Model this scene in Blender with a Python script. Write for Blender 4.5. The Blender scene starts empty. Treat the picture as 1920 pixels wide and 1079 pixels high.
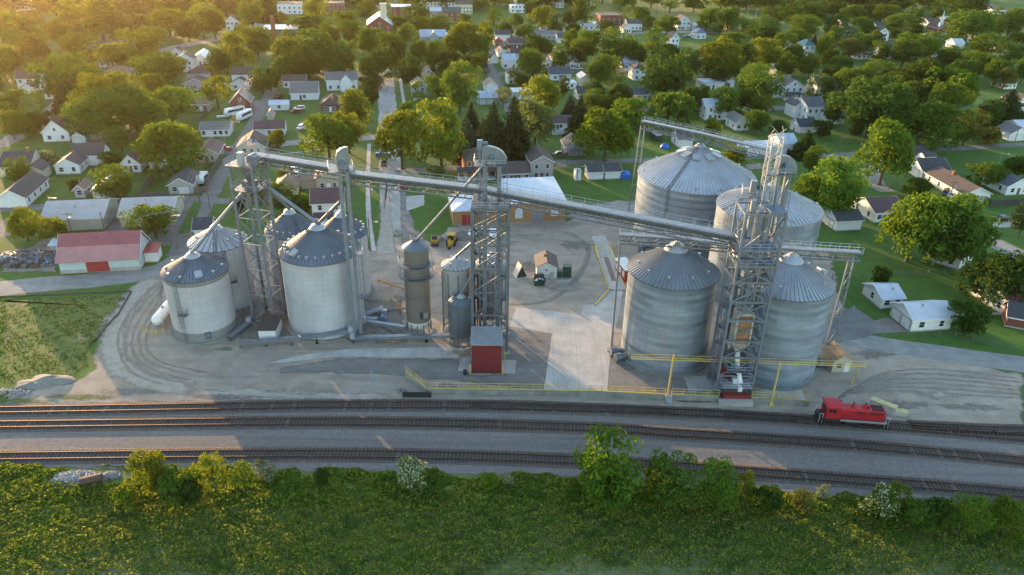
import bpy, bmesh, math, random
import numpy as np
from mathutils import Vector, Matrix
random.seed(7)
R = math.radians
SC = bpy.context.scene
COL = SC.collection

# ------------------------------------------------------------------ camera, sky, sun, exposure
F_PX, CX, CY, CAM_H = 1403.0, 960.0, 539.5, 77.0        # survey of the photograph (1920 px wide)
_dn = Vector((905.0 - CX, -(3240.0 - CY), -F_PX)).normalized()
_up = -_dn
_fw = Vector((0, 0, -1)); _Y = (_fw - _up * _fw.dot(_up)).normalized(); _X = _Y.cross(_up)
CAM_R = Matrix((_X, _Y, _up))
CAM_C = Vector((0, 0, CAM_H))
cam_d = bpy.data.cameras.new('camera'); cam = bpy.data.objects.new('camera', cam_d)
COL.objects.link(cam); SC.camera = cam
cam_d.sensor_width = 36.0; cam_d.lens = F_PX / 1920 * 36.0
cam_d.clip_start = 1.0; cam_d.clip_end = 6000.0
cam.matrix_world = Matrix.Translation(CAM_C) @ CAM_R.to_4x4()

SUN_EL, SUN_AZ = 7.0, -36.0
world = bpy.data.worlds.new('World'); SC.world = world; world.use_nodes = True
_n = world.node_tree.nodes; _bg = _n['Background']
_sky = _n.new('ShaderNodeTexSky'); _sky.sky_type = 'NISHITA'; _sky.sun_disc = False
_sky.sun_elevation = R(SUN_EL); _sky.sun_rotation = R(SUN_AZ)
_sky.air_density = 1.0; _sky.dust_density = 0.6; _sky.ozone_density = 1.15
world.node_tree.links.new(_sky.outputs[0], _bg.inputs[0]); _bg.inputs[1].default_value = 0.15
sun_d = bpy.data.lights.new('sun', 'SUN'); sun = bpy.data.objects.new('sun', sun_d); COL.objects.link(sun)
sun_d.energy = 2.6; sun_d.angle = R(0.5); sun_d.color = (1.0, 0.63, 0.32)
_sd = Vector((math.sin(R(SUN_AZ)) * math.cos(R(SUN_EL)), math.cos(R(SUN_AZ)) * math.cos(R(SUN_EL)), math.sin(R(SUN_EL))))
sun.rotation_euler = (-_sd).to_track_quat('-Z', 'Y').to_euler()
sun.location = (-200, 300, 200)
SC.view_settings.view_transform = 'Standard'; SC.view_settings.look = 'None'
SC.view_settings.gamma = 1.0; SC.view_settings.use_curve_mapping = False
SC.view_settings.exposure = 2.45
SC.cycles.use_denoising = True
SC.cycles.max_bounces = 6; SC.cycles.diffuse_bounces = 3; SC.cycles.glossy_bounces = 2
SC.cycles.transmission_bounces = 3; SC.cycles.transparent_max_bounces = 12; SC.cycles.volume_bounces = 1
SC.cycles.caustics_reflective = False; SC.cycles.caustics_refractive = False

def W(px, py, z=0.0):
    """ground (or height z) position of a surveyed picture point"""
    v = CAM_R @ Vector((px - CX, CY - py, -F_PX)); t = (z - CAM_H) / v.z
    return CAM_C + v * t
def WY(px, py, y):
    v = CAM_R @ Vector((px - CX, CY - py, -F_PX)); return CAM_C + v * (y / v.y)
def scale_at(p):
    return F_PX / -((CAM_R.transposed() @ (Vector(p) - CAM_C)).z)
def top_z(base, py):
    lo, hi = 0.0, 80.0
    for _ in range(40):
        m = (lo + hi) / 2; q = CAM_R.transposed() @ (Vector((base[0], base[1], m)) - CAM_C)
        if CY - F_PX * q.y / -q.z > py: lo = m
        else: hi = m
    return lo

# ------------------------------------------------------------------ helpers
class MB:
    """collects shapes; build() links them as ONE mesh object"""
    def __init__(s): s.v, s.f, s.m, s.uv, s.cur = [], [], [], {}, 0
    def add(s, vs, fs, m=None, uv=None):
        o = len(s.v); s.v += [tuple(p) for p in vs]
        for k, f in enumerate(fs):
            if uv: s.uv[len(s.f)] = uv[k]
            s.f.append(tuple(i + o for i in f)); s.m.append(s.cur if m is None else m)
        return s
    def box(s, x0, y0, z0, x1, y1, z1, m=None):
        return s.add([(x0,y0,z0),(x1,y0,z0),(x1,y1,z0),(x0,y1,z0),(x0,y0,z1),(x1,y0,z1),(x1,y1,z1),(x0,y1,z1)],
                     [(0,3,2,1),(4,5,6,7),(0,1,5,4),(1,2,6,5),(2,3,7,6),(3,0,4,7)], m)
    def cbox(s, c, d, rz=0.0, m=None):
        cs, sn = math.cos(rz), math.sin(rz); vs = []
        for z in (-1, 1):
            for x, y in ((-1,-1),(1,-1),(1,1),(-1,1)):
                a, b = x*d[0]/2, y*d[1]/2; vs.append((c[0]+a*cs-b*sn, c[1]+a*sn+b*cs, c[2]+z*d[2]/2))
        return s.add(vs, [(0,3,2,1),(4,5,6,7),(0,1,5,4),(1,2,6,5),(2,3,7,6),(3,0,4,7)], m)
    def beam(s, p, q, w, h=None, m=None):
        """rectangular bar from p to q"""
        p, q = Vector(p), Vector(q); h = h or w; d = (q - p)
        if d.length < 1e-6: return s
        d.normalize(); up = Vector((0,0,1)) if abs(d.z) < .95 else Vector((0,1,0))
        a = d.cross(up).normalized() * (w/2); b = a.cross(d).normalized() * (h/2)
        vs = [c + i*a + j*b for c in (p, q) for i, j in ((-1,-1),(1,-1),(1,1),(-1,1))]
        return s.add(vs, [(0,1,2,3),(7,6,5,4),(0,4,5,1),(1,5,6,2),(2,6,7,3),(3,7,4,0)], m)
    def tube(s, p, q, r, n=8, r2=None, m=None):
        p, q = Vector(p), Vector(q); d = (q - p).normalized(); r2 = r if r2 is None else r2
        up = Vector((0,0,1)) if abs(d.z) < .95 else Vector((1,0,0))
        a = d.cross(up).normalized(); b = a.cross(d).normalized(); vs = []
        for c, rr in ((p, r), (q, r2)):
            for i in range(n):
                t = 2*math.pi*i/n; vs.append(c + a*math.cos(t)*rr + b*math.sin(t)*rr)
        fs = [(i, (i+1) % n, n+(i+1) % n, n+i) for i in range(n)] + [tuple(range(n-1,-1,-1)), tuple(range(n, 2*n))]
        return s.add(vs, fs, m)
    def path(s, pts, r, n=6, m=None):
        for a, b in zip(pts[:-1], pts[1:]): s.tube(a, b, r, n, None, m)
        return s
    def lathe(s, prof, n=32, c=(0,0), caps=False, m=None):
        vs = [(c[0]+r*math.cos(2*math.pi*i/n), c[1]+r*math.sin(2*math.pi*i/n), z) for r, z in prof for i in range(n)]
        fs = []; uv = []
        for k in range(len(prof)-1):
            for i in range(n):
                j = (i+1) % n; fs.append((k*n+i, k*n+j, (k+1)*n+j, (k+1)*n+i))
                ra = max(prof[k][0], prof[k+1][0]); u0, u1 = 2*math.pi*ra*i/n, 2*math.pi*ra*(i+1)/n
                uv.append([(u0, prof[k][1]), (u1, prof[k][1]), (u1, prof[k+1][1]), (u0, prof[k+1][1])])
        if caps:
            fs.append(tuple(range(n-1,-1,-1))); fs.append(tuple(range((len(prof)-1)*n, len(prof)*n)))
            uv += [[(0,0)]*n, [(0,0)]*n]
        return s.add(vs, fs, m, uv)
    def prism(s, poly, z0, z1, m=None):
        """upright prism over a ground polygon (counter-clockwise)"""
        n = len(poly); vs = [(p[0],p[1],z0) for p in poly] + [(p[0],p[1],z1) for p in poly]
        return s.add(vs, [tuple(range(n-1,-1,-1)), tuple(range(n, 2*n))] + [(i,(i+1) % n, n+(i+1) % n, n+i) for i in range(n)], m)
    def build(s, name, mats, parent=None, smooth=False, loc=None):
        me = bpy.data.meshes.new(name); me.from_pydata(s.v, [], s.f)
        for mm in (mats if isinstance(mats, (list, tuple)) else [mats]): me.materials.append(mm)
        me.polygons.foreach_set('material_index', s.m)
        if s.uv:
            ul = me.uv_layers.new(name='uv'); flat = np.zeros((len(me.loops), 2), np.float32)
            for pi, c in s.uv.items():
                st = me.polygons[pi].loop_start
                for k, q in enumerate(c): flat[st+k] = q
            ul.data.foreach_set('uv', flat.ravel())
        if smooth: me.polygons.foreach_set('use_smooth', [True]*len(s.f))
        me.update()
        o = bpy.data.objects.new(name, me); COL.objects.link(o)
        if parent is not None: o.parent = parent
        if loc is not None: o.location = loc
        return o

def put(name, me, parent=None, loc=(0,0,0), rz=0.0, scale=None):
    o = bpy.data.objects.new(name, me); COL.objects.link(o); o.location = loc; o.rotation_euler = (0,0,rz)
    if scale: o.scale = scale
    if parent is not None: o.parent = parent
    return o
def tag(o, label, cat, group=None, kind=None):
    o['label'] = label; o['category'] = cat
    if group: o['group'] = group
    if kind: o['kind'] = kind
    return o
def thing(name, label, cat, loc=(0,0,0), rz=0.0, group=None):
    o = bpy.data.objects.new(name, None); COL.objects.link(o); o.empty_display_size = .5
    o.location = loc; o.rotation_euler = (0,0,rz)
    return tag(o, label, cat, group)
def struct(o, kind='structure'):
    o['kind'] = kind; return o

# ------------------------------------------------------------------ materials
MATS = {}
def nt(name):
    m = bpy.data.materials.new(name); m.use_nodes = True; t = m.node_tree
    return m, t, t.nodes['Principled BSDF']
def N(t, ty, **kw):
    n = t.nodes.new(ty)
    for k, v in kw.items():
        if k.startswith('i_'):
            key = k[2:].replace('_', ' '); n.inputs[key].default_value = v
        else: setattr(n, k, v)
    return n
def ramp(t, src, stops):
    r = t.nodes.new('ShaderNodeValToRGB'); e = r.color_ramp.elements
    while len(e) < len(stops): e.new(.5)
    for k, (p, c) in enumerate(stops):
        e[k].position = p; e[k].color = (c[0], c[1], c[2], 1) if isinstance(c, (tuple, list)) else (c, c, c, 1)
    t.links.new(src, r.inputs[0]); return r.outputs[0]
def mixc(t, fac, a, b, mode='MIX'):
    n = t.nodes.new('ShaderNodeMix'); n.data_type = 'RGBA'; n.blend_type = mode
    for s, v in ((0, fac), (6, a), (7, b)):
        if hasattr(v, 'links') or isinstance(v, bpy.types.NodeSocket): t.links.new(v, n.inputs[s])
        elif s == 0: n.inputs[0].default_value = v
        else: n.inputs[s].default_value = (v[0], v[1], v[2], 1)
    return n.outputs[2]
def coord(t, kind='Object', scale=None, rot=None):
    c = t.nodes.new('ShaderNodeTexCoord'); o = c.outputs[kind]
    if scale or rot:
        mp = t.nodes.new('ShaderNodeMapping'); t.links.new(o, mp.inputs[0])
        if scale: mp.inputs['Scale'].default_value = scale
        if rot: mp.inputs['Rotation'].default_value = rot
        o = mp.outputs[0]
    return o
def noise(t, vec, scale, detail=4.0, rough=.55, dist=0.0):
    n = N(t, 'ShaderNodeTexNoise', i_Scale=scale, i_Detail=detail, i_Roughness=rough, i_Distortion=dist)
    t.links.new(vec, n.inputs['Vector']); return n.outputs['Fac']
def bump(t, b, h, strength=.3, dist=.05):
    n = N(t, 'ShaderNodeBump', i_Strength=strength, i_Distance=dist); t.links.new(h, n.inputs['Height'])
    t.links.new(n.outputs[0], b.inputs['Normal'])
def sh(c, k): return tuple(min(1.0, x*k) for x in c)

def M(name, col=(.5,.5,.5), rough=.7, metal=0.0, var=.18, scale=1.2, b=0.0, rnd=0.0):
    """painted / plain surface with uneven wear"""
    if name in MATS: return MATS[name]
    m, t, p = nt(name); v = coord(t)
    f = noise(t, v, scale, 5, .6)
    c = ramp(t, f, [(.25, sh(col, 1-var)), (.75, sh(col, 1+var))])
    if rnd:
        oi = t.nodes.new('ShaderNodeObjectInfo'); hs = N(t, 'ShaderNodeHueSaturation')
        mr = N(t, 'ShaderNodeMapRange'); mr.inputs[3].default_value = 1-rnd; mr.inputs[4].default_value = 1+rnd
        t.links.new(oi.outputs['Random'], mr.inputs[0]); t.links.new(mr.outputs[0], hs.inputs['Value'])
        t.links.new(c, hs.inputs['Color']); c = hs.outputs[0]
    t.links.new(c, p.inputs['Base Color']); p.inputs['Roughness'].default_value = rough; p.inputs['Metallic'].default_value = metal
    if b: bump(t, p, noise(t, v, scale*8, 3), b)
    MATS[name] = m; return m

def siding(name, col, pitch=.22, var=.1, rough=.65, axis='Z'):
    """lap siding / ribbed sheet: fine lines across the wall"""
    if name in MATS: return MATS[name]
    m, t, p = nt(name); v = coord(t)
    w = N(t, 'ShaderNodeTexWave', i_Scale=1/pitch/6.2832*2*math.pi/2, i_Distortion=0.0); w.bands_direction = axis; w.wave_profile = 'SAW'
    t.links.new(v, w.inputs['Vector'])
    c = ramp(t, noise(t, v, .7, 5, .65), [(.25, sh(col, 1-var)), (.75, sh(col, 1+var))])
    c2 = mixc(t, ramp(t, w.outputs['Fac'], [(0, .55), (.18, 0.0)]), c, sh(col, .62))
    t.links.new(c2, p.inputs['Base Color']); p.inputs['Roughness'].default_value = rough
    bump(t, p, w.outputs['Fac'], .25, .03); MATS[name] = m; return m

def shingle(name, col, rough=.85):
    if name in MATS: return MATS[name]
    m, t, p = nt(name); v = coord(t)
    a = noise(t, v, .5, 5, .7); b2 = noise(t, v, 6.0, 3, .7)
    c = ramp(t, a, [(.2, sh(col, .72)), (.55, col), (.85, sh(col, 1.35))])
    c = mixc(t, .35, c, ramp(t, b2, [(.3, sh(col, .55)), (.7, sh(col, 1.5))]))
    w = N(t, 'ShaderNodeTexWave', i_Scale=.55, i_Distortion=1.2); w.bands_direction = 'Z'; t.links.new(v, w.inputs['Vector'])
    c = mixc(t, .16, c, w.outputs['Color'], 'MULTIPLY')
    t.links.new(c, p.inputs['Base Color']); p.inputs['Roughness'].default_value = rough
    bump(t, p, b2, .3, .04); MATS[name] = m; return m

def binwall(name, col, metal=.35, rough=.42, patch=.2, stain=.35, pw=2.9, ph=.82):
    """galvanised ring sheets: UV metres, every sheet a slightly different tone, streaks of rust and dirt"""
    if name in MATS: return MATS[name]
    m, t, p = nt(name); uv = coord(t, 'UV')
    br = N(t, 'ShaderNodeTexBrick', i_Scale=1.0, i_Mortar_Size=.035, i_Brick_Width=pw, i_Row_Height=ph, i_Bias=0.0)
    br.offset = .5
    br.inputs['Color1'].default_value = (*sh(col, 1-patch), 1); br.inputs['Color2'].default_value = (*sh(col, 1+patch*.6), 1)
    br.inputs['Mortar'].default_value = (*sh(col, .60), 1); t.links.new(uv, br.inputs['Vector'])
    v = coord(t); c = br.outputs['Color']
    big = noise(t, v, .16, 4, .6)
    c = mixc(t, .5, c, ramp(t, big, [(.3, sh(col, .72)), (.7, sh(col, 1.25))]))
    sx = t.nodes.new('ShaderNodeSeparateXYZ'); t.links.new(uv, sx.inputs[0]); dv = N(t, 'ShaderNodeMath', operation='DIVIDE'); dv.inputs[1].default_value = ph
    fl = N(t, 'ShaderNodeMath', operation='FLOOR'); wn = N(t, 'ShaderNodeTexWhiteNoise', noise_dimensions='1D'); t.links.new(sx.outputs[1], dv.inputs[0]); t.links.new(dv.outputs[0], fl.inputs[0]); t.links.new(fl.outputs[0], wn.inputs['W'])
    c = mixc(t, .2, c, ramp(t, wn.outputs['Value'], [(0, sh(col, 1-patch*1.6)), (1, sh(col, 1+patch))]))
    sv = coord(t, 'UV', (.9, .07, 1)); st = noise(t, sv, 1.6, 6, .7)
    c = mixc(t, ramp(t, st, [(.52, 0.0), (.78, stain)]), c, (.20, .165, .12))
    fine = N(t, 'ShaderNodeTexWave', i_Scale=1.6, i_Distortion=0.0); fine.bands_direction = 'Y'; t.links.new(uv, fine.inputs['Vector'])
    t.links.new(c, p.inputs['Base Color']); p.inputs['Metallic'].default_value = metal
    rr = ramp(t, big, [(.3, rough-.08), (.7, rough+.14)]); t.links.new(rr, p.inputs['Roughness'])
    bump(t, p, fine.outputs['Fac'], .12, .05); MATS[name] = m; return m

def binroof(name, col, metal=.3, rough=.45, stain=(.10,.085,.07), amt=.5):
    if name in MATS: return MATS[name]
    m, t, p = nt(name); v = coord(t)
    a = noise(t, v, .25, 5, .65); s = noise(t, coord(t, 'UV', (1.4, .12, 1)), 1.3, 5, .7)
    c = ramp(t, a, [(.25, sh(col, .75)), (.75, sh(col, 1.22))])
    c = mixc(t, ramp(t, s, [(.5, 0.0), (.75, amt)]), c, stain)
    t.links.new(c, p.inputs['Base Color']); p.inputs['Metallic'].default_value = metal; p.inputs['Roughness'].default_value = rough
    MATS[name] = m; return m

def leaf(name, c0, c1, trans=.45):
    if name in MATS: return MATS[name]
    m = bpy.data.materials.new(name); m.use_nodes = True; t = m.node_tree; t.nodes.clear()
    out = t.nodes.new('ShaderNodeOutputMaterial'); v = coord(t)
    f = noise(t, v, 5.0, 4, .7); oi = t.nodes.new('ShaderNodeObjectInfo')
    c = ramp(t, f, [(.3, c0), (.7, c1)])
    hs = N(t, 'ShaderNodeHueSaturation'); mr = N(t, 'ShaderNodeMapRange'); mr.inputs[3].default_value = .72; mr.inputs[4].default_value = 1.28
    t.links.new(oi.outputs['Random'], mr.inputs[0]); t.links.new(mr.outputs[0], hs.inputs['Value'])
    mr2 = N(t, 'ShaderNodeMapRange'); mr2.inputs[3].default_value = .485; mr2.inputs[4].default_value = .515
    ml = N(t, 'ShaderNodeMath', operation='FRACT'); mm = N(t, 'ShaderNodeMath', operation='MULTIPLY'); mm.inputs[1].default_value = 7.31
    t.links.new(oi.outputs['Random'], mm.inputs[0]); t.links.new(mm.outputs[0], ml.inputs[0]); t.links.new(ml.outputs[0], mr2.inputs[0])
    t.links.new(mr2.outputs[0], hs.inputs['Hue']); t.links.new(c, hs.inputs['Color'])
    d = N(t, 'ShaderNodeBsdfDiffuse'); tr = N(t, 'ShaderNodeBsdfTranslucent'); mx = N(t, 'ShaderNodeMixShader'); mx.inputs[0].default_value = trans
    t.links.new(hs.outputs[0], d.inputs[0])
    tc = mixc(t, .55, hs.outputs[0], (c1[0]*2.1, c1[1]*1.75, c1[2]*.7)); t.links.new(tc, tr.inputs[0])
    t.links.new(d.outputs[0], mx.inputs[1]); t.links.new(tr.outputs[0], mx.inputs[2]); t.links.new(mx.outputs[0], out.inputs[0])
    MATS[name] = m; return m

def ground_mat(name, stops, s1, s2, mixf=.4, rough=.95, bstr=.4, bdist=.06, streak=None, patch=None, s3=None):
    """ground cover: two scales of noise, optional wheel streaks and patches"""
    m, t, p = nt(name); v = coord(t)
    a = noise(t, v, s1, 6, .62, .6); b2 = noise(t, v, s2, 4, .7)
    c = ramp(t, a, stops)
    lo, hi = stops[0][1], stops[-1][1]
    c = mixc(t, mixf, c, ramp(t, b2, [(.25, sh(lo, .75)), (.75, sh(hi, 1.15))]))
    if s3:
        b3 = noise(t, v, s3, 3, .7); c = mixc(t, .35, c, ramp(t, b3, [(.3, sh(lo, .6)), (.7, sh(hi, 1.25))]))
    if streak:
        sv = coord(t, 'Object', streak[0], streak[1]); sn = noise(t, sv, 1.0, 5, .65, .8)
        c = mixc(t, ramp(t, sn, [(.45, 0.0), (.72, streak[3])]), c, streak[2])
    if patch:
        pn = noise(t, v, patch[0], 5, .6, .3); c = mixc(t, ramp(t, pn, [(patch[1], 0.0), (patch[1]+.12, patch[3])]), c, patch[2])
    t.links.new(c, p.inputs['Base Color']); p.inputs['Roughness'].default_value = rough
    p.inputs['Specular IOR Level'].default_value = .25
    if bstr: bump(t, p, b2, bstr, bdist)
    MATS[name] = m; return m
# ------------------------------------------------------------------ ground, roads, tracks
G_LAWN = ground_mat('lawn', [(.25,(.036,.092,.012)),(.5,(.052,.122,.017)),(.75,(.085,.150,.026))], .045, 1.1, .35, patch=(.03,.60,(.11,.105,.045),.45), s3=.35)
G_GRAVEL = ground_mat('gravel', [(.25,(.25,.203,.156)),(.5,(.325,.268,.211)),(.78,(.41,.347,.28))], .05, 1.6, .35, streak=((.05,.35,1),(0,0,.35),(.13,.115,.10),.55), patch=(.035,.57,(.33,.315,.29),.45), s3=.28)
G_DIRT = ground_mat('dirt', [(.25,(.13,.115,.095)),(.5,(.19,.17,.145)),(.78,(.28,.255,.22))], .09, 1.8, .4, patch=(.07,.58,(.085,.075,.06),.5), s3=.3)
G_ROAD = ground_mat('street_surface', [(.25,(.20,.19,.175)),(.5,(.25,.24,.222)),(.78,(.32,.305,.285))], .06, 2.0, .3, streak=((.03,.5,1),(0,0,R(10)),(.17,.16,.15),.5), s3=.4, bstr=.15)
G_STREET2 = ground_mat('gravel_street_surface', [(.25,(.28,.26,.23)),(.5,(.35,.33,.30)),(.78,(.43,.41,.375))], .07, 2.0, .35, streak=((.5,.03,1),(0,0,R(-10)),(.17,.155,.14),.6), s3=.4, bstr=.2)
G_LANE = ground_mat('lane_surface', [(.25,(.12,.115,.11)),(.5,(.165,.16,.152)),(.78,(.21,.205,.195))], .08, 1.5, .35, bstr=.15, s3=.3)
G_ASPH = ground_mat('worn_asphalt', [(.25,(.165,.150,.134)),(.5,(.205,.187,.168)),(.78,(.26,.238,.215))], .06, 1.4, .3, streak=((.035,.4,1),(0,0,.05),(.10,.096,.094),.6), patch=(.05,.6,(.215,.20,.18),.5), s3=.3, bstr=.12)
G_CONC = ground_mat('concrete_slab', [(.25,(.36,.335,.30)),(.5,(.44,.41,.37)),(.78,(.51,.48,.435))], .10, 1.2, .3, streak=((.35,.04,1),(0,0,0),(.25,.235,.215),.45), s3=.25, bstr=.08, rough=.85)
def joints(m, sx, sy, rot=0.0):
    t = m.node_tree; p = t.nodes['Principled BSDF']; l = p.inputs['Base Color'].links[0].from_socket; br = N(t, 'ShaderNodeTexBrick', i_Scale=1.0, i_Mortar_Size=.03, i_Brick_Width=sx, i_Row_Height=sy); br.offset = 0.0
    t.links.new(coord(t, 'Object', (1,1,1), (0,0,rot)), br.inputs['Vector']); t.links.new(mixc(t, br.outputs['Fac'], l, (.26,.245,.22)), p.inputs['Base Color'])
joints(G_CONC, 4.5, 4.5, .03); joints(G_ROAD, 9.0, 60, -.15)
G_BALLAST = ground_mat('ballast', [(.25,(.13,.117,.106)),(.5,(.175,.159,.145)),(.78,(.23,.21,.192))], .16, 3.2, .55, bstr=.9, bdist=.12, streak=((.012,.45,1),(0,0,0),(.10,.09,.085),.6), s3=1.3)
G_BED = ground_mat('track_bed', [(.25,(.075,.058,.048)),(.5,(.11,.088,.074)),(.78,(.15,.125,.108))], .2, 3.0, .5, bstr=.8, bdist=.1, s3=1.2)
G_FIELD = ground_mat('field_soil', [(.25,(.075,.105,.025)),(.5,(.105,.13,.04)),(.78,(.17,.165,.085))], .08, 1.5, .45, streak=((.03,.9,1),(0,0,.01),(.05,.085,.018),.8), s3=.5)
G_WEED = ground_mat('rough_grass', [(.25,(.075,.115,.018)),(.5,(.11,.145,.028)),(.78,(.17,.175,.055))], .1, 1.4, .4, patch=(.16,.56,(.25,.225,.16),.6), s3=.5)
G_PARK = ground_mat('park_grass', [(.25,(.10,.13,.025)),(.5,(.14,.165,.035)),(.78,(.18,.19,.05))], .03, .6, .3, s3=.2)
G_STUB = ground_mat('stubble', [(.25,(.30,.21,.11)),(.5,(.36,.26,.14)),(.78,(.42,.31,.18))], .01, .3, .3)

def grid_sheet(name, x0, y0, x1, y1, z, m):
    return struct(MB().add([(x0,y0,z),(x1,y0,z),(x1,y1,z),(x0,y1,z)], [(0,1,2,3)]).build(name, m))
grid_sheet('ground', -2500, -300, 2500, 4200, 0.0, G_LAWN)

G_RUT = ground_mat('rut_gravel', [(.25,(.175,.147,.118)),(.5,(.23,.195,.16)),(.78,(.30,.26,.215))], .3, 2.5, .4, s3=.8)
G_PALE = ground_mat('pale_track_gravel', [(.25,(.27,.232,.188)),(.5,(.335,.292,.242)),(.78,(.41,.365,.31))], .12, 2.0, .4, s3=.5)
def soft(m):
    """the same ground cover, thinning out grain by grain towards the border of its sheet"""
    k = m.name + '_soft'
    if k in MATS: return MATS[k]
    c = m.copy(); c.name = k; t = c.node_tree; out = [n for n in t.nodes if n.type == 'OUTPUT_MATERIAL'][0]; p = t.nodes['Principled BSDF']
    at = t.nodes.new('ShaderNodeAttribute'); at.attribute_name = 'cover'; v = coord(t)
    n1 = noise(t, v, .55, 5, .7); n2 = noise(t, v, 3.5, 3, .7); av = N(t, 'ShaderNodeMath', operation='MULTIPLY_ADD'); av.inputs[1].default_value = .65
    t.links.new(n1, av.inputs[0]); m3 = N(t, 'ShaderNodeMath', operation='MULTIPLY'); m3.inputs[1].default_value = .35; t.links.new(n2, m3.inputs[0]); t.links.new(m3.outputs[0], av.inputs[2])
    sb = N(t, 'ShaderNodeMath', operation='SUBTRACT'); sb.inputs[1].default_value = .5; t.links.new(av.outputs[0], sb.inputs[0])
    ml = N(t, 'ShaderNodeMath', operation='MULTIPLY_ADD'); ml.inputs[1].default_value = 1.9; t.links.new(sb.outputs[0], ml.inputs[0]); t.links.new(at.outputs['Fac'], ml.inputs[2])
    a = ramp(t, ml.outputs[0], [(.30, 0.0), (.75, 1.0)])
    mu = N(t, 'ShaderNodeMath', operation='MULTIPLY'); t.links.new(a, mu.inputs[0]); e = ramp(t, at.outputs['Fac'], [(0.0, 0.0), (.12, 1.0)]); t.links.new(e, mu.inputs[1])
    tr = t.nodes.new('ShaderNodeBsdfTransparent'); mx = t.nodes.new('ShaderNodeMixShader'); t.links.new(mu.outputs[0], mx.inputs[0]); t.links.new(tr.outputs[0], mx.inputs[1]); t.links.new(p.outputs[0], mx.inputs[2]); t.links.new(mx.outputs[0], out.inputs['Surface'])
    MATS[k] = c; return c
def set_cover(o, vals):
    at = o.data.attributes.new('cover', 'FLOAT', 'POINT'); at.data.foreach_set('value', np.array(vals, np.float32)); return o
_lay, _boxes = [0], []
def level(P):
    """6 mm above every earlier sheet this one lies over"""
    x0, x1, y0, y1 = min(p[0] for p in P)-1, max(p[0] for p in P)+1, min(p[1] for p in P)-1, max(p[1] for p in P)+1
    n = 1+max([b[4] for b in _boxes if b[0] < x1 and b[1] > x0 and b[2] < y1 and b[3] > y0], default=0); _boxes.append((x0,x1,y0,y1,n)); return .004*n
def patch(name, pts, m, jit=.35, step=1.6, px=True, kind='structure', sf=0.0):
    """a sheet with a slightly ragged outline, 12 mm above the one before"""
    _lay[0] += 1
    P = [W(*p).to_2d() if px else Vector(p) for p in pts]; out = []
    z = level(P); rnd = random.Random(len(out) + _lay[0])
    for a, b in zip(P, P[1:] + P[:1]):
        n = max(1, int((b - a).length / step)) if jit else 1
        for k in range(min(n, 160)):
            q = a.lerp(b, k / min(n, 160)); out.append((q.x + rnd.uniform(-jit, jit), q.y + rnd.uniform(-jit, jit), z))
    if sf:
        n = len(out); ar = sum(a[0]*b[1]-b[0]*a[1] for a, b in zip(out, out[1:]+out[:1])); sg = 1 if ar > 0 else -1; inn = []
        for i in range(n):
            d = Vector((out[(i+2)%n][0]-out[i-2][0], out[(i+2)%n][1]-out[i-2][1])).normalized(); inn.append((out[i][0]-d.y*sf*sg, out[i][1]+d.x*sf*sg, z))
        o = MB().add(out+inn, [tuple(range(n, 2*n))]+[(i,(i+1)%n,n+(i+1)%n,n+i) for i in range(n)]).build(name, soft(m)); set_cover(o, [0.0]*n+[1.0]*n); return struct(o, kind)
    return struct(MB().add(out, [tuple(range(len(out)))]).build(name, m), kind)
def smooth_line(P, it=2):
    for _ in range(it):
        Q = [P[0]]
        for a, b in zip(P[:-1], P[1:]): Q += [a.lerp(b, .25), a.lerp(b, .75)]
        P = Q + [P[-1]]
    return P
def road(name, pts, w, m, jit=.15, px=True, it=2, sf=0.0, zz=None):
    _lay[0] += 1
    P = smooth_line([W(*p).to_2d() if px else Vector(p) for p in pts], it); L, Rr = [], []
    z = level(P) if zz is None else zz; rnd = random.Random(_lay[0]); D = []
    for a, b in zip(P[:-1], P[1:]):
        n = max(1, int((b - a).length / 2.5)); D += [a.lerp(b, k / n) for k in range(n)]
    D.append(P[-1])
    for i, p in enumerate(D):
        d = (D[min(i+1, len(D)-1)] - D[max(i-1, 0)]).normalized(); n = Vector((-d.y, d.x))
        L.append(p + n * (w/2 + rnd.uniform(-jit, jit))); Rr.append(p - n * (w/2 + rnd.uniform(-jit, jit)))
    vs = [(p.x, p.y, z) for p in L + Rr]; k = len(L)
    if sf:
        rows = [L, [a.lerp(b, sf) for a, b in zip(L, Rr)], [b.lerp(a, sf) for a, b in zip(L, Rr)], Rr]; e = [min(1, i/4, (k-1-i)/4) for i in range(k)]
        o = MB().add([(p.x, p.y, z) for r in rows for p in r], [((j+1)*k+i, (j+1)*k+i+1, j*k+i+1, j*k+i) for j in range(3) for i in range(k-1)]).build(name, soft(m))
        set_cover(o, [0.0]*k+e+e+[0.0]*k); return struct(o)
    return struct(MB().add(vs, [(k+i, k+i+1, i+1, i) for i in range(k-1)]).build(name, m))

# far open land
patch('stubble_field', [(-2000,760),(2000,1010),(2000,3000),(-2000,3000)], G_STUB, 3, 60, px=False)
patch('sports_field', [(1085,42),(1105,4),(1330,1),(1335,46),(1215,52),(1130,36)], G_PARK, .8)
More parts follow.
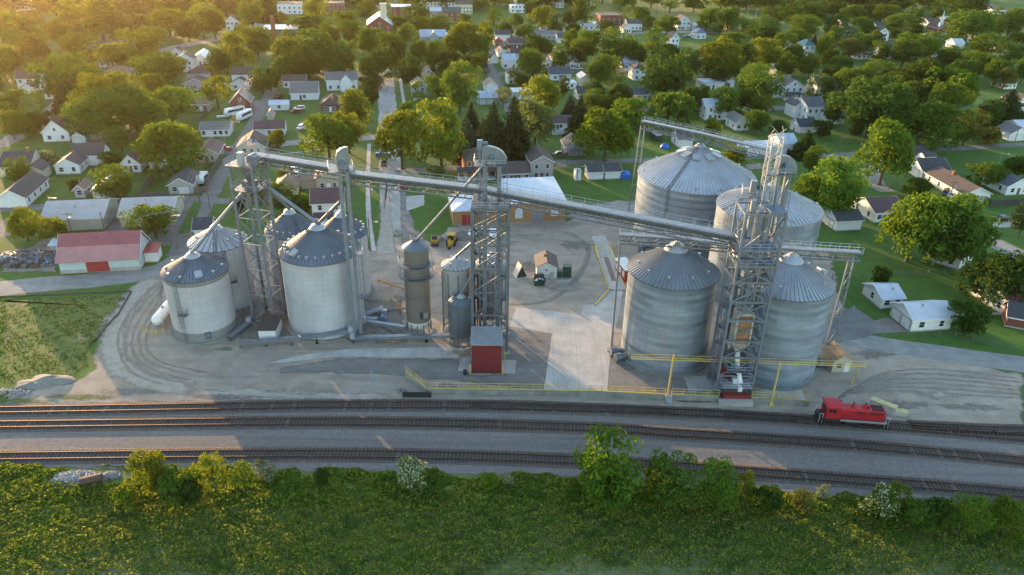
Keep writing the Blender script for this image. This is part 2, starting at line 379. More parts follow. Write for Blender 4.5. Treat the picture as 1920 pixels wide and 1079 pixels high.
# the railway corridor and the foreground field
patch('field_soil', [(-420,-40),(420,-40),(420,84),(120,83.0),(60,82.2),(0,83.6),(-60,83.0),(-130,82),(-420,80)], G_FIELD, .5, 2, px=False)
patch('rough_verge', [(-420,79),(-60,79.5),(0,80.2),(60,79.2),(420,60),(420,66),(95,80),(77,82.2),(52,84.4),(27,86.6),(0,87.4),(-30,88.0),(-60,87.6),(-420,84)], G_WEED, .6, 1.5, px=False)
patch('yard_gravel', [(-2,762),(-2,722),(60,728),(130,715),(172,690),(168,660),(200,618),(228,580),(243,552),(300,506),(350,455),(470,452),(560,470),(690,468),(712,446),(770,440),(805,452),(840,425),(905,416),(1010,414),(1062,414),(1105,392),(1150,380),(1200,372),(1300,440),(1420,440),(1560,470),(1582,560),(1600,585),(1640,640),(1760,668),(1925,700),(1925,832),(1700,806),(1300,782),(960,772),(600,768),(300,772)], G_GRAVEL, .5, sf=1.6)
patch('railway_ballast', [(-420,80.5),(-80,86.0),(-26,86.7),(10,86.3),(27,85.5),(52,83.2),(77,80.8),(420,46),(420,76),(86,100.5),(62,103.0),(28,105.4),(0,106.2),(-28,105.6),(-52,104.4),(-86,102.3),(-420,92)], G_BALLAST, .35, 2, px=False, sf=.7)
# roads
road('road', [(-260,572),(0,541),(150,528),(300,512),(352,480)], 7.5, G_ROAD, .3)
road('road', [(1545,628),(1640,644),(1760,662),(1925,684),(2300,735)], 6.2, G_ROAD, .2)
road('street', [(748,462),(741,420),(737,380),(733,320),(729,250),(725,170),(722,130),(719,95),(717,60),(715,30),(713,5)], 8.6, G_STREET2, .3, it=1, sf=.12)
patch('street_shoulder', [(700,478),(708,430),(712,395),(722,340),(730,340),(736,400),(745,478)], G_PALE, .15, sf=1.0)
patch('street_pad', [(752,470),(748,400),(747,330),(760,330),(772,400),(800,450),(812,470)], G_ASPH, .15, sf=1.0)
road('alley', [(330,480),(352,440),(380,393),(413,332),(440,287),(462,253),(483,217),(500,187),(512,163),(522,140)], 4.6, G_LANE, .25)
road('lane', [(-200,402),(0,392),(217,382),(300,375),(350,372),(400,378),(450,376),(560,372)], 4.4, G_LANE, .2)
road('street', [(372,290),(455,281),(540,268),(640,262),(710,257),(760,252)], 6.0, G_ROAD, .2)
road('lane', [(742,324),(800,319),(860,315),(943,309),(1060,305),(1200,301),(1310,298),(1420,294)], 4.6, G_LANE, .2)
road('street', [(640,150),(660,147),(740,141),(890,139),(960,137),(1060,134),(1190,133),(1290,131)], 6.0, G_LANE, .2)
road('street', [(975,232),(940,180),(925,140),(913,118),(910,106),(920,96),(935,88),(975,70),(1000,62)], 5.5, G_LANE, .2)
road('street', [(945,96),(1050,92),(1180,62),(1250,60),(1330,60),(1430,66)], 9, G_ROAD, .2)
road('street', [(1400,205),(1440,204),(1500,201),(1560,198)], 6.5, G_ROAD, .2)
road('lane', [(1300,312),(1400,293),(1455,294),(1545,292),(1600,289),(1700,284),(1800,279),(1930,270)], 4.4, G_LANE, .2)
road('drive', [(1545,292),(1600,300),(1630,312),(1640,345),(1665,360)], 5.5, G_ROAD, .3)
road('drive', [(1800,425),(1860,422),(1925,420)], 3.6, G_CONC, .1)
road('street', [(1828,430),(1850,448),(1890,468),(1940,490)], 6.5, G_ROAD, .15)
road('street', [(-60,290),(0,272),(30,258),(83,217),(116,193),(135,170)], 7.0, G_ROAD, .2)
road('road', [(180,128),(240,110),(310,92),(360,83),(415,72),(452,60),(490,44)], 9.5, G_ROAD, .2)
road('drive', [(225,130),(250,116),(252,104)], 8, G_LANE, .3)
patch('garage_drive', [(1560,592),(1600,570),(1640,600),(1706,624),(1640,630),(1590,640),(1545,650)], G_LANE, .3, sf=.8)
patch('garage_apron', [(1632,604),(1666,594),(1706,624),(1650,621)], G_ASPH, .15)
patch('warehouse_yard', [(196,436),(215,408),(242,405),(262,445),(262,452),(110,470),(60,470),(75,450)], G_LANE, .3)
patch('warehouse_apron', [(262,440),(342,380),(372,376),(345,455),(300,462),(262,458)], G_LANE, .3)
patch('alley_verge', [(355,437),(333,440),(352,400),(362,378),(378,378),(372,400)], G_LAWN, .2)
patch('tilled_garden', [(0,415),(25,410),(28,440),(0,446)], G_DIRT, .3)
patch('junk_yard_floor', [(0,470),(118,455),(112,512),(0,512)], G_DIRT, .5, sf=1.2)
patch('garage_slab', [(176,374),(222,373),(218,380),(168,381)], G_CONC, .1)
patch('parking_lot', [(470,190),(520,186),(545,190),(545,200),(505,205),(478,215)], G_LANE, .2)
patch('parking_lot', [(440,285),(500,268),(520,285),(515,296),(470,298)], G_LANE, .2)
patch('burn_patch', [(1038,300),(1066,299),(1064,315),(1040,316)], G_DIRT, .4, sf=1)
patch('garden_patch', [(1096,310),(1128,308),(1128,317),(1097,318)], G_DIRT, .3, sf=1)
patch('worn_patch', [(1396,308),(1430,306),(1432,318),(1398,320)], G_DIRT, .4, sf=1)
patch('curb_grass', [(-2,560),(150,555),(246,548),(205,622),(168,660),(172,690),(130,708),(60,724),(-2,722)], G_WEED, .4, sf=1.8)
# yard surfaces
patch('dark_asphalt', [(520,690),(640,668),(860,672),(885,700),(940,700),(1030,704),(1020,737),(762,708),(700,706),(600,702),(520,703)], G_ASPH, .3, sf=1.3)
patch('dark_asphalt', [(955,618),(1036,625),(1019,736),(940,702),(950,650)], G_ASPH, .1, sf=.35)
patch('dark_asphalt', [(1145,645),(1165,650),(1200,690),(1290,712),(1340,738),(1300,745),(1138,736)], G_ASPH, .1, sf=.3)
patch('concrete_apron', [(968,577),(1090,590),(1095,571),(1118,572),(1142,545),(1168,545),(1158,600),(1146,642),(1138,737),(1019,736),(1036,625),(955,613)], G_CONC, .06)
patch('concrete_walk', [(500,682),(560,667),(650,655),(880,650),(858,672),(640,668),(540,679)], G_CONC, .1)
patch('concrete_pad', [(866,672),(884,668),(884,697),(858,696)], G_CONC, .04)
patch('concrete_pad', [(941,675),(968,676),(966,701),(941,700)], G_CONC, .04)
patch('concrete_pad', [(1282,708),(1335,704),(1335,745),(1296,745)], G_CONC, .04)
patch('concrete_pad', [(1415,738),(1445,722),(1500,726),(1515,758),(1418,757)], G_CONC, .04)
patch('concrete_ramp', [(1109,443),(1136,442),(1141,464),(1116,465)], G_CONC, .03)
patch('concrete_pad', [(1041,525),(1074,524),(1074,528),(1042,529)], G_CONC, .02)
patch('concrete_pad', [(762,368),(795,366),(796,385),(762,396)], G_CONC, .1)
patch('yard_lawn', [(775,400),(800,380),(850,370),(850,424),(810,434),(782,430)], G_LAWN, .3)
patch('lawn_corner', [(773,417),(794,416),(797,432),(779,434)], G_LAWN, .2)
patch('grain_bin_dirt', [(455,470),(530,470),(700,560),(760,560),(765,640),(640,640),(480,640),(440,640)], G_DIRT, .4, sf=2.0)
patch('ring_drive', [(1062,405),(1110,385),(1160,376),(1190,380),(1190,410),(1100,420)], G_ROAD, .2)
road('sidewalk', [(700,470),(690,400),(690,330),(692,270)], 1.3, G_CONC, .05)
road('sidewalk', [(766,250),(757,190),(750,147)], 1.4, G_CONC, .05)
road('sidewalk', [(520,290),(560,286),(600,281)], 1.0, G_CONC, .03)
road('sidewalk', [(1740,585),(1800,590),(1880,588)], 1.0, G_CONC, .05)

# wheel ruts worn into the yard
road('worn_drive', [(300,516),(258,545),(225,590),(205,640),(220,690),(285,722),(380,735)], 7.5, G_PALE, .6, sf=.4)
road('worn_drive', [(330,735),(480,738),(640,742),(760,748)], 4.0, G_PALE, .5, sf=.45)
for k in range(5):
    o_ = k*17; road('wheel_rut', [(318-o_*.2,520+o_*.2),(268+o_*.5,552+o_*.4),(226+o_*.7,610+o_*.2),(218+o_*.8,660),(246+o_*.9,704-o_*.3),(330+o_*1.2,728-o_*.35)], .8, G_RUT, .2, sf=.48)
for k in range(6):
    o_ = k*12; road('wheel_rut', [(1925,712+o_*.6),(1830,700+o_*.7),(1740-o_*.4,690+o_*.75),(1650-o_*.3,700+o_*.55),(1600-o_*.2,728+o_*.2),(1570,748)], 1.0, G_RUT, .2, sf=.48)
for k in range(3):
    o_ = k*11; road('wheel_rut', [(755+o_*.3,455+o_*.2),(800+o_*.5,500+o_*.7),(880+o_*.5,560+o_*.2),(975+o_*.3,575),(1060,560-o_*.3),(1120-o_*.2,470-o_*.4),(1060-o_,428)], 1.0, G_RUT, .2, sf=.48)
G_GRAIN = ground_mat('spilled_grain_dust', [(.25,(.30,.21,.11)),(.5,(.38,.28,.15)),(.78,(.46,.35,.20))], .4, 3, .4, s3=1)
G_OIL = ground_mat('oil_stain', [(.25,(.028,.025,.023)),(.5,(.042,.038,.034)),(.78,(.065,.058,.05))], .3, 3, .4, s3=1)
road('oil_stain', [(870,761),(960,762),(1100,766),(1290,775)], 3.0, G_OIL, .2, sf=.4, zz=.245)
road('oil_stain', [(1350,779),(1430,784),(1530,789)], 2.4, G_OIL, .2, sf=.45, zz=.245)
for px, py, rx, ry, m_ in ((735,640,5,1.6,G_GRAIN),(690,625,3,2,G_GRAIN),(480,640,3,1.4,G_GRAIN),(870,662,4,1.2,G_GRAIN),(1385,758,3,.9,G_GRAIN),(1300,752,5,.8,G_OIL),(840,725,3.2,1.5,G_DIRT),(420,655,3,1,G_DIRT),(1000,640,3.5,1.6,G_DIRT),(1180,690,3,1.6,G_DIRT),(990,500,7,4,G_DIRT),(1080,460,6,5,G_DIRT),(940,455,7,3,G_PALE),(1060,540,6,3,G_PALE),(700,500,6,5,G_PALE),(760,560,4,2,G_DIRT),(1700,760,6,2,G_DIRT),(1820,764,7,1.6,G_DIRT),(1760,740,6,2,G_PALE),(1640,665,5,2,G_DIRT),(240,735,9,1.4,G_DIRT),(150,745,8,1.2,G_WEED),(420,745,10,1.2,G_DIRT),(40,752,8,1.0,G_WEED),(560,735,9,1.5,G_PALE)):
    c_ = W(px, py); rn_ = random.Random(px); w_ = [rn_.uniform(.7,1.25) for _ in range(18)]; rings = []; al = []
    for f_, a_ in ((.02,.62),(.35,.56),(.7,.38),(1.1,0.0)):
        rings += [(c_.x+rx*f_*math.cos(6.283*i/18)*w_[i], c_.y+ry*f_*math.sin(6.283*i/18)*w_[i]) for i in range(18)]; al += [a_]*18
    z_ = level(rings); o_ = MB().add([(x_,y_,z_) for x_,y_ in rings], [tuple(range(18))]+[(k*18+i, (k+1)*18+i, (k+1)*18+(i+1)%18, k*18+(i+1)%18) for k in range(3) for i in range(18)]).build('ground_stain', soft(m_)); set_cover(o_, al); struct(o_)
# stone kerb of old sleepers along the grass
kb = MB()
for a, b in (((-30,561),(0,557)),((0,557),(120,552)),((120,552),(246,547)),((246,548),(222,590)),((222,590),(200,612)),((200,612),(182,634)),((182,634),(168,645))):
    p, q = W(*a), W(*b); kb.beam((p.x,p.y,.14), (q.x,q.y,.14), .3, .24)
tag(kb.build('timber_kerb', M('old_timber', (.075,.062,.05), .9, 0, .35, 2.0)), 'weathered timber kerb bounding the grass by the road', 'kerb')

# ---- tracks
RAIL = M('rail_steel', (.16,.09,.06), .38, .75, .35, 1.5)
TIE = M('tie_wood', (.045,.036,.031), .9, 0, .45, 1.3)
TIEL = M('tie_wood_pale', (.11,.10,.09), .9, 0, .4, 1.3)
def catmull(P, step):
    P = [Vector(p) for p in P]; out = []
    for i in range(len(P)-1):
        a, b, c, d = P[max(i-1,0)], P[i], P[i+1], P[min(i+2,len(P)-1)]; n = max(2, int((c-b).length/step))
        for k in range(n):
            t = k/n; out.append(.5*((2*b)+(c-a)*t+(2*a-5*b+4*c-d)*t*t+(3*b-a-3*c+d)*t**3))
    return out + [P[-1]]
def track(label, pts, tie_p=.6, z=.3, tie_from=None):
    P = catmull(pts, 1.5); root = thing('railway_track', label, 'track', (P[len(P)//2].x, P[len(P)//2].y, 0), 0, 'parallel railway tracks'); o = root.location.copy()
    def off(s, zz):
        r = []
        for i, p in enumerate(P):
            d = (P[min(i+1,len(P)-1)]-P[max(i-1,0)]).normalized(); r.append((p.x-d.y*s-o.x, p.y+d.x*s-o.y, zz))
        return r
    bed = MB(); L, Rr = off(1.38, .14), off(-1.38, .14); L2, R2 = off(1.9, 0.0), off(-1.9, 0.0); n = len(P); vs = L2+L+Rr+R2
    for k in range(3): bed.add([], [])
    bed.add(vs, [(j*n+i, (j+1)*n+i, (j+1)*n+i+1, j*n+i+1) for j in range(3) for i in range(n-1)])
    bed.build('bed', G_BED, root)
    for s in (-.7475, .7475):
        rb = MB(); A = off(s, z)
        for a, b in zip(A[:-1], A[1:]): rb.beam(a, b, .085, .17)
        rb.build('rail', RAIL, root)
    tb = MB(); acc = 0.0; rnd = random.Random(int(pts[0][1]*10))
    for a, b in zip(P[:-1], P[1:]):
        seg = (b-a).length; ang = math.atan2((b-a).y, (b-a).x)
        while acc < seg:
            p = a.lerp(b, acc/seg); m = 1 if rnd.random() < .05 else 0
            if abs(p.x) < 110: tb.cbox((p.x-o.x, p.y-o.y, .15+rnd.uniform(-.015,.015)), (.26, 2.55+rnd.uniform(-.1,.1), .16), ang+rnd.uniform(-.015,.015), m)
            acc += tie_p
        acc -= seg
    t = tb.build('ties', [TIE, TIEL], root); t['kind'] = 'stuff'
    return root
track('rust brown main track nearest the green field', [(-330,75.6),(-140,85.0),(-77.4,88.6),(-25.9,90.8),(9.9,90.5),(26.7,89.4),(52.1,87.3),(76.4,85.0),(140,77.5),(330,50)])
track('middle railway track between the two other tracks', [(-330,83.5),(-140,92.8),(-82.2,96.2),(-27.6,98.8),(10.4,98.7),(28.3,97.5),(55.3,95.5),(80.9,92.5),(140,85),(330,58)])
track('siding track passing the dock wall and carrying the red locomotive', [(-330,88),(-140,96.5),(-84.5,100.0),(-50.8,102.1),(-28.6,103.4),(0.4,104.0),(29.4,103.2),(57.6,101.2),(66,100.4),(84.5,98.2),(140,91),(330,64)], .62)
track('short spur track branching off behind the red locomotive', [(67,100.9),(75,100.5),(84.5,100.2),(110,100.6),(160,102)], .62)
# ------------------------------------------------------------------ grain elevator: bins, towers, conveyors
GALV = M('galvanised_steel', (.185,.215,.255), .45, .45, .2, .8)
GALVD = M('weathered_steel', (.125,.145,.172), .5, .4, .25, .8)
GALVL = M('pale_galvanised', (.36,.38,.41), .45, .35, .18, .8)
WHITE_M = M('white_painted_steel', (.62,.62,.61), .5, .05, .12, .8)
YELLOW = M('yellow_paint', (.52,.38,.085), .55, 0, .2, 1.5)
ORANGE = M('orange_paint', (.55,.26,.03), .55, 0, .15, 1.5)
DARKM = M('dark_metal', (.045,.047,.05), .6, .3, .3, 2)
CONC = M('cast_concrete', (.33,.315,.285), .88, 0, .25, .6, .2)
CONCD = M('stained_concrete', (.20,.205,.18), .9, 0, .35, .5, .25)
RUSTY = M('rusty_sheet', (.28,.15,.075), .7, .2, .5, .8)
CREAM = M('cream_sheet', (.42,.40,.33), .6, .1, .2, .8)
W_WHITE = binwall('bin_wall_white', (.43,.44,.465), .2, .45, .09, .4, 2.4, 1.1)
W_GALV = binwall('bin_wall_galvanised', (.27,.325,.385), .38, .40, .46, .55)
W_TOWER = binwall('bin_wall_old', (.165,.150,.132), .2, .55, .10, .3, 1.2, .8)
W_BLUE = binwall('bin_wall_bluegrey', (.16,.19,.225), .35, .45, .12, .25)
W_BAND = binwall('bin_band_grey', (.20,.215,.21), .2, .55, .05, .25)
R_DARK = binroof('bin_roof_dark', (.155,.185,.225), .35, .5, amt=.3)
R_MID = binroof('bin_roof_mid', (.33,.355,.39), .4, .42, amt=.3)
R_LIGHT = binroof('bin_roof_pale', (.46,.475,.505), .3, .4, (.22,.19,.17), .45)
R_WORN = binroof('bin_roof_worn', (.40,.40,.42), .25, .5, (.11,.085,.07), .85)

def railing(mb, pts, h=1.05, r=.036, post=1.6, mid=True):
    for a, b in zip(pts[:-1], pts[1:]):
        a, b = Vector(a), Vector(b); n = max(1, round((b-a).length/post)); up = Vector((0,0,h))
        mb.tube(a+up, b+up, r, 5)
        if mid: mb.tube(a+up*.5, b+up*.5, r, 5)
        for k in range(n+1): q = a.lerp(b, k/n); mb.tube(q, q+up, r, 5)
    return mb
def ladder(mb, p, q, out, w=.45, cage=True, step=.6):
    p, q, out = Vector(p), Vector(q), Vector(out).normalized(); side = (q-p).normalized().cross(out).normalized()*w/2
    for s in (-1, 1): mb.tube(p+side*s, q+side*s, .03, 4)
    L = (q-p).length
    for k in range(int(L/step)): c = p.lerp(q, k*step/L); mb.tube(c-side, c+side, .02, 4)
    if cage:
        n = int(L/1.5); ring = []
        for k in range(2, n+1):
            c = p.lerp(q, k*1.5/L); pts = [c + side*1.5*math.cos(t) + out*(.75*math.sin(t)) for t in [math.pi*i/6 for i in range(7)]]
            mb.path(pts, .022, 4); ring.append(pts)
        for i in (0, 2, 3, 4, 6):
            for a, b in zip(ring[:-1], ring[1:]): mb.tube(a[i], b[i], .02, 4)
def ribbed_cone(r0, z0, r1, z1, n, amp):
    """conical bin roof with raised standing ribs"""
    mb = MB(); vs = []; nz = 7; cols = []
    for i in range(n):
        for d, a in ((0, 0), (.34, 0), (.42, amp), (.58, amp), (.66, 0)): cols.append((2*math.pi*(i+d)/n, a))
    K = len(cols)
    for k in range(nz+1):
        f = k/nz; r = r0+(r1-r0)*f; z = z0+(z1-z0)*f
        for t, a in cols: vs.append((r*math.cos(t), r*math.sin(t), z+a*(1-.5*f)))
    fs, uv = [], []
    for k in range(nz):
        for i in range(K):
            j = (i+1) % K; fs.append((k*K+i, k*K+j, (k+1)*K+j, (k+1)*K+i)); L = math.hypot(r0-r1, z1-z0)
            u0, u1 = i*r0*6.28/K, (i+1)*r0*6.28/K; uv.append([(u0, k*L/nz), (u1, k*L/nz), (u1, (k+1)*L/nz), (u0, (k+1)*L/nz)])
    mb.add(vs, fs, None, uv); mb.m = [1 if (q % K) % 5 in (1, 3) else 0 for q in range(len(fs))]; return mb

def rib_shade(m):  # darker tone for rib sides: the ribs' shadow lines painted into the colour
    k = m.name + '_rib_shade'; base = dict(bin_roof_grey=(.11,.125,.145), bin_roof_dark=(.075,.09,.112), bin_roof_mid=(.17,.185,.21), bin_roof_pale=(.24,.255,.28), bin_roof_worn=(.15,.15,.155))[m.name]
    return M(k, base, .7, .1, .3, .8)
def silo(label, x, y, r, he, hp, wall, roof, nrib=48, base='ring', bands=False, vents=12, vent_r=.86, ladder_deg=None, roof_ladder=None,
         hatch_deg=None, collar=True, fans=(), hopper=0.0, name='grain_silo', group=None, rings=(), door_deg=None, ring_cap=False, vent_arc=(0,360), vs=.34, collar_r=.13):
    root = thing(name, label, 'silo', (x, y, 0), 0, group); P = lambda t, rr, z: (rr*math.cos(R(t)), rr*math.sin(R(t)), z)
    n = 72 if r > 6 else 48
    if hopper:
        w = MB(); w.lathe([(.35, hopper*.42), (r, hopper), (r, he)], n); w.build('wall', wall, root, True)
        k = max(6, int(r*3.4))
        for i in range(k):
            t = 360*i/k; MB().beam(P(t, r+.06, 0), P(t, r+.06, he*.93), .17, .17).build('leg', GALVD, root)
        g = MB(); g.lathe([(r+.05,.25),(r+.18,.25),(r+.18,.5),(r+.05,.5)], 32); g.build('base_frame', GALVD, root)
        MB().lathe([(r+.6,.0),(r+.6,.14),(.01,.14)], 32).build('base_slab', CONC, root)
    else:
        MB().lathe([(r+.55,0),(r+.55,.32),(r-.2,.34)], n).build('base_ring', CONCD, root, False)
        w = MB(); w.lathe([(r,.3),(r,he)], n); w.build('wall', wall, root, True)
    if bands:
        MB().lathe([(r+.03, .32),(r+.03, bands[0])], n).build('band', W_BAND, root, True)
        MB().lathe([(r+.03, he-bands[1]),(r+.03, he-.02)], n).build('band', W_BAND, root, True)
    for z in rings:
        MB().lathe([(r+.01,z-.06),(r+.09,z-.06),(r+.09,z+.06),(r+.01,z+.06)], n).build('stiffener_ring', GALVD, root)
    rt = r*collar_r if collar else r*.05; ov = r+.22
    roof_o = ribbed_cone(ov, he-.08, rt, hp-.3, nrib, (.17 if r > 4 else .09)).build('roof', [roof, rib_shade(roof)], root)
    zz = lambda rr: he-.08+(hp-.3-he+.08)*(ov-rr)/(ov-rt)
    MB().lathe([(r-.02,he-.05),(ov+.05,he-.16),(ov+.05,he-.02)], n).build('eave', GALVD if roof is not R_LIGHT else GALVL, root)
    if collar:
        MB().lathe([(rt*1.9, zz(rt*1.9)+.1),(rt*1.25, hp+.0),(rt*.55, hp+.08),(rt*.5,hp+.5),(.02,hp+.5)], 24).build('roof_cap', GALVL, roof_o, True)
    if ring_cap:
        for i in range(9):
            t = 360*i/9+10; b = MB(); a = r*.30; b.cbox((0,0,0),(r*.17,r*.13,.35)); o = b.build('vent_hood', GALVL, roof_o); o.location = P(t, a, zz(a)+.25); o.rotation_euler = (0, R(18), R(t))
    for i in range(vents):
        t = vent_arc[0]+(vent_arc[1]-vent_arc[0])*i/max(1,vents); a = r*vent_r
        b = MB(); b.cbox((0,0,.18),(vs,vs*1.1,.4)); b.cbox((vs*.18,0,.42),(vs*1.45,vs*1.35,.12))
        o = b.build('vent', GALVL, roof_o); o.location = P(t, a, zz(a)); o.rotation_euler = (0, 0, R(t))
    if hatch_deg is not None:
        a = r*.8; b = MB(); b.cbox((0,0,.25),(1.5,1.1,.5)); b.cbox((.1,0,.55),(1.7,1.3,.1)); o = b.build('hatch', GALVL, roof_o); o.location = P(hatch_deg, a, zz(a)); o.rotation_euler = (0, R(22), R(hatch_deg))
    if roof_ladder is not None:
        b = MB(); q0, q1 = Vector(P(roof_ladder, ov, zz(ov)+.14)), Vector(P(roof_ladder, rt*1.6, zz(rt*1.6)+.14)); sd = Vector((-math.sin(R(roof_ladder)), math.cos(R(roof_ladder)), 0))*.32
        for s in (-1, 1): b.beam(q0+sd*s, q1+sd*s, .07, .1); b.tube(q0+sd*s+Vector((0,0,.8)), q1+sd*s+Vector((0,0,.8)), .03, 4)
        for k in range(int((q1-q0).length/.5)): c = q0.lerp(q1, k*.5/(q1-q0).length); b.beam(c-sd, c+sd, .09, .05)
        for k in range(int((q1-q0).length/1.4)):
            c = q0.lerp(q1, k*1.4/(q1-q0).length)
            for s in (-1, 1): b.tube(c+sd*s, c+sd*s+Vector((0,0,.8)), .025, 4)
        b.build('roof_steps', GALVD, roof_o)
    if ladder_deg is not None:
        b = MB(); ladder(b, P(ladder_deg, r+.2, .6), P(ladder_deg, r+.2, he+.9), P(ladder_deg, 1, 0)); b.build('ladder', GALVD, root)
        b = MB(); b.cbox(P(ladder_deg+7, r+.6, he*.5), (1.1,1.7,.08), R(ladder_deg)); c0 = [P(ladder_deg+2, r+1.1, he*.5), P(ladder_deg+13, r+1.1, he*.5), P(ladder_deg+13, r+.1, he*.5)]; railing(b, c0); b.build('rest_platform', GALVD, root)
    if door_deg is not None:
        b = MB(); b.cbox(P(door_deg, r+.04, 1.6), (.14, 1.1, 1.5), R(door_deg)); d = b.build('door', GALVD, root)
        b = MB(); b.cbox(P(door_deg, r+.13, 1.6), (.06, .25, .3), R(door_deg)); b.build('handle', GALVL, d)
    for t in fans:
        b = MB(); a = r+1.5; b.tube(P(t, a-1.6, .9), P(t, a-.2, .9), .55, 12); b.tube(P(t, a-.3, .9), P(t, a+.9, .9), .8, 14); b.cbox(P(t, a+.3, .2), (1.4,1.2,.4), R(t)); b.build('fan', GALVD, root)
    return root
G = 'grain silos of the elevator'
silo('white silo with grey bands and dark ribbed roof, farthest left of the elevator', -60.68, 127.97, 5.9, 13.1, 16.4, W_WHITE, R_DARK, 52, bands=(2.2,1.0), vents=7, vent_arc=(160,400), ladder_deg=255, roof_ladder=262, hatch_deg=300, door_deg=296, group=G)
silo('white silo with pale weathered roof, behind the banded silo', -60.3, 139.6, 5.65, 14.0, 17.2, W_WHITE, R_WORN, 26, vents=5, vent_arc=(200,400), vent_r=.7, roof_ladder=285, ladder_deg=300, door_deg=285, group=G)
silo('tall white silo with dark roof behind the left lattice tower', -46.3, 143.8, 5.2, 15.0, 19.3, W_WHITE, R_DARK, 44, vents=9, vent_arc=(150,300), roof_ladder=305, group=G)
silo('broad plain white silo with dark roof ringed by small vents', -37.3, 131.4, 7.5, 16.33, 21.4, W_WHITE, R_DARK, 60, vents=26, vent_r=.86, vs=.36, group=G, hatch_deg=236, collar_r=.11)
silo('white silo with dark roof tucked behind the broad plain silo', -36.0, 145.0, 5.1, 14.2, 18.4, W_WHITE, R_DARK, 52, vents=18, vent_r=.86, vs=.36, group=G, ladder_deg=300)
silo('largest pale roofed bin, at the back of the right hand cluster', 45.07, 177.75, 14.2, 17.3, 25.0, W_GALV, R_LIGHT, 92, vents=14, vent_r=.93, ladder_deg=232, roof_ladder=232, ring_cap=True, fans=(215, 222), group=G, rings=(3,6.5,10,13.5), collar_r=.05)
silo('grey ribbed silo with dark roof in front right of the truck scale', 29.36, 122.72, 8.1, 17.7, 22.6, W_GALV, binroof('bin_roof_grey', (.225,.25,.285), .35, .48, amt=.35), 64, vents=10, vent_r=.8, roof_ladder=340, fans=(190, 202), group=G, rings=(3.5,), door_deg=None, collar_r=.14)
silo('grey ribbed silo with silvery roof standing right of the tall work tower', 48.75, 118.63, 7.8, 18.0, 22.7, W_GALV, R_MID, 64, vents=9, vent_r=.8, hatch_deg=12, fans=(0,), group=G, collar_r=.14)
silo('pale roofed bin hidden behind the tall work tower', 54.31, 149.53, 10.76, 20.1, 25.2, W_GALV, R_LIGHT, 76, vents=9, vent_r=.92, ladder_deg=205, roof_ladder=195, group=G, collar_r=.06)
silo('silver hopper bin with worn pale roof beside the dryer', -10.78, 129.45, 2.83, 14.6, 16.0, W_BLUE if 0 else binwall('bin_wall_silver', (.50,.51,.52), .55, .3, .06, .2, 1.6, .9), R_WORN, 20, vents=3, vent_r=.7, hopper=3.6, name='hopper_bin', collar_r=.16)
silo('small blue grey hopper bin in front of the silver bin', -9.6, 124.6, 2.25, 9.3, 10.5, W_BLUE, R_DARK, 18, vents=2, vent_r=.7, hopper=2.4, name='hopper_bin', collar_r=.2)
silo('white hopper bin standing behind the middle lattice tower', -4.15, 130.6, 2.82, 14.6, 16.2, binwall('bin_wall_silver', (.5,.5,.5)), R_WORN, 20, vents=2, vent_r=.7, hopper=3.6, name='hopper_bin', collar_r=.16)

# ---- column dryer
def dryer():
    x, y, r, he, hp = -18.39, 128.94, 2.42, 18.3, 19.7
    t = thing('grain_dryer', 'slim brown grey dryer column with two ring platforms', 'dryer', (x, y, 0))
    MB().lathe([(r+.5,0),(r+.5,.2),(.02,.2)], 24).build('base_slab', CONC, t)
    for i in range(12): a = 2*math.pi*i/12; MB().beam((r*math.cos(a), r*math.sin(a), .1), (r*math.cos(a), r*math.sin(a), 2.4), .16).build('leg', GALVD, t)
    MB().lathe([(.5,1.2),(r*.97,1.5),(r*.97,2.9)], 32).build('plenum', WHITE_M, t, True)
    MB().lathe([(r,2.8),(r,he)], 40).build('wall', W_TOWER, t, True)
    for z in (8.3, 13.1, 15.6): MB().lathe([(r,z-.1),(r+.09,z-.1),(r+.09,z+.1),(r,z+.1)], 40).build('hoop', GALVD, t)
    rf = ribbed_cone(r+.15, he, .5, hp, 18, .06).build('roof', [R_DARK, rib_shade(R_DARK)], t)
    b = MB(); b.lathe([(.55,hp-.1),(.55,hp+.25),(.02,hp+.3)], 12); railing(b, [(.95*math.cos(a*.7854), .95*math.sin(a*.7854), hp-.15) for a in range(9)], 1.0, .03, 2); b.build('roof_cap', GALVD, rf)
    for z in (15.0, 12.5):
        b = MB(); b.lathe([(r+.05,z-.06),(r+1.1,z-.06),(r+1.1,z+.1),(r+.05,z+.1)], 28); p = b.build('ring_platform', GALVD, t)
        b = MB(); railing(b, [((r+1.05)*math.cos(a*math.pi/10), (r+1.05)*math.sin(a*math.pi/10), z+.1) for a in range(21)], 1.1, .035, 3); b.build('railing', GALV, p)
    b = MB(); b.cbox((math.cos(R(290))*(r+.05), math.sin(R(290))*(r+.05), 4.6), (.1,.55,1.5), R(290)); b.build('door', DARKM, t)
    b = MB(); b.cbox((math.cos(R(312))*(r+.12), math.sin(R(312))*(r+.12), 4.5), (.3,.8,1.1), R(312)); b.build('control_box', GALVL, t)
dryer()

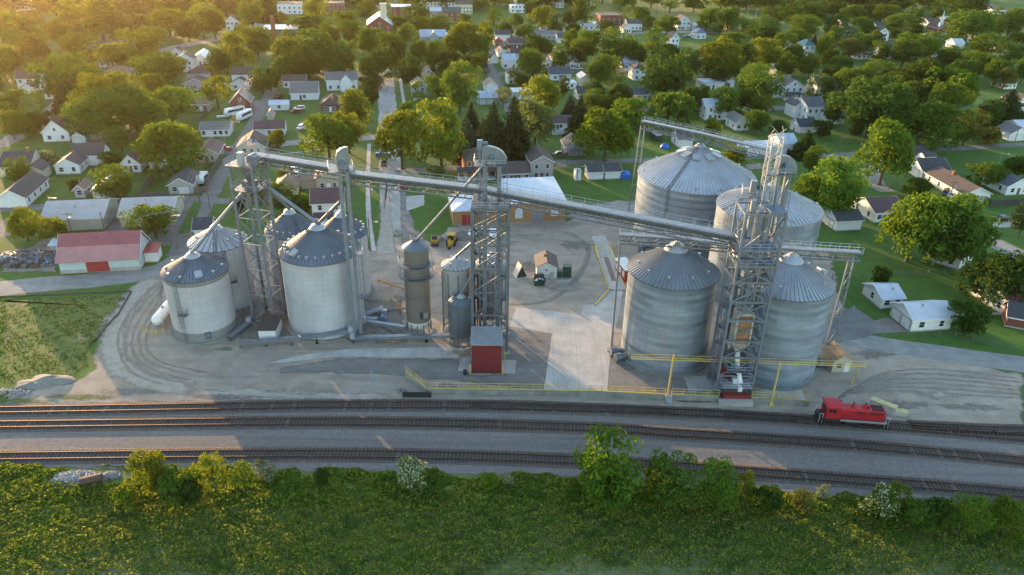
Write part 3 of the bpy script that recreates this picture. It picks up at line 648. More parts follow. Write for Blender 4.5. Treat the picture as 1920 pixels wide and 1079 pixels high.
# ---- lattice towers
def lattice(root, c4, z0, z1, levels, lr, br, mat=GALV, tops=None, brace='X', square=True):
    """four legs (each a part) and one bracing part; c4 are foot corners, tops the corners at z1"""
    tops = tops or c4
    at = lambda i, z: Vector((c4[i][0]+(tops[i][0]-c4[i][0])*(z-z0)/(z1-z0), c4[i][1]+(tops[i][1]-c4[i][1])*(z-z0)/(z1-z0), z))
    for i in range(4): MB().beam(at(i, z0), at(i, z1), lr, lr).build('leg', mat, root)
    b = MB()
    for k, z in enumerate(levels):
        for i in range(4):
            j = (i+1) % 4; b.beam(at(i, z), at(j, z), br*1.25, br*1.5)
            if k+1 < len(levels):
                z2 = levels[k+1]
                if brace in 'XA': b.beam(at(i, z), at(j, z2), br*.8)
                if brace in 'XB': b.beam(at(j, z), at(i, z2), br*.8)
    b.build('bracing', mat, root); return at
def platform(root, x0, y0, x1, y1, z, mat=GALVD, rail=True, sides='nsew', name='platform'):
    p = MB().box(x0, y0, z-.12, x1, y1, z).build(name, mat, root)
    if rail:
        b = MB(); e = .04; S = {'s': [(x0+e,y0+e,z),(x1-e,y0+e,z)], 'e': [(x1-e,y0+e,z),(x1-e,y1-e,z)], 'n': [(x1-e,y1-e,z),(x0+e,y1-e,z)], 'w': [(x0+e,y1-e,z),(x0+e,y0+e,z)]}
        for s in sides: railing(b, S[s])
        b.build('railing', GALVL, p)
    return p
def feet(root, pts, s=.9):
    for p in pts: MB().cbox((p[0], p[1], .15), (s, s, .3)).build('footing', CONC, root)

# left tower, turned to the town grid
t = thing('conveyor_tower', 'left lattice steel tower with flag and spouts to the white silos', 'tower', (-49.1, 132.0, 0), R(-14))
c4 = [(-2.3,-2.3),(2.3,-2.3),(2.3,2.3),(-2.3,2.3)]
lattice(t, c4, 0, 33.2, [.6, 6.6, 12.2, 17.6, 22.9, 28.2, 33.0], .42, .13)
feet(t, c4)
platform(t, -2.9,-2.9,2.9,2.9, 33.2); platform(t, -2.6,-2.6,2.6,2.6, 28.4, GALVD)
b = MB(); b.box(-1.2,-.9,28.5,1.2,.9,29.7); b.lathe([(.9,31.0),(.55,29.7)], 12); b.box(-.9,-.8,31.0,.9,.8,33.05); b.build('distributor', GALVD, t)
MB().box(-.5,-2.2,33.3,.5,-1.2,35.6).build('control_cabinet', GALVL, t)
b = MB(); b.box(.4,-.8,33.3,2.2,.8,34.6); b.tube((1.2,-.9,34.4),(1.2,.9,34.4),.55,12); b.build('drive_housing', GALV, t)
for z in (1.5,): b = MB(); ladder(b, (2.5, .3, .4), (2.5, .3, 33), (1,0,0)); b.build('ladder', GALVD, t)
# flag
f = thing('flag', 'united states flag flying on top of the left lattice tower', 'flag', (-46.6, 131.2, 34.2))
MB().tube((0,0,0),(0,0,3.6),.05,8).build('pole', GALVL, f)
FR, FWH, FB = M('flag_red', (.50,.03,.04), .8), M('flag_white', (.72,.70,.68), .8), M('flag_blue', (.03,.045,.20), .8)
b = MB(); nx, ny = 12, 13; vs = []
for j in range(ny+1):
    for i in range(nx+1):
        u, v = i/nx, j/ny; vs.append((-1.9*u, .16*math.sin(u*7+v)*u, 3.45-1.05*(1-v)-.28*u*u+.05*math.sin(u*9)))
for j in range(ny):
    for i in range(nx): k = j*(nx+1)+i; b.add([vs[k], vs[k+1], vs[k+nx+2], vs[k+nx+1]], [(0,1,2,3)], 2 if (j >= 6 and i < 5) else (0 if j % 2 == 0 else 1))
for a in range(5):
    for c in range(4):
        u, v = (a+.5)/nx, (6.9+c*1.6)/ny; q = Vector((-1.9*u, .16*math.sin(u*7+v)*u-.012, 3.45-1.05*(1-v)-.28*u*u)); s = .03
        b.add([q+Vector((-s,0,-s)), q+Vector((s,0,-s)), q+Vector((s,0,s)), q+Vector((-s,0,s))], [(0,1,2,3)], 1)
b.build('cloth', [FR, FWH, FB], f)

# bucket elevator left
def elevator(label, x, y, z, rz=0.0, leg=(.62,.5), gap=.75, plat=True, head_r=1.25, chute=None, z0=0.0, tall=False):
    t = thing('bucket_elevator', label, 'bucket elevator', (x, y, 0), rz)
    for s in (-1, 1):
        k = MB(); k.box(s*gap-leg[0]/2, -leg[1]/2, z0+.3, s*gap+leg[0]/2, leg[1]/2, z)
        zz = z0+3.0
        while zz < z-1: k.box(s*gap-leg[0]/2-.04, -leg[1]/2-.04, zz, s*gap+leg[0]/2+.04, leg[1]/2+.04, zz+.1); zz += 3.0
        k.build('trunk', GALV, t)
    b = MB(); b.box(-gap-.6,-.5,z0,gap+.6,.5,z0+1.5); b.build('boot', GALVD, t)
    h = MB(); prof = [(-gap-.5, 0), (-gap-.5, .9+head_r*.8), (-gap-.1, 1.0+head_r)] + [(-gap+.1+(2*gap+1.0)*math.sin(a), .5+(head_r+.5)*math.cos(a)) for a in [math.pi/2*i/8 for i in range(0,8)]] + [(gap+1.3, .45), (gap+1.3, -.5), (gap+.2, -.6)]
    if tall: prof = [(-1.05,0),(-1.05,1.7),(-.75,2.6),(-.1,3.1),(.6,3.3),(1.1,3.3),(1.1,-.3),(.5,-.6)]
    n = len(prof); h.add([(p[0], yy, z+p[1]) for yy in (-.45,.45) for p in prof], [tuple(range(n)), tuple(range(2*n-1,n-1,-1))]+[(i+n, (i+1)%n+n, (i+1)%n, i) for i in range(n)])
    hd = h.build('head', GALV, t)
    m = MB(); m.tube((-.1,-1.4,z+1.0),(-.1,-.4,z+1.0),.28,10); m.cbox((-.1,-1.0,z+.55),(.9,.9,.35)); m.build('motor', M('motor_green', (.10,.17,.18), .5), hd)
    if plat:
        p = platform(t, -gap-1.9, -1.9, gap+1.1, 1.7, z-.5)
    k = MB(); ladder(k, (gap+.7, .35, z0+1), (gap+.7, .35, z-.6), (1,0,0)); k.build('ladder', GALVD, t)
    for zr in (9.5, 18.5):
        if z > 30 and z0 == 0: platform(t, gap+.35,-.9,gap+1.6,.9,zr, sides='sen', name='rest_platform')
    return t
elevator('tall bucket elevator leg rising past the broad plain silo', -29.8, 124.66, 35.4, R(15), (.62,.6), .62, True, .85, None, 0.0, True)
# middle tower
t = thing('conveyor_tower', 'middle lattice tower enclosing elevator legs behind the red shed', 'tower', (-4.0, 124.6, 0), R(0))
c4 = [(-3.25,-3.5),(3.2,-3.5),(3.2,3.5),(-3.25,3.5)]
lattice(t, c4, 0, 29.3, [3.5, 8.2, 12.9, 17.6, 22.3, 25.9, 29.2], .48, .2, GALVD)
feet(t, c4, 1.1)
platform(t, -3.3,-3.6,3.3,3.6, 29.45, GALVD, True)
b = MB()
for z in range(4, 29, 2): b.tube((-2.2,2.2,z-2.0),(-.8,2.2,z),.03,4); b.box(-2.4,1.9,z,-.5,2.6,z+.05)
ladder(b, (1.9,-2.8,.5),(1.9,-2.8,29),(0,-1,0)); b.build('stairs', GALVD, t)
elevator('middle bucket elevator with curved head above the middle tower', -3.9, 125.6, 36.6, R(0), (.8,.6), 1.25, True, 1.6)
MB().box(0,0,0,.1,.1,.1)
# slim second leg inside
elevator('slim bucket elevator leg topped by a small head inside the middle tower', -6.1, 126.6, 38.4, R(90), (.42,.36), .42, False, .55)

# ---- work tower right
T0 = (36.1, 108.6)
work_t = t = thing('work_tower', 'tallest lattice work tower over the rail loadout between two grey silos', 'tower', (T0[0], T0[1], 0))
wX, wY = 6.3, 5.4
c4 = [(0,0),(wX,0),(wX,wY),(0,wY)]
lv = [.4, 4.2, 7.9, 11.1, 15.2, 18.7, 22.3, 25.2, 28.0, 34.1]
lattice(t, c4, 0, 34.3, lv, .36, .2)
feet(t, c4, 1.0)
platform(t, .1,.1,wX-.1,wY-.1, 28.05, M('blue_grey_deck', (.12,.16,.22), .6, .2), True, 'sew'); platform(t, .1,.1,wX-.1,wY-.1, 25.25, MATS['blue_grey_deck'], True, 'sew')
b = MB(); b.box(3.9,.3,34.3,wX+.3,wY-.2,34.45); b.build('roof_panel', MATS['blue_grey_deck'], t)
b = MB()
for z0, z1 in ((.4,4.2),(4.2,7.9),(7.9,11.1),(11.1,15.2),(15.2,18.7),(18.7,22.3)):
    b.beam((1.2,4.6,z0),(4.6,4.6,z1),.2,.5); b.tube((1.2,4.2,z0+1),(4.6,4.2,z1+1),.035,4); b.box(.3,4.3,z1-.06,1.3,5.2,z1)
ladder(b, (-.35,.8,.6),(-.35,.8,34),(-1,0,0)); b.build('stairs', GALVD, t)
# weigh bin inside the tower
b = MB(); b.box(2.0,1.0,10.0,4.6,3.4,15.6); b.build('weigh_bin', RUSTY, t)
b = MB(); b.box(1.9,.9,15.6,4.7,3.5,15.9); b.box(1.85,.85,9.9,2.15,3.5,15.6); b.box(4.45,.85,9.9,4.75,3.5,15.6); b.add([(2.0,1.0,10),(4.6,1.0,10),(4.6,3.4,10),(2.0,3.4,10),(2.9,1.8,7.8),(3.7,1.8,7.8),(3.7,2.6,7.8),(2.9,2.6,7.8)], [(0,1,5,4),(1,2,6,5),(2,3,7,6),(3,0,4,7)]); b.build('weigh_bin_frame', CREAM, t)
b = MB(); b.tube((3.3,2.0,7.8),(3.4,1.2,5.6),.45,10); b.tube((3.4,1.2,5.8),(3.9,-.6,3.0),.42,10); b.build('load_spout', WHITE_M, t)
platform(t, 1.2,-.8,5.6,3.2, 5.4, GALVD, True, 'sew', 'catwalk'); platform(t, .6,-1.4,5.9,1.6, 2.6, GALVL, True, 'sew', 'catwalk')
b = MB(); b.box(2.7,-.4,2.7,3.9,.6,3.7); b.box(3.4,-1.5,1.9,4.1,-.5,2.75); b.build('loadout_head', WHITE_M, t)
b = MB(); b.tube((2.4,.6,5.5),(2.4,.6,6.6),.3,10); b.build('motor', M('teal_motor', (.02,.22,.18), .5), t)
b = MB(); b.beam((-5.6,-.9,.2),(.7,-1.0,2.6),.8,.16)
for s in (-.4,.4): b.tube((-5.6,-.9+s,1.2),(.7,-1.0+s,3.6),.04,5); b.tube((-5.6,-.9+s,.7),(.7,-1.0+s,3.1),.04,5)
for k in range(7):
    for s in (-.4,.4): x = -5.6+6.3*k/6; b.tube((x,-.9+s,.2+.4*k),(x,-.9+s,1.2+.4*k),.035,4)
b.build('stair_flight', GALV, t)
RED_SK = siding('red_sheet', (.20,.022,.022), .3, .15, axis='X')
b = MB(); b.box(.9,-2.2,.0,5.5,-1.2,1.5); b.box(.9,2.0,0,3.0,2.4,5.0); b.build('red_skirt', RED_SK, t)
elevator('right bucket elevator head with curved hood above the work tower', 38.6, 114.9, 35.8, R(75), (.6,.5), .6, True, .85)
# belts and spouts of the work tower's upper floors
b = MB(); b.box(2.4,1.6,28.2,3.4,2.8,34.0); b.box(1.0,1.2,31.0,1.8,2.0,36.0); b.tube((3.9,2.2,29.2),(3.9,2.2,33.5),.4,10); b.box(1.4,3.2,25.4,2.8,4.4,27.2); b.tube((3.2,2.0,22.5),(3.0,2.0,16),.42,10); b.tube((2.6,2.6,25),(2.5,2.4,16),.3,10); b.build('distributor', GALV, t)
# spouts from the work tower
def spout(label, p, q, r=.28, m=GALV):
    p, q = Vector(p), Vector(q); o = thing('grain_spout', label, 'spout', q); k = MB(); k.tube(p-q, (0,0,0), r, 10); d = (p-q)
    k.build('pipe', m, o)
    f = MB(); n = max(2, int(d.length/4))
    for i in range(n+1): c = d*(i/n); f.tube(c-d.normalized()*.06, c+d.normalized()*.06, r*1.35, 10)
    f.build('flange', GALVD, o); return o
spout('spout running down from the left tower to the banded silo', (-49.6,133.6,28.6), (-60.6,128.0,16.7), .33)
spout('spout from the left tower down to the weathered roof silo', (-49.3,134.8,28.3), (-60.2,139.5,17.5), .3)
spout('spout from the left tower to the silo behind it', (-48.2,135.2,28.2), (-46.3,143.7,19.7), .3)
spout('long spout from the left tower to the broad plain silo', (-47.7,133.9,28.7), (-37.5,131.5,21.9), .36)
spout('spout slanting from the left elevator head to the broad silo', (-30.9,125.2,28.5), (-36.8,131.0,21.9), .32)
spout('spout from the bridge down to the dryer top', (-4.9,125.6,36.2), (-18.0,128.7,19.9), .24)
spout('spout from the middle tower to the silver hopper bin', (-7.0,126.5,21.0), (-10.7,129.3,16.3), .24)
spout('spout from the middle tower to the small blue grey bin', (-6.9,124.5,15.6), (-9.6,124.6,10.8), .26)
spout('spout from the work tower down to the pale roofed bin behind it', (38.8,113.8,34.0), (52.0,147.0,24.8), .3)

# ---- conveyor bridge
def bridge(label, P, w=1.7, d=1.5, name='conveyor_bridge', housing=True, n_step=2.4, deep=2.0, rails='both', cover=GALVL):
    P = [Vector(p) for p in P]; o = P[0]; t = thing(name, label, 'conveyor', (o.x, o.y, o.z)); P = [p-o for p in P]
    tr, rl, hs, ck = MB(), MB(), MB(), MB()
    for a, b in zip(P[:-1], P[1:]):
        L = (b-a).length; u = (b-a)/L; side = Vector((-u.y, u.x, 0)).normalized()*(w/2); up = Vector((0,0,1)); n = max(2, int(L/n_step))
        for s in (-1, 1):
            tr.beam(a+side*s, b+side*s, .2, .24); tr.beam(a+side*s-up*deep, b+side*s-up*deep, .2, .24)
            for k in range(n):
                c0, c1 = a.lerp(b, k/n)+side*s, a.lerp(b, (k+1)/n)+side*s
                tr.beam(c0, c0-up*deep, .10); tr.beam(c0, c1-up*deep, .10) if k % 2 == 0 else tr.beam(c0-up*deep, c1, .10)
        for k in range(n+1):
            c = a.lerp(b, k/n); tr.beam(c-side, c+side, .1); tr.beam(c-side-up*deep, c+side-up*deep, .1)
        if housing:
            q = side.normalized()*(w*.2)
            hs.beam(a-q-up*.6, b-q-up*.6, w*.30, .5); hs.beam(a-q+up*.08, b-q+up*.08, w*.5, .06)
            for k in range(n+1): c = a.lerp(b, k/n)-q-up*.6; hs.beam(c-u*.05, c+u*.05, w*.36, .62)
        ck.beam(a+side*.1+up*.10, b+side*.1+up*.10, w*.78, .05)
        sides = (-1, 1) if rails == 'both' else (1,)
        for s in sides: railing(rl, [a+side*s+up*.08, b+side*s+up*.08], 1.1, .04, n_step)
    tr.build('truss', GALVD, t)
    if housing: hs.build('conveyor_housing', M('housing_dark', (.085,.10,.12), .55, .3, .3, .8), t)
    ck.build('catwalk', GALV, t); rl.build('railing', GALVL, t)
    return t
bridge('long inclined conveyor bridge from the left tower to the work tower', [(-48.3,133.6,34.3),(-30.0,130.4,32.8),(-29.4,130.3,32.2),(-6.0,126.6,31.2),(36.6,112.6,28.9)], 2.1, deep=1.9)
MB()
bridge('horizontal catwalk conveyor crossing above the two grey front silos', [(19.0,122.9,24.3),(29.3,122.5,24.0),(48.7,119.2,23.9),(62.0,121.9,22.2)], 1.5, 1.5, 'conveyor_bridge', False, 1.9, 1.5)
bridge('high conveyor gallery spanning over the largest bin', [(32.1,187.2,27.9),(45,177.9,27.6),(58.6,167.3,27.0)], 1.5, 1.5, 'conveyor_bridge', False, 2.0, 2.0)
# trestle legs
def trestle(label, foot, top, w=1.3, dirv=(1,0)):
    f, q = Vector(foot), Vector(top); t = thing('trestle_leg', label, 'support', f); d = Vector((dirv[0], dirv[1], 0)).normalized()*(w/2); q = q-f
    for s in (-1, 1): MB().beam(d*s*1.0, q+d*s*.6, .26, .26).build('leg', GALV, t)
    b = MB(); n = max(3, int(q.z/2.6))
    for k in range(n):
        a0, a1 = q*(k/n), q*((k+1)/n); s0, s1 = d*(1-.4*k/n), d*(1-.4*(k+1)/n)
        b.beam(a0-s0, a0+s0, .11); b.beam(a0-s0*(1 if k % 2 else -1), a1+s1*(1 if k % 2 else -1), .1)
    b.build('bracing', GALV, t); MB().cbox((0,0,.12), (w+1.0,1.2,.24)).build('footing', CONC, t)
trestle('slender single trestle at the left end of the catwalk over the front silos', (19.4,122.9,0), (19.2,122.6,22.9), .7, (.3,1))
trestle('leaning lattice trestle leg beside the beige shed', (60.6,121.8,0), (60.9,122.2,20.8), 2.0, (1,.35))
trestle('tall lattice trestle leg left of the largest bin', (31.6,188.0,0), (32.3,187.2,26.6), 1.7, (1,-.3))
# caged ladder mast and second elevator rising out of the work tower
m0 = (4.1, 4.3); b = MB(); at_ = [(m0[0]-.85,m0[1]-.85),(m0[0]+.85,m0[1]-.85),(m0[0]+.85,m0[1]+.85),(m0[0]-.85,m0[1]+.85)]
for x_, y_ in at_: b.beam((x_,y_,16),(x_,y_,45.3),.17)
for k in range(20):
    z_ = 16+k*1.54
    for i in range(4): j = (i+1)%4; b.beam((*at_[i],z_),(*at_[j],z_),.08); b.beam((*at_[i if k%2 else j],z_),(*at_[j if k%2 else i],z_+1.54),.07)
mast = b.build('ladder_mast', GALVL, work_t)
b = MB(); ladder(b, (m0[0],m0[1]-1.1,20), (m0[0],m0[1]-1.1,45), (0,-1,0), .8, True, .4); b.build('ladder', GALVL, mast)
platform(work_t, m0[0]-1.0, m0[1]-1.4, m0[0]+3.2, m0[1]+1.2, 39.6, GALVD, True, 'sen')
b = MB()
for x_ in (m0[0]+1.3, m0[0]+2.9): b.beam((x_,m0[1]-1.0,34.4),(x_,m0[1]-1.0,39.5),.16); b.beam((x_,m0[1]+1.0,34.4),(x_,m0[1]+1.0,39.5),.16)
b.beam((m0[0]+1.3,m0[1]-1.0,34.4),(m0[0]+2.9,m0[1]-1.0,39.5),.1); b.build('head_frame', GALV, work_t)
elevator('bucket elevator with curved hood high on the caged ladder mast', T0[0]+m0[0]+1.9, T0[1]+m0[1], 40.2, R(4), (.6,.5), .75, False, 1.3, None, 20.0)
trestle('plain trestle under the right end of the high gallery', (58.6,167.3,0), (58.6,167.3,25.8), 1.6, (1,-.3))

# ---- ground conveyors
def ground_conveyor(label, P, w=.75, h=.8, leg=4.5, z=1.4):
    P = [Vector((p[0], p[1], z if len(p) < 3 else p[2])) for p in P]; o = P[0]; t = thing('ground_conveyor', label, 'conveyor', (o.x, o.y, 0)); P = [Vector((p.x-o.x, p.y-o.y, p.z)) for p in P]
    b = MB()
    for a, c in zip(P[:-1], P[1:]):
        b.beam(a, c, w, h*.7); b.beam(a+Vector((0,0,h*.37)), c+Vector((0,0,h*.37)), w*1.12, .07); L = (c-a).length; n = max(1, int(L/leg))
        for k in range(n+1): q = a.lerp(c, k/n); l = MB(); l.beam((q.x,q.y,0), q, .12); l.cbox((q.x,q.y,.08), (.5,.5,.16)); l.build('support', GALVD, t); b.beam(q+Vector((0,0,-.02)), q+((c-a).normalized()*.08)+Vector((0,0,-.02)), w*1.15, h*.85)
    b.build('trough', GALV, t)
    e = MB(); q = P[-1]; e.cbox((q.x, q.y, q.z+.5), (.9,.9,1.2)); e.build('drive', GALVL, t); return t
ground_conveyor('low conveyor running past the small white shed to the elevator leg', [(-51.6,121.1,.9),(-37.5,123.2,1.6),(-31.0,124.4,2.2)])
ground_conveyor('low straight conveyor between the elevator leg and the red shed', [(-7.6,125.3,1.2),(-16.5,124.6,1.2),(-30.6,123.6,1.2)])
ground_conveyor('short low conveyor from the elevator leg to the dryer', [(-20.9,127.3,1.5),(-29.2,129.0,1.7)])
ground_conveyor('short conveyor lying between the banded silo and the left tower', [(-54.4,123.4,.7),(-52.5,129.5,.7)], .9, .7, 3, .7)
# ------------------------------------------------------------------ yard buildings and small things
def bollard(p, label, h=1.3, group=None, m=YELLOW, r=.13):
    b = MB(); b.tube((0,0,0),(0,0,h),r,10); b.lathe([(r,h),(r*.6,h+.06),(.01,h+.08)],10)
    return tag(b.build('bollard', m, None, False, (p[0],p[1],0)), label, 'bollard', group)
# red receiving shed (about 5.3 x 4.5 m, single-pitch roof)
t = thing('red_shed', 'tall dark red metal shed with pale sloping roof under the middle tower', 'shed', (-7.0, 114.0, 0), R(1.5))
RED_W = siding('red_shed_sheet', (.15,.018,.021), .3, .12, axis='X', rough=.5)
b = MB(); w, d, h0, h1 = 5.35, 4.7, 6.2, 7.0
b.add([(0,0,0),(w,0,0),(w,d,0),(0,d,0),(0,0,h0),(w,0,h0),(w,d,h1),(0,d,h1)], [(0,1,5,4),(1,2,6,5),(2,3,7,6),(3,0,4,7),(4,5,6,7)]); b.build('wall', RED_W, t)
b = MB(); n = 18
for k in range(n): x0 = -.18+(w+.36)*k/n; x1 = -.18+(w+.36)*(k+1)/n; b.add([(x0,-.25,h0+.03),(x1-.06,-.25,h0+.03),(x1-.06,d+.2,h1+.05),(x0,d+.2,h1+.05)], [(0,1,2,3)]); b.beam((x1-.03,-.25,h0+.06),(x1-.03,d+.2,h1+.08),.07,.08)
b.beam((-.2,-.25,h0),(w+.2,-.25,h0),.1,.2); b.beam((-.2,-.25,h0),(-.2,d+.2,h1),.1,.18); b.beam((w+.2,-.25,h0),(w+.2,d+.2,h1),.1,.18); b.build('roof', binroof('zinc_roof', (.36,.37,.38), .4, .45, (.2,.16,.12), .5), t)
for s in (-.12, w+.12): b = MB(); b.cbox((s, 1.2, 3.4), (.18,.35,.3)); b.build('wall_lamp', GALVL, t)
for x, y, lab in ((-7.3,113.7,'yellow bollard at the front left corner of the red shed'),(-1.4,113.8,'yellow bollard at the front right corner of the red shed'),(-1.1,118.6,'yellow bollard beside the right wall of the red shed')): bollard((x,y), lab, 1.9, 'bollards by the red shed')
b = MB(); b.lathe([(.38,0),(.38,.9),(.3,.95),(.01,.95)], 14); tag(b.build('oil_drum', DARKM, None, False, (-8.2,113.6,0)), 'black drum standing left of the red shed', 'drum')
# generic little gabled building for the yard
def gable_mesh(w, d, h, rise, axis='x', ov=.3, th=.14):
    wl, rf = MB(), MB()
    if axis == 'x':
        wl.add([(0,0,0),(w,0,0),(w,d,0),(0,d,0),(0,0,h),(w,0,h),(w,d,h),(0,d,h),(0,d/2,h+rise),(w,d/2,h+rise)], [(0,1,5,4),(2,3,7,6),(3,0,4,8,7),(1,2,6,9,5)])
        s = rise/(d/2)
        for y0, y1 in ((-ov, d/2), (d+ov, d/2)):
            z0, z1 = h-ov*s+.02, h+rise+.02
            v = [(-ov,y0,z0),(w+ov,y0,z0),(w+ov,y1,z1),(-ov,y1,z1)]; v += [(a,b,c+th) for a,b,c in v]
            rf.add(v, [(0,3,2,1),(4,5,6,7),(0,1,5,4),(1,2,6,5),(2,3,7,6),(3,0,4,7)])
    else:
        wl.add([(0,0,0),(w,0,0),(w,d,0),(0,d,0),(0,0,h),(w,0,h),(w,d,h),(0,d,h),(w/2,0,h+rise),(w/2,d,h+rise)], [(0,1,5,8,4),(1,2,6,5),(2,3,7,9,6),(3,0,4,7)])
        s = rise/(w/2)
        for x0, x1 in ((-ov, w/2), (w+ov, w/2)):
            z0, z1 = h-ov*s+.02, h+rise+.02
            v = [(x0,-ov,z0),(x1,-ov,z1),(x1,d+ov,z1),(x0,d+ov,z0)]; v += [(a,b,c+th) for a,b,c in v]
            rf.add(v, [(0,3,2,1),(4,5,6,7),(0,1,5,4),(1,2,6,5),(2,3,7,6),(3,0,4,7)])
    return wl, rf
# white control shed by the left tower
t = thing('shed', 'small white shed with flat dark roof between the banded and broad silos', 'shed', (-48.6, 123.2, 0), R(4))
MB().box(0,0,0,3.2,5.6,2.6).build('wall', siding('white_siding', (.62,.63,.64)), t)
MB().box(-.25,-.25,2.6,3.45,5.85,2.8).build('roof', shingle('brown_roof_felt', (.075,.062,.055)), t)
MB().box(.5,-.05,.1,1.5,-.01,2.1).build('door', WHITE_M, t)
# propane tank
t = thing('propane_tank', 'white propane tank lying beside the banded silo', 'tank', (-70.2, 131.0, 0), R(2))
b = MB(); b.lathe([(.05,-4.2),(.7,-3.95),(1.05,-3.4),(1.1,-3.0),(1.1,3.0),(1.05,3.4),(.7,3.95),(.05,4.2)], 20); b.v = [(x, zz, 1.75+y) for x, y, zz in b.v]; b.build('tank', M('tank_white', (.72,.71,.69), .4), t, True)
for yy in (-2.2, 2.2): MB().box(-.9, yy-.25, 0, .9, yy+.25, 1.05).build('saddle', CONC, t)
b = MB(); b.tube((0,0,2.8),(0,0,3.1),.25,10); b.build('valve_dome', GALVD, t)
for k, (x, y) in enumerate(((-72.3,126.0),(-71.2,125.4),(-70.2,125.0),(-69.2,125.0),(-68.2,125.6))): bollard((x,y), 'worn yellow bollard in the row guarding the propane tank', 1.2, 'bollards guarding the propane tank')
# beige shed at the right
t = thing('shed', 'beige garden shed with white door under the leaning trestle', 'shed', (59.6, 116.6, 0), R(4))
wl, rf = gable_mesh(3.7, 4.6, 2.5, 1.3, 'y', .2); wl.build('wall', siding('beige_siding', (.40,.36,.27), .25, axis='X'), t); rf.build('roof', shingle('tan_shingle', (.30,.22,.14)), t)
MB().box(2.2,-.06,.1,3.2,-.01,2.1).build('door', WHITE_M, t); b = MB(); b.box(.8,-.06,1.1,1.6,-.02,1.9); b.build('window', M('dark_glass', (.02,.024,.03), .1), t)
for p, lab in (((63.8,115.3),'yellow bollard right of the beige shed'),((61.9,112.9),'yellow bollard in front of the beige shed')): bollard(p, lab, 1.5)
# concrete blocks behind the locomotive
BLK = M('block_concrete', (.34,.335,.30), .9, 0, .25, .8); BLKY = M('block_yellow', (.50,.44,.20), .8, 0, .3, 1.2)
p = W(1630, 760); q = W(1672, 776); t = thing('block_wall', 'long pale concrete block with yellow top behind the locomotive', 'barrier', (p.x, p.y, 0), math.atan2(q.y-p.y, q.x-p.x))
MB().box(0,-.6,0,4.2,.6,1.5).build('block', BLK, t); MB().box(-.02,-.62,1.5,4.22,.62,1.6).build('yellow_cap', BLKY, t)
p = W(1673, 776); t = thing('block_wall', 'short low concrete block at the right end of the block row', 'barrier', (p.x, p.y, 0), R(-12))
MB().box(0,-.5,0,2.3,.5,.8).build('block', BLK, t); MB().box(-.02,-.52,.8,2.32,.52,.9).build('yellow_cap', BLKY, t)
# dock wall with yellow railing
WP = [(-18.8,112.4),(-14.4,107.4),(0,107.6),(16,107.6),(27.0,107.1)]
def wallrun(label, P, h=1.15, th=.45, name='dock_wall', rail=True, m=CONCD):
    o = P[0]; t = thing(name, label, 'wall', (o[0], o[1], 0)); P = [(p[0]-o[0], p[1]-o[1]) for p in P]; b = MB()
    for a, c in zip(P[:-1], P[1:]): b.beam((a[0],a[1],h/2),(c[0],c[1],h/2), th, h)
    b.build('wall', m, t)
    c = MB()
    for a, e in zip(P[:-1], P[1:]): c.beam((a[0],a[1],h+.03),(e[0],e[1],h+.03), th*.5, .09)
    c.build('kerb_stripe', YELLOW, t)
    if rail: r = MB(); railing(r, [(x,y,h+.02) for x,y in P], 1.1, .045, 1.9); r.build('railing', YELLOW, t)
    return t
wallrun('long concrete dock wall with yellow railing beside the siding', WP)
wallrun('concrete dock wall with yellow railing left of the loadout', [(28.1,107.1),(36.3,106.9)])
wallrun('short concrete dock wall right of the loadout under the work tower', [(41.9,106.7),(46,106.5),(51.6,106.0)], rail=True)
b = MB()
for k in range(4): b.box(-.5,-.9+.25*k-.3,0,.5,-.9+.25*k,.28*(k+1))
tag(b.build('dock_steps', GALVL, None, False, (27.55,106.9,0)), 'small metal steps through the gap in the yellow railing', 'steps')
b = MB(); b.box(-2.4,-.1,.0,2.6,.1,1.0); tag(b.build('culvert_wall', M('pit_dark', (.02,.02,.02), .9), None, False, (-16.2,106.3,0)), 'dark sunken opening below the left end of the dock railing', 'opening')
MBx = MB(); MBx.box(-2.9,-.5,0,2.9,.5,.9); tag(MBx.build('loadout_footing', CONC, None, False, (39.0,105.9,0)), 'concrete footing beneath the red loadout skirt', 'footing')
# yellow safety gantry
t = thing('safety_gantry', 'long yellow fall protection gantry beam carried on two bent posts', 'gantry', (21.1, 110.6, 0))
g0, g1 = Vector((0,0,6.2)), Vector((40.3,-1.6,6.6)); b = MB()
for s in (-.35,.35): b.tube(g0+Vector((0,s,0)), g1+Vector((0,s,0)), .07, 6)
for k in range(41):
    c = g0.lerp(g1, k/40); b.beam(c+Vector((0,-.35,0)), c+Vector((0,.35,0)), .05)
    if k < 40: b.beam(c+Vector((0,-.35,0)), g0.lerp(g1,(k+1)/40)+Vector((0,.35,0)), .05)
for s in (.5,): b.tube(g0+Vector((0,s,.45)), g1+Vector((0,s,.45)), .045, 5)
b.build('beam', YELLOW, t)
for (fx, fy, k) in ((27.7-21.1, 108.2-110.6, .17), (45.3-21.1, 106.2-110.6, .61)):
    b = MB(); c = g0.lerp(g1, k); f = Vector((fx, fy, 0)); tp = Vector((fx+.15, fy+.2, 8.4)); b.tube(f, tp, .15, 8); b.tube(tp, Vector((fx+1.0, c.y, c.z)), .13, 8); b.cbox((fx, fy, .15), (.8,.8,.3)); b.build('post', YELLOW, t)
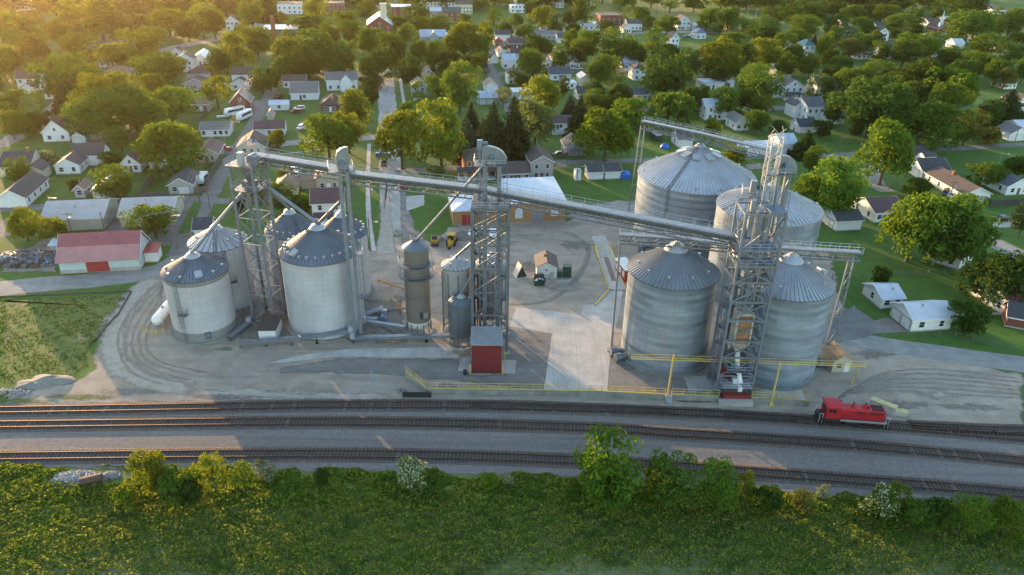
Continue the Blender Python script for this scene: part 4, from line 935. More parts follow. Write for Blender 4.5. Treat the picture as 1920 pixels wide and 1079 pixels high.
# truck scale
sa, sb_, sc_, sd_ = W(1112,466), W(1141,465), W(1170,545), W(1142,545)
ux = (sc_-sb_); Ls = ux.length; rz = math.atan2(ux.y, ux.x)+math.pi/2; t = thing('truck_scale', 'truck scale deck with yellow side rails leading to the yard', 'scale', (sd_.x, sd_.y, 0), rz)
wS = 3.6; MB().box(0,0,.0,wS,Ls,.28).build('deck', G_CONC, t); MB().box(1.2,4,.285,2.3,Ls-6,.30).build('worn_strip', M('rust_stain', (.22,.14,.11), .9, 0, .4), t)
for x in (-.12, wS+.02): b = MB(); b.box(x,0,.1,x+.14,Ls,.5); b.box(x-.14,Ls-7,.1,x+.28,Ls,.55); b.build('side_rail', YELLOW, t)
b = MB(); b.box(0,Ls,.2,wS,Ls+.5,.34); b.build('end_stripe', YELLOW, t)
p, q = W(1141,546), W(1115,573); b = MB(); b.beam((0,0,.2),(q.x-p.x,q.y-p.y,.12),.35,.2); tag(b.build('yellow_kerb', YELLOW, None, False, (p.x,p.y,0)), 'angled yellow kerb at the near end of the truck scale', 'kerb')
for p, lab in ((W(1114,466),'yellow post left of the scale entrance'),(W(1146,465),'yellow post right of the scale entrance')): bollard(p, lab, 1.5)
# scale kiosk half hidden by the grey silo
t = thing('scale_kiosk', 'red and white scale kiosk beside the grey ribbed silo', 'kiosk', (25.6,152.0,0), R(14))
MB().box(0,0,0,1.9,6,3.0).build('wall', M('kiosk_red', (.30,.035,.025), .6), t); MB().box(-.3,-.4,3.0,2.4,6.3,3.25).build('roof', WHITE_M, t)
for y in (.6,2.6,4.4): b = MB(); b.box(-.05,y,1.0,-.01,y+1.1,2.3); b.build('window_frame', WHITE_M, t)
# white shed with brown roof in the yard
p = W(1006,522); t = thing('shed', 'white yard shed with brown gabled roof near the green dumpster', 'shed', (p.x,p.y,0), R(2))
wl, rf = gable_mesh(4.6, 6.0, 2.9, 1.2, 'y', .35); wl.build('wall', MATS['white_siding'], t); r = rf.build('roof', shingle('brown_shingle', (.125,.095,.08)), t)
b = MB(); b.box(1.7,3.2,3.9,2.3,3.8,4.5); b.build('vent', M('rust_vent', (.3,.13,.07), .8), r); b = MB(); b.box(1.9,-.06,1.9,2.5,-.02,2.2); b.build('window', MATS['dark_glass'], t)
b = MB(); b.box(.9,-.6,0,1.3,-.1,1.5); b.box(3.1,-.6,0,3.9,-.1,1.6); b.box(1.3,-.3,.7,3.1,-.2,.8); b.build('meter_boxes', GALVL, t)
GREEN = M('green_paint', (.018,.06,.04), .5, .1, .25, 1.5)
for pp, s, lab in (((1047,521),(1.5,1.3,1.5),'smaller green transformer box next to the white yard shed'),((1063,521),(1.9,1.6,2.6),'taller green transformer box on the concrete pad')):
    p = W(*pp); b = MB(); b.box(-s[0]/2,0,.12,s[0]/2,s[1],s[2]); b.box(-s[0]/2-.06,-.06,s[2],s[0]/2+.06,s[1]+.06,s[2]+.12)
    for k in range(4): b.box(-s[0]/2+.1+k*s[0]*.24,-.05,.4,-s[0]/2+.22+k*s[0]*.24,-.003,s[2]-.2)
    tag(b.build('transformer', GREEN, None, False, (p.x,p.y,0)), lab, 'transformer')
p = W(1002,537); t = thing('dumpster', 'open green dumpster filled with rubbish bags', 'dumpster', (p.x,p.y,0), R(3))
b = MB(); w, d, h = 2.3, 1.6, 1.3
b.add([(0,0,.15),(w,0,.15),(w,d,.15),(0,d,.15),(-.1,-.1,h),(w+.1,-.1,h),(w+.1,d+.1,h),(-.1,d+.1,h)], [(0,3,2,1),(0,1,5,4),(1,2,6,5),(2,3,7,6),(3,0,4,7)]); b.box(-.2,-.15,h-.12,0,d+.15,h); b.box(w,-.15,h-.12,w+.2,d+.15,h); b.build('bin', GREEN, t)
b = MB(); rn = random.Random(3)
for k in range(9): b.lathe([(.02,h-.35),(.3,h-.2),(.33,h+.05),(.16,h+.22),(.02,h+.26)], 7, (rn.uniform(.3,w-.3), rn.uniform(.3,d-.3)), False, rn.randrange(3))
b.build('rubbish', [DARKM, WHITE_M, M('pale_blue_bag', (.25,.32,.42), .6)], t)
b = MB(); b.box(.05,d,h,w-.05,d+.08,h+.95); b.build('lid', M('lid_brown', (.07,.045,.035), .7), t)
p = W(968,523); t = thing('a_frame_shelter', 'small cream a frame shelter in the gravel yard', 'shelter', (p.x,p.y,0), R(20))
b = MB(); b.add([(0,0,0),(2.6,0,0),(1.3,0,3.1),(0,2.6,0),(2.6,2.6,0),(1.3,2.6,3.1)], [(0,2,5,3),(1,4,5,2),(3,5,4)]); b.build('roof', M('cream_panel', (.55,.50,.42), .7), t)
b = MB(); b.add([(.2,.1,.02),(2.4,.1,.02),(1.3,.1,2.5)], [(0,1,2)], 0); b.box(-.3,-.9,0,2.9,.05,.18,1); b.build('opening', [DARKM, CONC], t)
# orange guard rail and yard odds
p, q = W(709,531), W(757,548); d = q-p; t = thing('guard_rail', 'orange guard rail barrier in the gravel left of the dryer', 'barrier', (p.x,p.y,0))
MB().beam((0,0,.85),(d.x,d.y,.85),.15,.32).build('rail', ORANGE, t)
for k in (0,.5,1): MB().tube((d.x*k,d.y*k,0),(d.x*k,d.y*k,1.0),.11,8).build('post', ORANGE, t)
bollard(W(726,577), 'yellow post left of the pair near the dryer', 1.6); bollard(W(748,583), 'orange yellow post nearest the dryer wall', 1.6, None, ORANGE)
p = W(699,590); q = W(765,580); b = MB(); b.tube((0,0,.3),(q.x-p.x,q.y-p.y,.3),.16,8); tag(b.build('steel_pipe', GALVD, None, False, (p.x,p.y,0)), 'long dark pipe lying on the ground left of the dryer', 'pipe')
p = W(720,606); b = MB(); b.box(-.6,-.5,0,.6,.5,1.4); b.box(-.5,-.4,1.4,.2,.4,1.75); tag(b.build('fuel_tank', M('blue_drum', (.12,.17,.28), .5), None, False, (p.x,p.y,0)), 'blue boxy tank standing beside the elevator leg', 'tank')
p = W(704,594); b = MB(); b.beam((-2.2,-.6,.9),(1.6,.6,1.9),1.2,.3); b.cbox((1.7,.7,.7),(1.1,1.0,1.2)); b.cbox((-.6,-1.9,.5),(2.8,.8,.7)); tag(b.build('portable_auger', GALVL, None, False, (p.x,p.y,0)), 'white portable auger parked by the broad silo', 'auger')
# gravel pile
def heap(name, label, x, y, rx, ry, h, m, seed=1, cat='pile', n=26):
    b = MB(); rn = random.Random(seed); ph = [rn.uniform(0,6.28) for _ in range(6)]; vs = []; K = 7
    for k in range(K):
        f = k/(K-1)
        for i in range(n):
            a = 2*math.pi*i/n; w = 1+.16*math.sin(2*a+ph[0])+.12*math.sin(3*a+ph[1])+.08*math.sin(5*a+ph[2])
            vs.append((math.cos(a)*rx*(1-f)*w, math.sin(a)*ry*(1-f)*w, h*(1-(1-f)**1.5)*(1+.12*math.sin(a*3+f*4+ph[3]))))
    b.add(vs, [(k*n+i, k*n+(i+1)%n, (k+1)*n+(i+1)%n, (k+1)*n+i) for k in range(K-1) for i in range(n)])
    return tag(b.build(name, m, None, True, (x,y,.02)), label, cat)
p = W(868,446); heap('gravel_pile', 'grey gravel pile behind the yellow backhoe', p.x, p.y, 3.4, 2.2, 1.7, G_BALLAST)
p = W(95,714); heap('gravel_pile', 'low pale gravel heap on the grass by the left track', p.x, p.y, 3.4, 2.2, .9, M('pale_gravel', (.21,.195,.17), .95, 0, .3, 3, .5), 4)
p = W(60,722); heap('gravel_pile', 'smaller flat dirt heap left of the pale gravel heap', p.x, p.y, 3.0, 1.6, .5, MATS['pale_gravel'], 9)
STONE = M('white_stone', (.25,.25,.245), .9, 0, .45, 2.5)
def stones(name, label, px, py, rx, ry, n, seed, s0=.25, s1=.6, mats=None, hz=.5, cat='rubble'):
    p = W(px, py); b = MB(); rn = random.Random(seed)
    for _ in range(n):
        a, q = rn.uniform(0,6.28), math.sqrt(rn.random()); s = rn.uniform(s0,s1); x, y = math.cos(a)*rx*q, math.sin(a)*ry*q
        zz = hz*(1-q*q)+s*.2; k = len(b.v); R3 = Matrix.Rotation(rn.uniform(0,6.28),3,'Z') @ Matrix.Rotation(rn.uniform(-.6,.6),3,'X')
        vs = [R3 @ Vector((sx*s*rn.uniform(.35,.6), sy*s*rn.uniform(.3,.55), sz*s*rn.uniform(.25,.45))) + Vector((x,y,zz)) for sz in (-1,1) for sx,sy in ((-1,-1),(1,-1),(1,1),(-1,1))]
        b.add(vs, [(0,3,2,1),(4,5,6,7),(0,1,5,4),(1,2,6,5),(2,3,7,6),(3,0,4,7)], rn.randrange(len(mats)) if mats else 0)
    o = b.build(name, mats or STONE, None, False, (p.x,p.y,0)); return tag(o, label, cat, None, 'stuff')
stones('riprap', 'white riprap stones around the culvert by the track', 143, 901, 4.4, 2.0, 900, 1, .12, .36)
stones('riprap', 'small patch of white stones right of the culvert', 208, 893, 1.5, .9, 170, 2, .12, .3)
stones('riprap', 'scattered pale stones at the far left of the yard', 12, 738, 4.2, 1.0, 120, 5, .2, .45)
stones('riprap', 'pale stones spilled by the dark opening', 752, 733, 1.0, .7, 60, 6, .15, .3)
p = W(172,908); b = MB(); b.tube((-1.3,-.5,.75),(1.4,.6,.85),.62,14); tag(b.build('culvert_pipe', M('rust_pipe', (.10,.05,.035), .8), None, False, (p.x,p.y,0)), 'rusty culvert pipe lying among white stones', 'pipe')
_jg, _jr, _jt = M('junk_grey', (.12,.12,.125), .6), M('junk_rust', (.11,.065,.045), .8), M('junk_tan', (.16,.14,.11), .8); JM = [DARKM, _jg, _jr, _jt, DARKM, _jg, _jt, DARKM, _jr, _jg, DARKM, M('junk_pale', (.34,.35,.36), .6), M('junk_blue', (.05,.13,.27), .6), DARKM, _jg]
stones('scrap_heap', 'jumbled scrap heap with blue tarps left of the red roofed building', 55, 488, 9, 4.0, 1100, 11, .35, 1.2, JM, 1.2, 'scrap')
p = W(130,715)
for (px,py,tx,ty,lab) in ((433,724,431,690,'thin pale blue marker post in the left yard'),(699,724,696,690,'thin pale blue marker post nearer the dock railing')):
    p = W(px,py); h = top_z(p, ty); b = MB(); b.tube((0,0,0),(0,0,h),.07,8); tag(b.build('marker_post', M('post_blue', (.16,.24,.36), .6), None, False, (p.x,p.y,0)), lab, 'post')

# ------------------------------------------------------------------ locomotive
def loco():
    a, c = Vector((52.0,101.85)), Vector((64.4,100.72)); d = (c-a).normalized(); t = thing('locomotive', 'red switcher locomotive with two stacks parked on the siding', 'locomotive', (*(a+d*5.1), .38), math.atan2(d.y,d.x)); t.scale = (.84,.88,.88)
    RED = M('loco_red', (.40,.010,.018), .55, 0, .3, .7); BLK_ = M('loco_black', (.018,.018,.02), .6, 0, .3, 2); GL = MATS['dark_glass']
    b = MB(); b.box(-6.4,-1.5,.95,6.4,1.5,1.35); b.box(-6.7,-1.3,.5,-6.3,1.3,1.3); b.box(6.3,-1.3,.5,6.7,1.3,1.3); b.build('underframe', BLK_, t)
    b = MB(); b.box(-2.9,-1.15,1.36,5.7,1.15,3.25); b.add([(-2.9,-1.15,3.25),(5.7,-1.15,3.25),(5.7,1.15,3.25),(-2.9,1.15,3.25),(-2.9,-.8,3.48),(5.7,-.8,3.48),(5.7,.8,3.48),(-2.9,.8,3.48)], [(0,1,5,4),(1,2,6,5),(2,3,7,6),(3,0,4,7),(4,5,6,7)])
    for k in range(13): b.box(-2.6+k*.47,-1.19,1.55,-2.25+k*.47,-1.152,2.7)
    hood = b.build('hood', RED, t)
    b = MB(); b.box(-5.55,-1.48,1.36,-2.9,1.48,3.95); cab = b.build('cab', RED, t)
    b = MB(); n = 8; pr = [(1.62*math.cos(math.pi*i/n), 3.95+.42*math.sin(math.pi*i/n)) for i in range(n+1)]
    b.add([(x,y,z) for x in (-5.85,-2.7) for y,z in pr], [tuple(range(n+1)), tuple(range(2*n+1,n,-1))]+[(i,i+1,n+2+i,n+1+i) for i in range(n)]+[(0,n+1,2*n+1,n)]); b.build('cab_roof', RED, cab)
    for x in (-4.85,-4.05):
        for s in (-1,1): b = MB(); b.box(x-.32,s*1.485-.02,2.75,x+.32,s*1.485+.02,3.5); b.build('window', GL, cab)
    for y in (-.85, .85): b = MB(); b.box(-5.6,y-.35,2.6,-5.555,y+.35,3.6); b.build('window', GL, cab)
    b = MB(); b.box(-5.6,-.3,1.4,-5.555,.3,3.5); b.build('door', BLK_, cab)
    b = MB(); b.tube((-5.75,0,3.75),(-5.55,0,3.75),.16,10); b.build('headlight', WHITE_M, cab)
    b = MB(); b.cbox((-2.6,.9,4.05),(.5,.25,.2)); b.tube((-2.9,.9,4.05),(-2.2,.9,4.05),.07,6); b.build('horn', BLK_, cab)
    for x in (-.2, 2.05): b = MB(); b.tube((x,0,3.45),(x,0,3.62),.4,14); b.tube((x,0,3.6),(x,0,4.15),.3,14,.2); b.m = [0]*len(b.f); o = b.build('exhaust_stack', RED, hood); c = MB(); c.tube((x,0,4.15),(x,0,4.42),.16,12); c.build('stack_tip', BLK_, o)
    b = MB(); b.cbox((2.6,0,3.6),(.5,.5,.35)); b.build('bell_housing', BLK_, hood)
    for x0,x1 in ((3.3,4.35),(4.45,5.5)):
        b = MB(); b.box(x0,-.95,3.47,x1,.95,3.54)
        for k in range(6): y = -.85+k*.3; b.box(x0+.03,y,3.54,x1-.03,y+.14,3.58)
        b.build('radiator_grille', M('grille', (.055,.012,.015), .7), hood)
    b = MB(); b.tube((5.7,0,3.1),(5.95,0,3.1),.2,10); b.build('headlight', WHITE_M, hood); b = MB(); b.box(5.705,-.8,1.7,5.74,.8,2.9); b.build('nose_grille', BLK_, hood)
    b = MB(); b.box(-1.5,-1.25,.25,1.5,1.25,.95); b.build('fuel_tank', BLK_, t)
    b = MB(); b.box(-2.6,-1.52,.95,6.3,-1.40,1.37); b.build('sill_stripe', M('grey_sill', (.28,.22,.24), .7), t)
    for cx in (-3.9, 3.9):
        b = MB(); b.box(cx-1.75,-1.12,.3,cx+1.75,-.9,.75); b.box(cx-1.75,.9,.3,cx+1.75,1.12,.75); b.box(cx-.4,-1.0,.4,cx+.4,1.0,.8); bo = b.build('bogie', BLK_, t)
        for dx in (-1.2,1.2):
            for s in (-1,1): w = MB(); w.tube((cx+dx,s*.68,.46),(cx+dx,s*.84,.46),.5,18); w.build('wheel', RAIL, bo)
    for x in (-6.55, 6.55):
        s = 1 if x > 0 else -1
        b = MB(); b.tube((x,0,.75),(x+s*.55,0,.75),.16,8); b.cbox((x+s*.6,0,.75),(.3,.4,.35)); b.build('coupler', BLK_, t)
        for y in (-1.35,1.35):
            b = MB()
            for k in range(3): b.box(min(x-s*.5,x+s*.05),y-.14,.05+k*.34,max(x-s*.5,x+s*.05),y+.14,.1+k*.34)
            b.build('steps', BLK_, t)
            b = MB()
            for xx in (x-s*.55, x+s*.08): b.path([(xx,y,.2),(xx,y,2.3)], .035, 5)
            b.path([(x-s*.55,y,2.3),(x+s*.08,y,2.3)], .035, 5); b.build('grab_rail', WHITE_M, t)
    b = MB()
    for s in (-1,1):
        b.tube((-2.7,s*1.42,2.2),(6.1,s*1.42,2.2),.025,5)
        for k in range(6): x = -2.6+k*1.74; b.tube((x,s*1.42,1.37),(x,s*1.42,2.2),.025,5)
    b.build('handrail', RED, t)
    def words(txt, x, z, size, m, ext=.004):
        c = bpy.data.curves.new('lettering', 'FONT'); c.body = txt; c.size = size; c.extrude = ext; c.offset = .018; c.space_character = 1.05; 
        tmp = bpy.data.objects.new('lettering_curve', c); me = bpy.data.meshes.new_from_object(tmp); bpy.data.objects.remove(tmp); me.materials.clear(); me.materials.append(m)
        o = bpy.data.objects.new('lettering', me); COL.objects.link(o); o.parent = hood; o.location = (x,-1.205,z); o.rotation_euler = (R(90),0,0); return o
    words('PRATT', .25, 2.66, .72, BLK_); words('MOSIER', 2.75, 2.66, .72, BLK_)
loco()
# ------------------------------------------------------------------ houses of the town
GRID = 10.0
WALLS = {k: siding('siding_'+k, c, .24, .08) for k, c in dict(white=(.66,.67,.68), cream=(.55,.50,.38), grey=(.33,.35,.37), tan=(.40,.33,.25), blue=(.30,.36,.42), lav=(.36,.33,.34), aqua=(.40,.52,.52), beige=(.42,.41,.34), yellow=(.48,.38,.16), rust=(.17,.05,.035)).items()}
def brickm(name, col):
    if name in MATS: return MATS[name]
    m, t, p = nt(name); v = coord(t); br = N(t, 'ShaderNodeTexBrick', i_Scale=1.0, i_Mortar_Size=.012, i_Brick_Width=.45, i_Row_Height=.16)
    mp = t.nodes.new('ShaderNodeMapping'); mp.inputs['Rotation'].default_value = (R(90),0,0); t.links.new(v, mp.inputs[0]); t.links.new(mp.outputs[0], br.inputs['Vector'])
    br.inputs['Color1'].default_value = (*sh(col,.8),1); br.inputs['Color2'].default_value = (*sh(col,1.15),1); br.inputs['Mortar'].default_value = (*sh(col,1.4),1)
    c = mixc(t, .4, br.outputs['Color'], ramp(t, noise(t, v, .5, 5), [(.3, sh(col,.7)), (.7, sh(col,1.3))])); t.links.new(c, p.inputs['Base Color']); p.inputs['Roughness'].default_value = .9
    MATS[name] = m; return m
WALLS.update(brick=brickm('brick_red', (.17,.06,.04)), tanbrick=brickm('brick_tan', (.30,.17,.075)), orange=brickm('brick_orange', (.30,.11,.05)), dbrick=brickm('brick_dark', (.10,.055,.04)))
ROOFS = {k: shingle('shingle_'+k, c) for k, c in dict(dark=(.055,.056,.062), slate=(.075,.085,.10), brown=(.085,.064,.056), grey=(.15,.148,.15), tan=(.24,.17,.12), maroon=(.10,.058,.060), navy=(.045,.052,.075), rustr=(.26,.115,.06), green=(.045,.09,.075)).items()}
def metroof(name, col):
    if name in MATS: return MATS[name]
    m, t, p = nt(name); v = coord(t); w = N(t, 'ShaderNodeTexWave', i_Scale=1.1, i_Distortion=0.0); w.bands_direction = 'X'; t.links.new(v, w.inputs['Vector'])
    c = ramp(t, noise(t, v, .4, 5, .6), [(.25, sh(col,.82)), (.75, sh(col,1.15))]); c = mixc(t, ramp(t, w.outputs['Fac'], [(.86,0.0),(.97,.4)]), c, sh(col,.6))
    t.links.new(c, p.inputs['Base Color']); p.inputs['Roughness'].default_value = .45; p.inputs['Metallic'].default_value = .1; MATS[name] = m; return m
ROOFS.update(white=metroof('roof_white', (.50,.53,.58)), pale=metroof('roof_pale', (.42,.46,.53)), redm=metroof('roof_red', (.30,.095,.10)), beigem=metroof('roof_beige', (.40,.37,.35)), bluem=metroof('roof_blue', (.09,.13,.26)), teal=metroof('roof_teal', (.03,.12,.14)), red=metroof('roof_bright_red', (.34,.05,.04)))
GLASS = MATS['dark_glass']; TRIM = M('trim_white', (.66,.66,.66), .6); GDOOR = M('garage_door_white', (.58,.58,.57), .6); DDOOR = M('door_dark', (.09,.07,.06), .6); RDOOR = M('door_red', (.28,.028,.03), .7)
_wc = {}
def window_mesh(w, h, frame=True):
    k = (round(w,2), round(h,2))
    if k not in _wc:
        b = MB(); f = .11
        b.box(-w/2-f,-.05,-f,-w/2,.0,h+f,1); b.box(w/2,-.05,-f,w/2+f,.0,h+f,1); b.box(-w/2,-.05,-f,w/2,.0,0,1); b.box(-w/2,-.05,h,w/2,.0,h+f,1)
        b.box(-w/2,-.025,0,w/2,.0,h,0); b.box(-w/2,-.04,h*.48,w/2,-.02,h*.53,1)
        if w > 1.3: b.box(-.03,-.04,0,.03,-.02,h,1)
        me = bpy.data.meshes.new('window'); me.from_pydata(b.v, [], b.f); me.materials.append(GLASS); me.materials.append(TRIM); me.polygons.foreach_set('material_index', b.m); _wc[k] = me
    return _wc[k]
LAND = []     # (world position, phrase) used to say what stands next to what
def wallbox(wl, x, y, w, d, h, rtype, axis, rise):
    X = [(x,y),(x+w,y),(x+w,y+d),(x,y+d)]; v = [(a,b,0) for a,b in X]+[(a,b,h) for a,b in X]; f = [[0,1,5,4],[1,2,6,5],[2,3,7,6],[3,0,4,7]]
    if rtype == 'g':
        if axis == 'x': v += [(x,y+d/2,h+rise),(x+w,y+d/2,h+rise)]; f[3] = [3,0,4,8,7]; f[1] = [1,2,6,9,5]
        else: v += [(x+w/2,y,h+rise),(x+w/2,y+d,h+rise)]; f[0] = [0,1,5,8,4]; f[2] = [2,3,7,9,6]
    else: f.append([4,5,6,7])
    wl.add(v, [tuple(q) for q in f])
def slab(rf, v, th=.14):
    n = len(v); v = list(v)+[(a,b,c+th) for a,b,c in v]
    rf.add(v, [tuple(range(n-1,-1,-1)), tuple(range(n,2*n))]+[(i,(i+1)%n,n+(i+1)%n,n+i) for i in range(n)])
def roofbox(rf, x, y, w, d, h, rtype, axis, rise, ov=.4):
    z = h+.02
    if rtype == 'g':
        if axis == 'x':
            s = rise/(d/2)
            slab(rf, [(x-ov,y-ov,z-ov*s),(x+w+ov,y-ov,z-ov*s),(x+w+ov,y+d/2,z+rise),(x-ov,y+d/2,z+rise)]); slab(rf, [(x+w+ov,y+d+ov,z-ov*s),(x-ov,y+d+ov,z-ov*s),(x-ov,y+d/2,z+rise),(x+w+ov,y+d/2,z+rise)])
        else:
            s = rise/(w/2)
            slab(rf, [(x-ov,y+d+ov,z-ov*s),(x-ov,y-ov,z-ov*s),(x+w/2,y-ov,z+rise),(x+w/2,y+d+ov,z+rise)]); slab(rf, [(x+w+ov,y-ov,z-ov*s),(x+w+ov,y+d+ov,z-ov*s),(x+w/2,y+d+ov,z+rise),(x+w/2,y-ov,z+rise)])
    elif rtype == 'h':
        i = min(w, d)/2; s = rise/i; A = [(x-ov,y-ov,z-ov*s),(x+w+ov,y-ov,z-ov*s),(x+w+ov,y+d+ov,z-ov*s),(x-ov,y+d+ov,z-ov*s)]
        r0, r1 = ((x+i,y+d/2,z+rise),(x+w-i,y+d/2,z+rise)) if w >= d else ((x+w/2,y+i,z+rise),(x+w/2,y+d-i,z+rise))
        if w >= d: F = [[A[0],A[1],r1,r0],[A[2],A[3],r0,r1],[A[1],A[2],r1],[A[3],A[0],r0]]
        else: F = [[A[1],A[2],r1,r0],[A[3],A[0],r0,r1],[A[0],A[1],r0],[A[2],A[3],r1]]
        for q in F: slab(rf, q, .1)
    elif rtype == 's': slab(rf, [(x-ov,y-ov,z),(x+w+ov,y-ov,z),(x+w+ov,y+d+ov,z+rise),(x-ov,y+d+ov,z+rise)])
    else: rf.box(x-ov*.4,y-ov*.4,h,x+w+ov*.4,y+d+ov*.4,h+.3)
def house(ax, ay, bx, d, h, roof, wall, rc, short, tail, name='house', cat='house', rot=None, w=None, wings=(), chim=None, nwin=None, gdoors=(), door=True, porch=None, ov=.4, side=True, lawnless=False):
    """near-left base corner (ax,ay) and the picture column bx of the near-right corner; roof = (type, axis, rise)"""
    A = W(ax, ay); rz = R(GRID if rot is None else rot); u = Vector((math.cos(rz), math.sin(rz), 0))
    if w is None:
        lo, hi = 1.0, 60.0
        for _ in range(40):
            m = (lo+hi)/2; q = CAM_R.transposed() @ (A+u*m-CAM_C)
            if CX+F_PX*q.x/-q.z < bx: lo = m
            else: hi = m
        w = lo
    t = thing(name, short+' '+tail, cat, A, rz)
    LAND.append((A + u*w/2 + Vector((-u.y,u.x,0))*d/2, short))
    rt, rax, rise = roof; wl, rf = MB(), MB(); wallbox(wl,0,0,w,d,h,rt,rax,rise); roofbox(rf,0,0,w,d,h,rt,rax,rise,ov)
    for (x,y,ww,dd,hh,t2,a2,r2) in wings: wallbox(wl,x,y,ww,dd,hh,t2,a2,r2); roofbox(rf,x,y,ww,dd,hh,t2,a2,r2,ov*.9)
    wl.build('wall', WALLS[wall], t); ro = rf.build('roof', ROOFS[rc], t)
    if scale_at(A) > 2.7:
        fd = MB(); fd.box(-.04,-.04,0,w+.04,d+.04,.28); fd.build('foundation', CONC, t)
        if rt == 'g' and ov > .3:
            tr = MB(); s_ = rise/(d/2 if rax == 'x' else w/2); ze = h-ov*s_-.02
            if rax == 'x':
                tr.box(-ov,-ov-.07,ze-.1,w+ov,-ov,ze+.13)
                for x_ in (-ov-.05, w+ov): tr.beam((x_+.025,-ov,ze+.06),(x_+.025,d/2,h+rise+.08),.05,.2); tr.beam((x_+.025,d+ov,ze+.06),(x_+.025,d/2,h+rise+.08),.05,.2)
            else:
                for x_ in (-ov-.07, w+ov): tr.box(x_,-ov,ze-.1,x_+.07,d+ov,ze+.13)
                tr.beam((-ov,-ov-.03,ze+.06),(w/2,-ov-.03,h+rise+.08),.05,.2); tr.beam((w+ov,-ov-.03,ze+.06),(w/2,-ov-.03,h+rise+.08),.05,.2)
            tr.build('fascia', TRIM, ro)
            rv = random.Random(int(ax*7+ay)); x_, y_ = (w*rv.uniform(.25,.75), d*rv.uniform(.2,.4)) if rax == 'x' else (w*rv.uniform(.2,.4), d*rv.uniform(.2,.8)); z_ = h+rise*(1-abs(y_-d/2)/(d/2) if rax == 'x' else 1-abs(x_-w/2)/(w/2)); vp = MB(); vp.tube((x_,y_,z_-.2),(x_,y_,z_+.75),.1,8); vp.build('vent_pipe', MATS['galvanised_steel'], ro)
    zr = lambda x, y: h + rise*(1-abs(y-d/2)/(d/2) if rax == 'x' else 1-abs(x-w/2)/(w/2)) if rt in 'gh' else h
    if chim:
        x, y = chim[0]*w, chim[1]*d; c = MB(); zt = max(zr(x,y), h)+1.1; c.box(x-.35,y-.35,min(zr(x,y),h+rise)-.8,x+.35,y+.35,zt); c.box(x-.42,y-.42,zt,x+.42,y+.42,zt+.12); c.build('chimney', WALLS['orange' if len(chim) < 3 else chim[2]], ro)
    st = max(1, int((h+.6)/2.7)); near = scale_at(A) > 3.0
    def win(x, y, z, r, ww=.95, hh=1.25): put('window', window_mesh(ww, hh), t, (x,y,z), r)
    nw = nwin if nwin is not None else max(1, int(w/(2.9 if near else 4)))
    gx = [(g[1], g[1]+g[2]) for g in gdoors if g[0] == 'f']; dx = None
    if door and not gdoors and w > 5: dx = w*(.5 if nw % 2 == 0 else .36); b = MB(); b.box(dx-.5,-.06,.12,dx+.5,-.005,2.15); b.build('door', DDOOR if (int(ax)+int(ay)) % 2 else TRIM, t)
    for s in range(st):
        for k in range(nw):
            x = w*(k+.5)/nw
            if s == 0 and ((dx is not None and abs(x-dx) < 1.1) or any(a-.6 < x < e+.6 for a, e in gx)): continue
            win(x, -.004, .95+2.7*s, 0, .95 if (k+s) % 3 else 1.15)
    if rt == 'g' and rax == 'y' and rise > 2.4 and nwin != 0: win(w/2, -.004, h+.25, 0, .8, 1.0)
    if side and not any(g[0] == 'l' for g in gdoors):
        nd = max(1, int(d/4)); rs = A.x < 0
        for s in range(st):
            for k in range(nd):
                if nwin == 0: break
                win(w+.004 if rs else -.004, d*(k+.5)/nd, .95+2.7*s, R(90) if rs else R(-90))
    for g in gdoors:
        b = MB()
        if g[0] == 'f':
            b.box(g[1],-.05,.05,g[1]+g[2],-.004,g[3] if len(g) > 3 else 2.3)
            for k in range(1,4): z = .05+k*.56; b.box(g[1],-.065,z,g[1]+g[2],-.05,z+.04)
        else:
            b.box(-.05,g[1],.05,-.004,g[1]+g[2],g[3] if len(g) > 3 else 2.3)
            for k in range(1,4): z = .05+k*.56; b.box(-.065,g[1],z,-.05,g[1]+g[2],z+.04)
        b.build('garage_door', g[4] if len(g) > 4 else GDOOR, t)
        hh_ = g[3] if len(g) > 3 else 2.3; b = MB(); a_, e_ = g[1], g[1]+g[2]
        for q in ((a_-.12,.03,a_-.02,hh_+.12),(e_+.02,.03,e_+.12,hh_+.12),(a_-.02,hh_+.02,e_+.02,hh_+.12)):
            if g[0] == 'f': b.box(q[0],-.07,q[1],q[2],-.003,q[3])
            else: b.box(-.07,q[0],q[1],-.003,q[2],q[3])
        b.build('door_frame', M('frame_dark', (.10,.105,.11), .6), t)
    if porch:
        x0, pw, pd, ph = porch; b = MB(); slab(b, [(x0-.2,-pd-.2,ph-.25),(x0+pw+.2,-pd-.2,ph-.25),(x0+pw+.2,-.0,ph+.3),(x0-.2,-.0,ph+.3)], .12); p = b.build('porch_roof', ROOFS[rc], t)
        b = MB(); b.box(x0,-pd,0,x0+pw,-.01,.3); b.build('porch_floor', TRIM, t)
        n = max(2, int(pw/2)+1)
        for k in range(n): x = x0+.1+(pw-.2)*k/(n-1); MB().box(x-.08,-pd+.05,.3,x+.08,-pd+.21,ph-.2).build('porch_post', TRIM, t)
    return t
H = house
g, hp_ = lambda r, a='x': ('g', a, r), lambda r: ('h', 'x', r)
FL = ('f', 'x', 0)
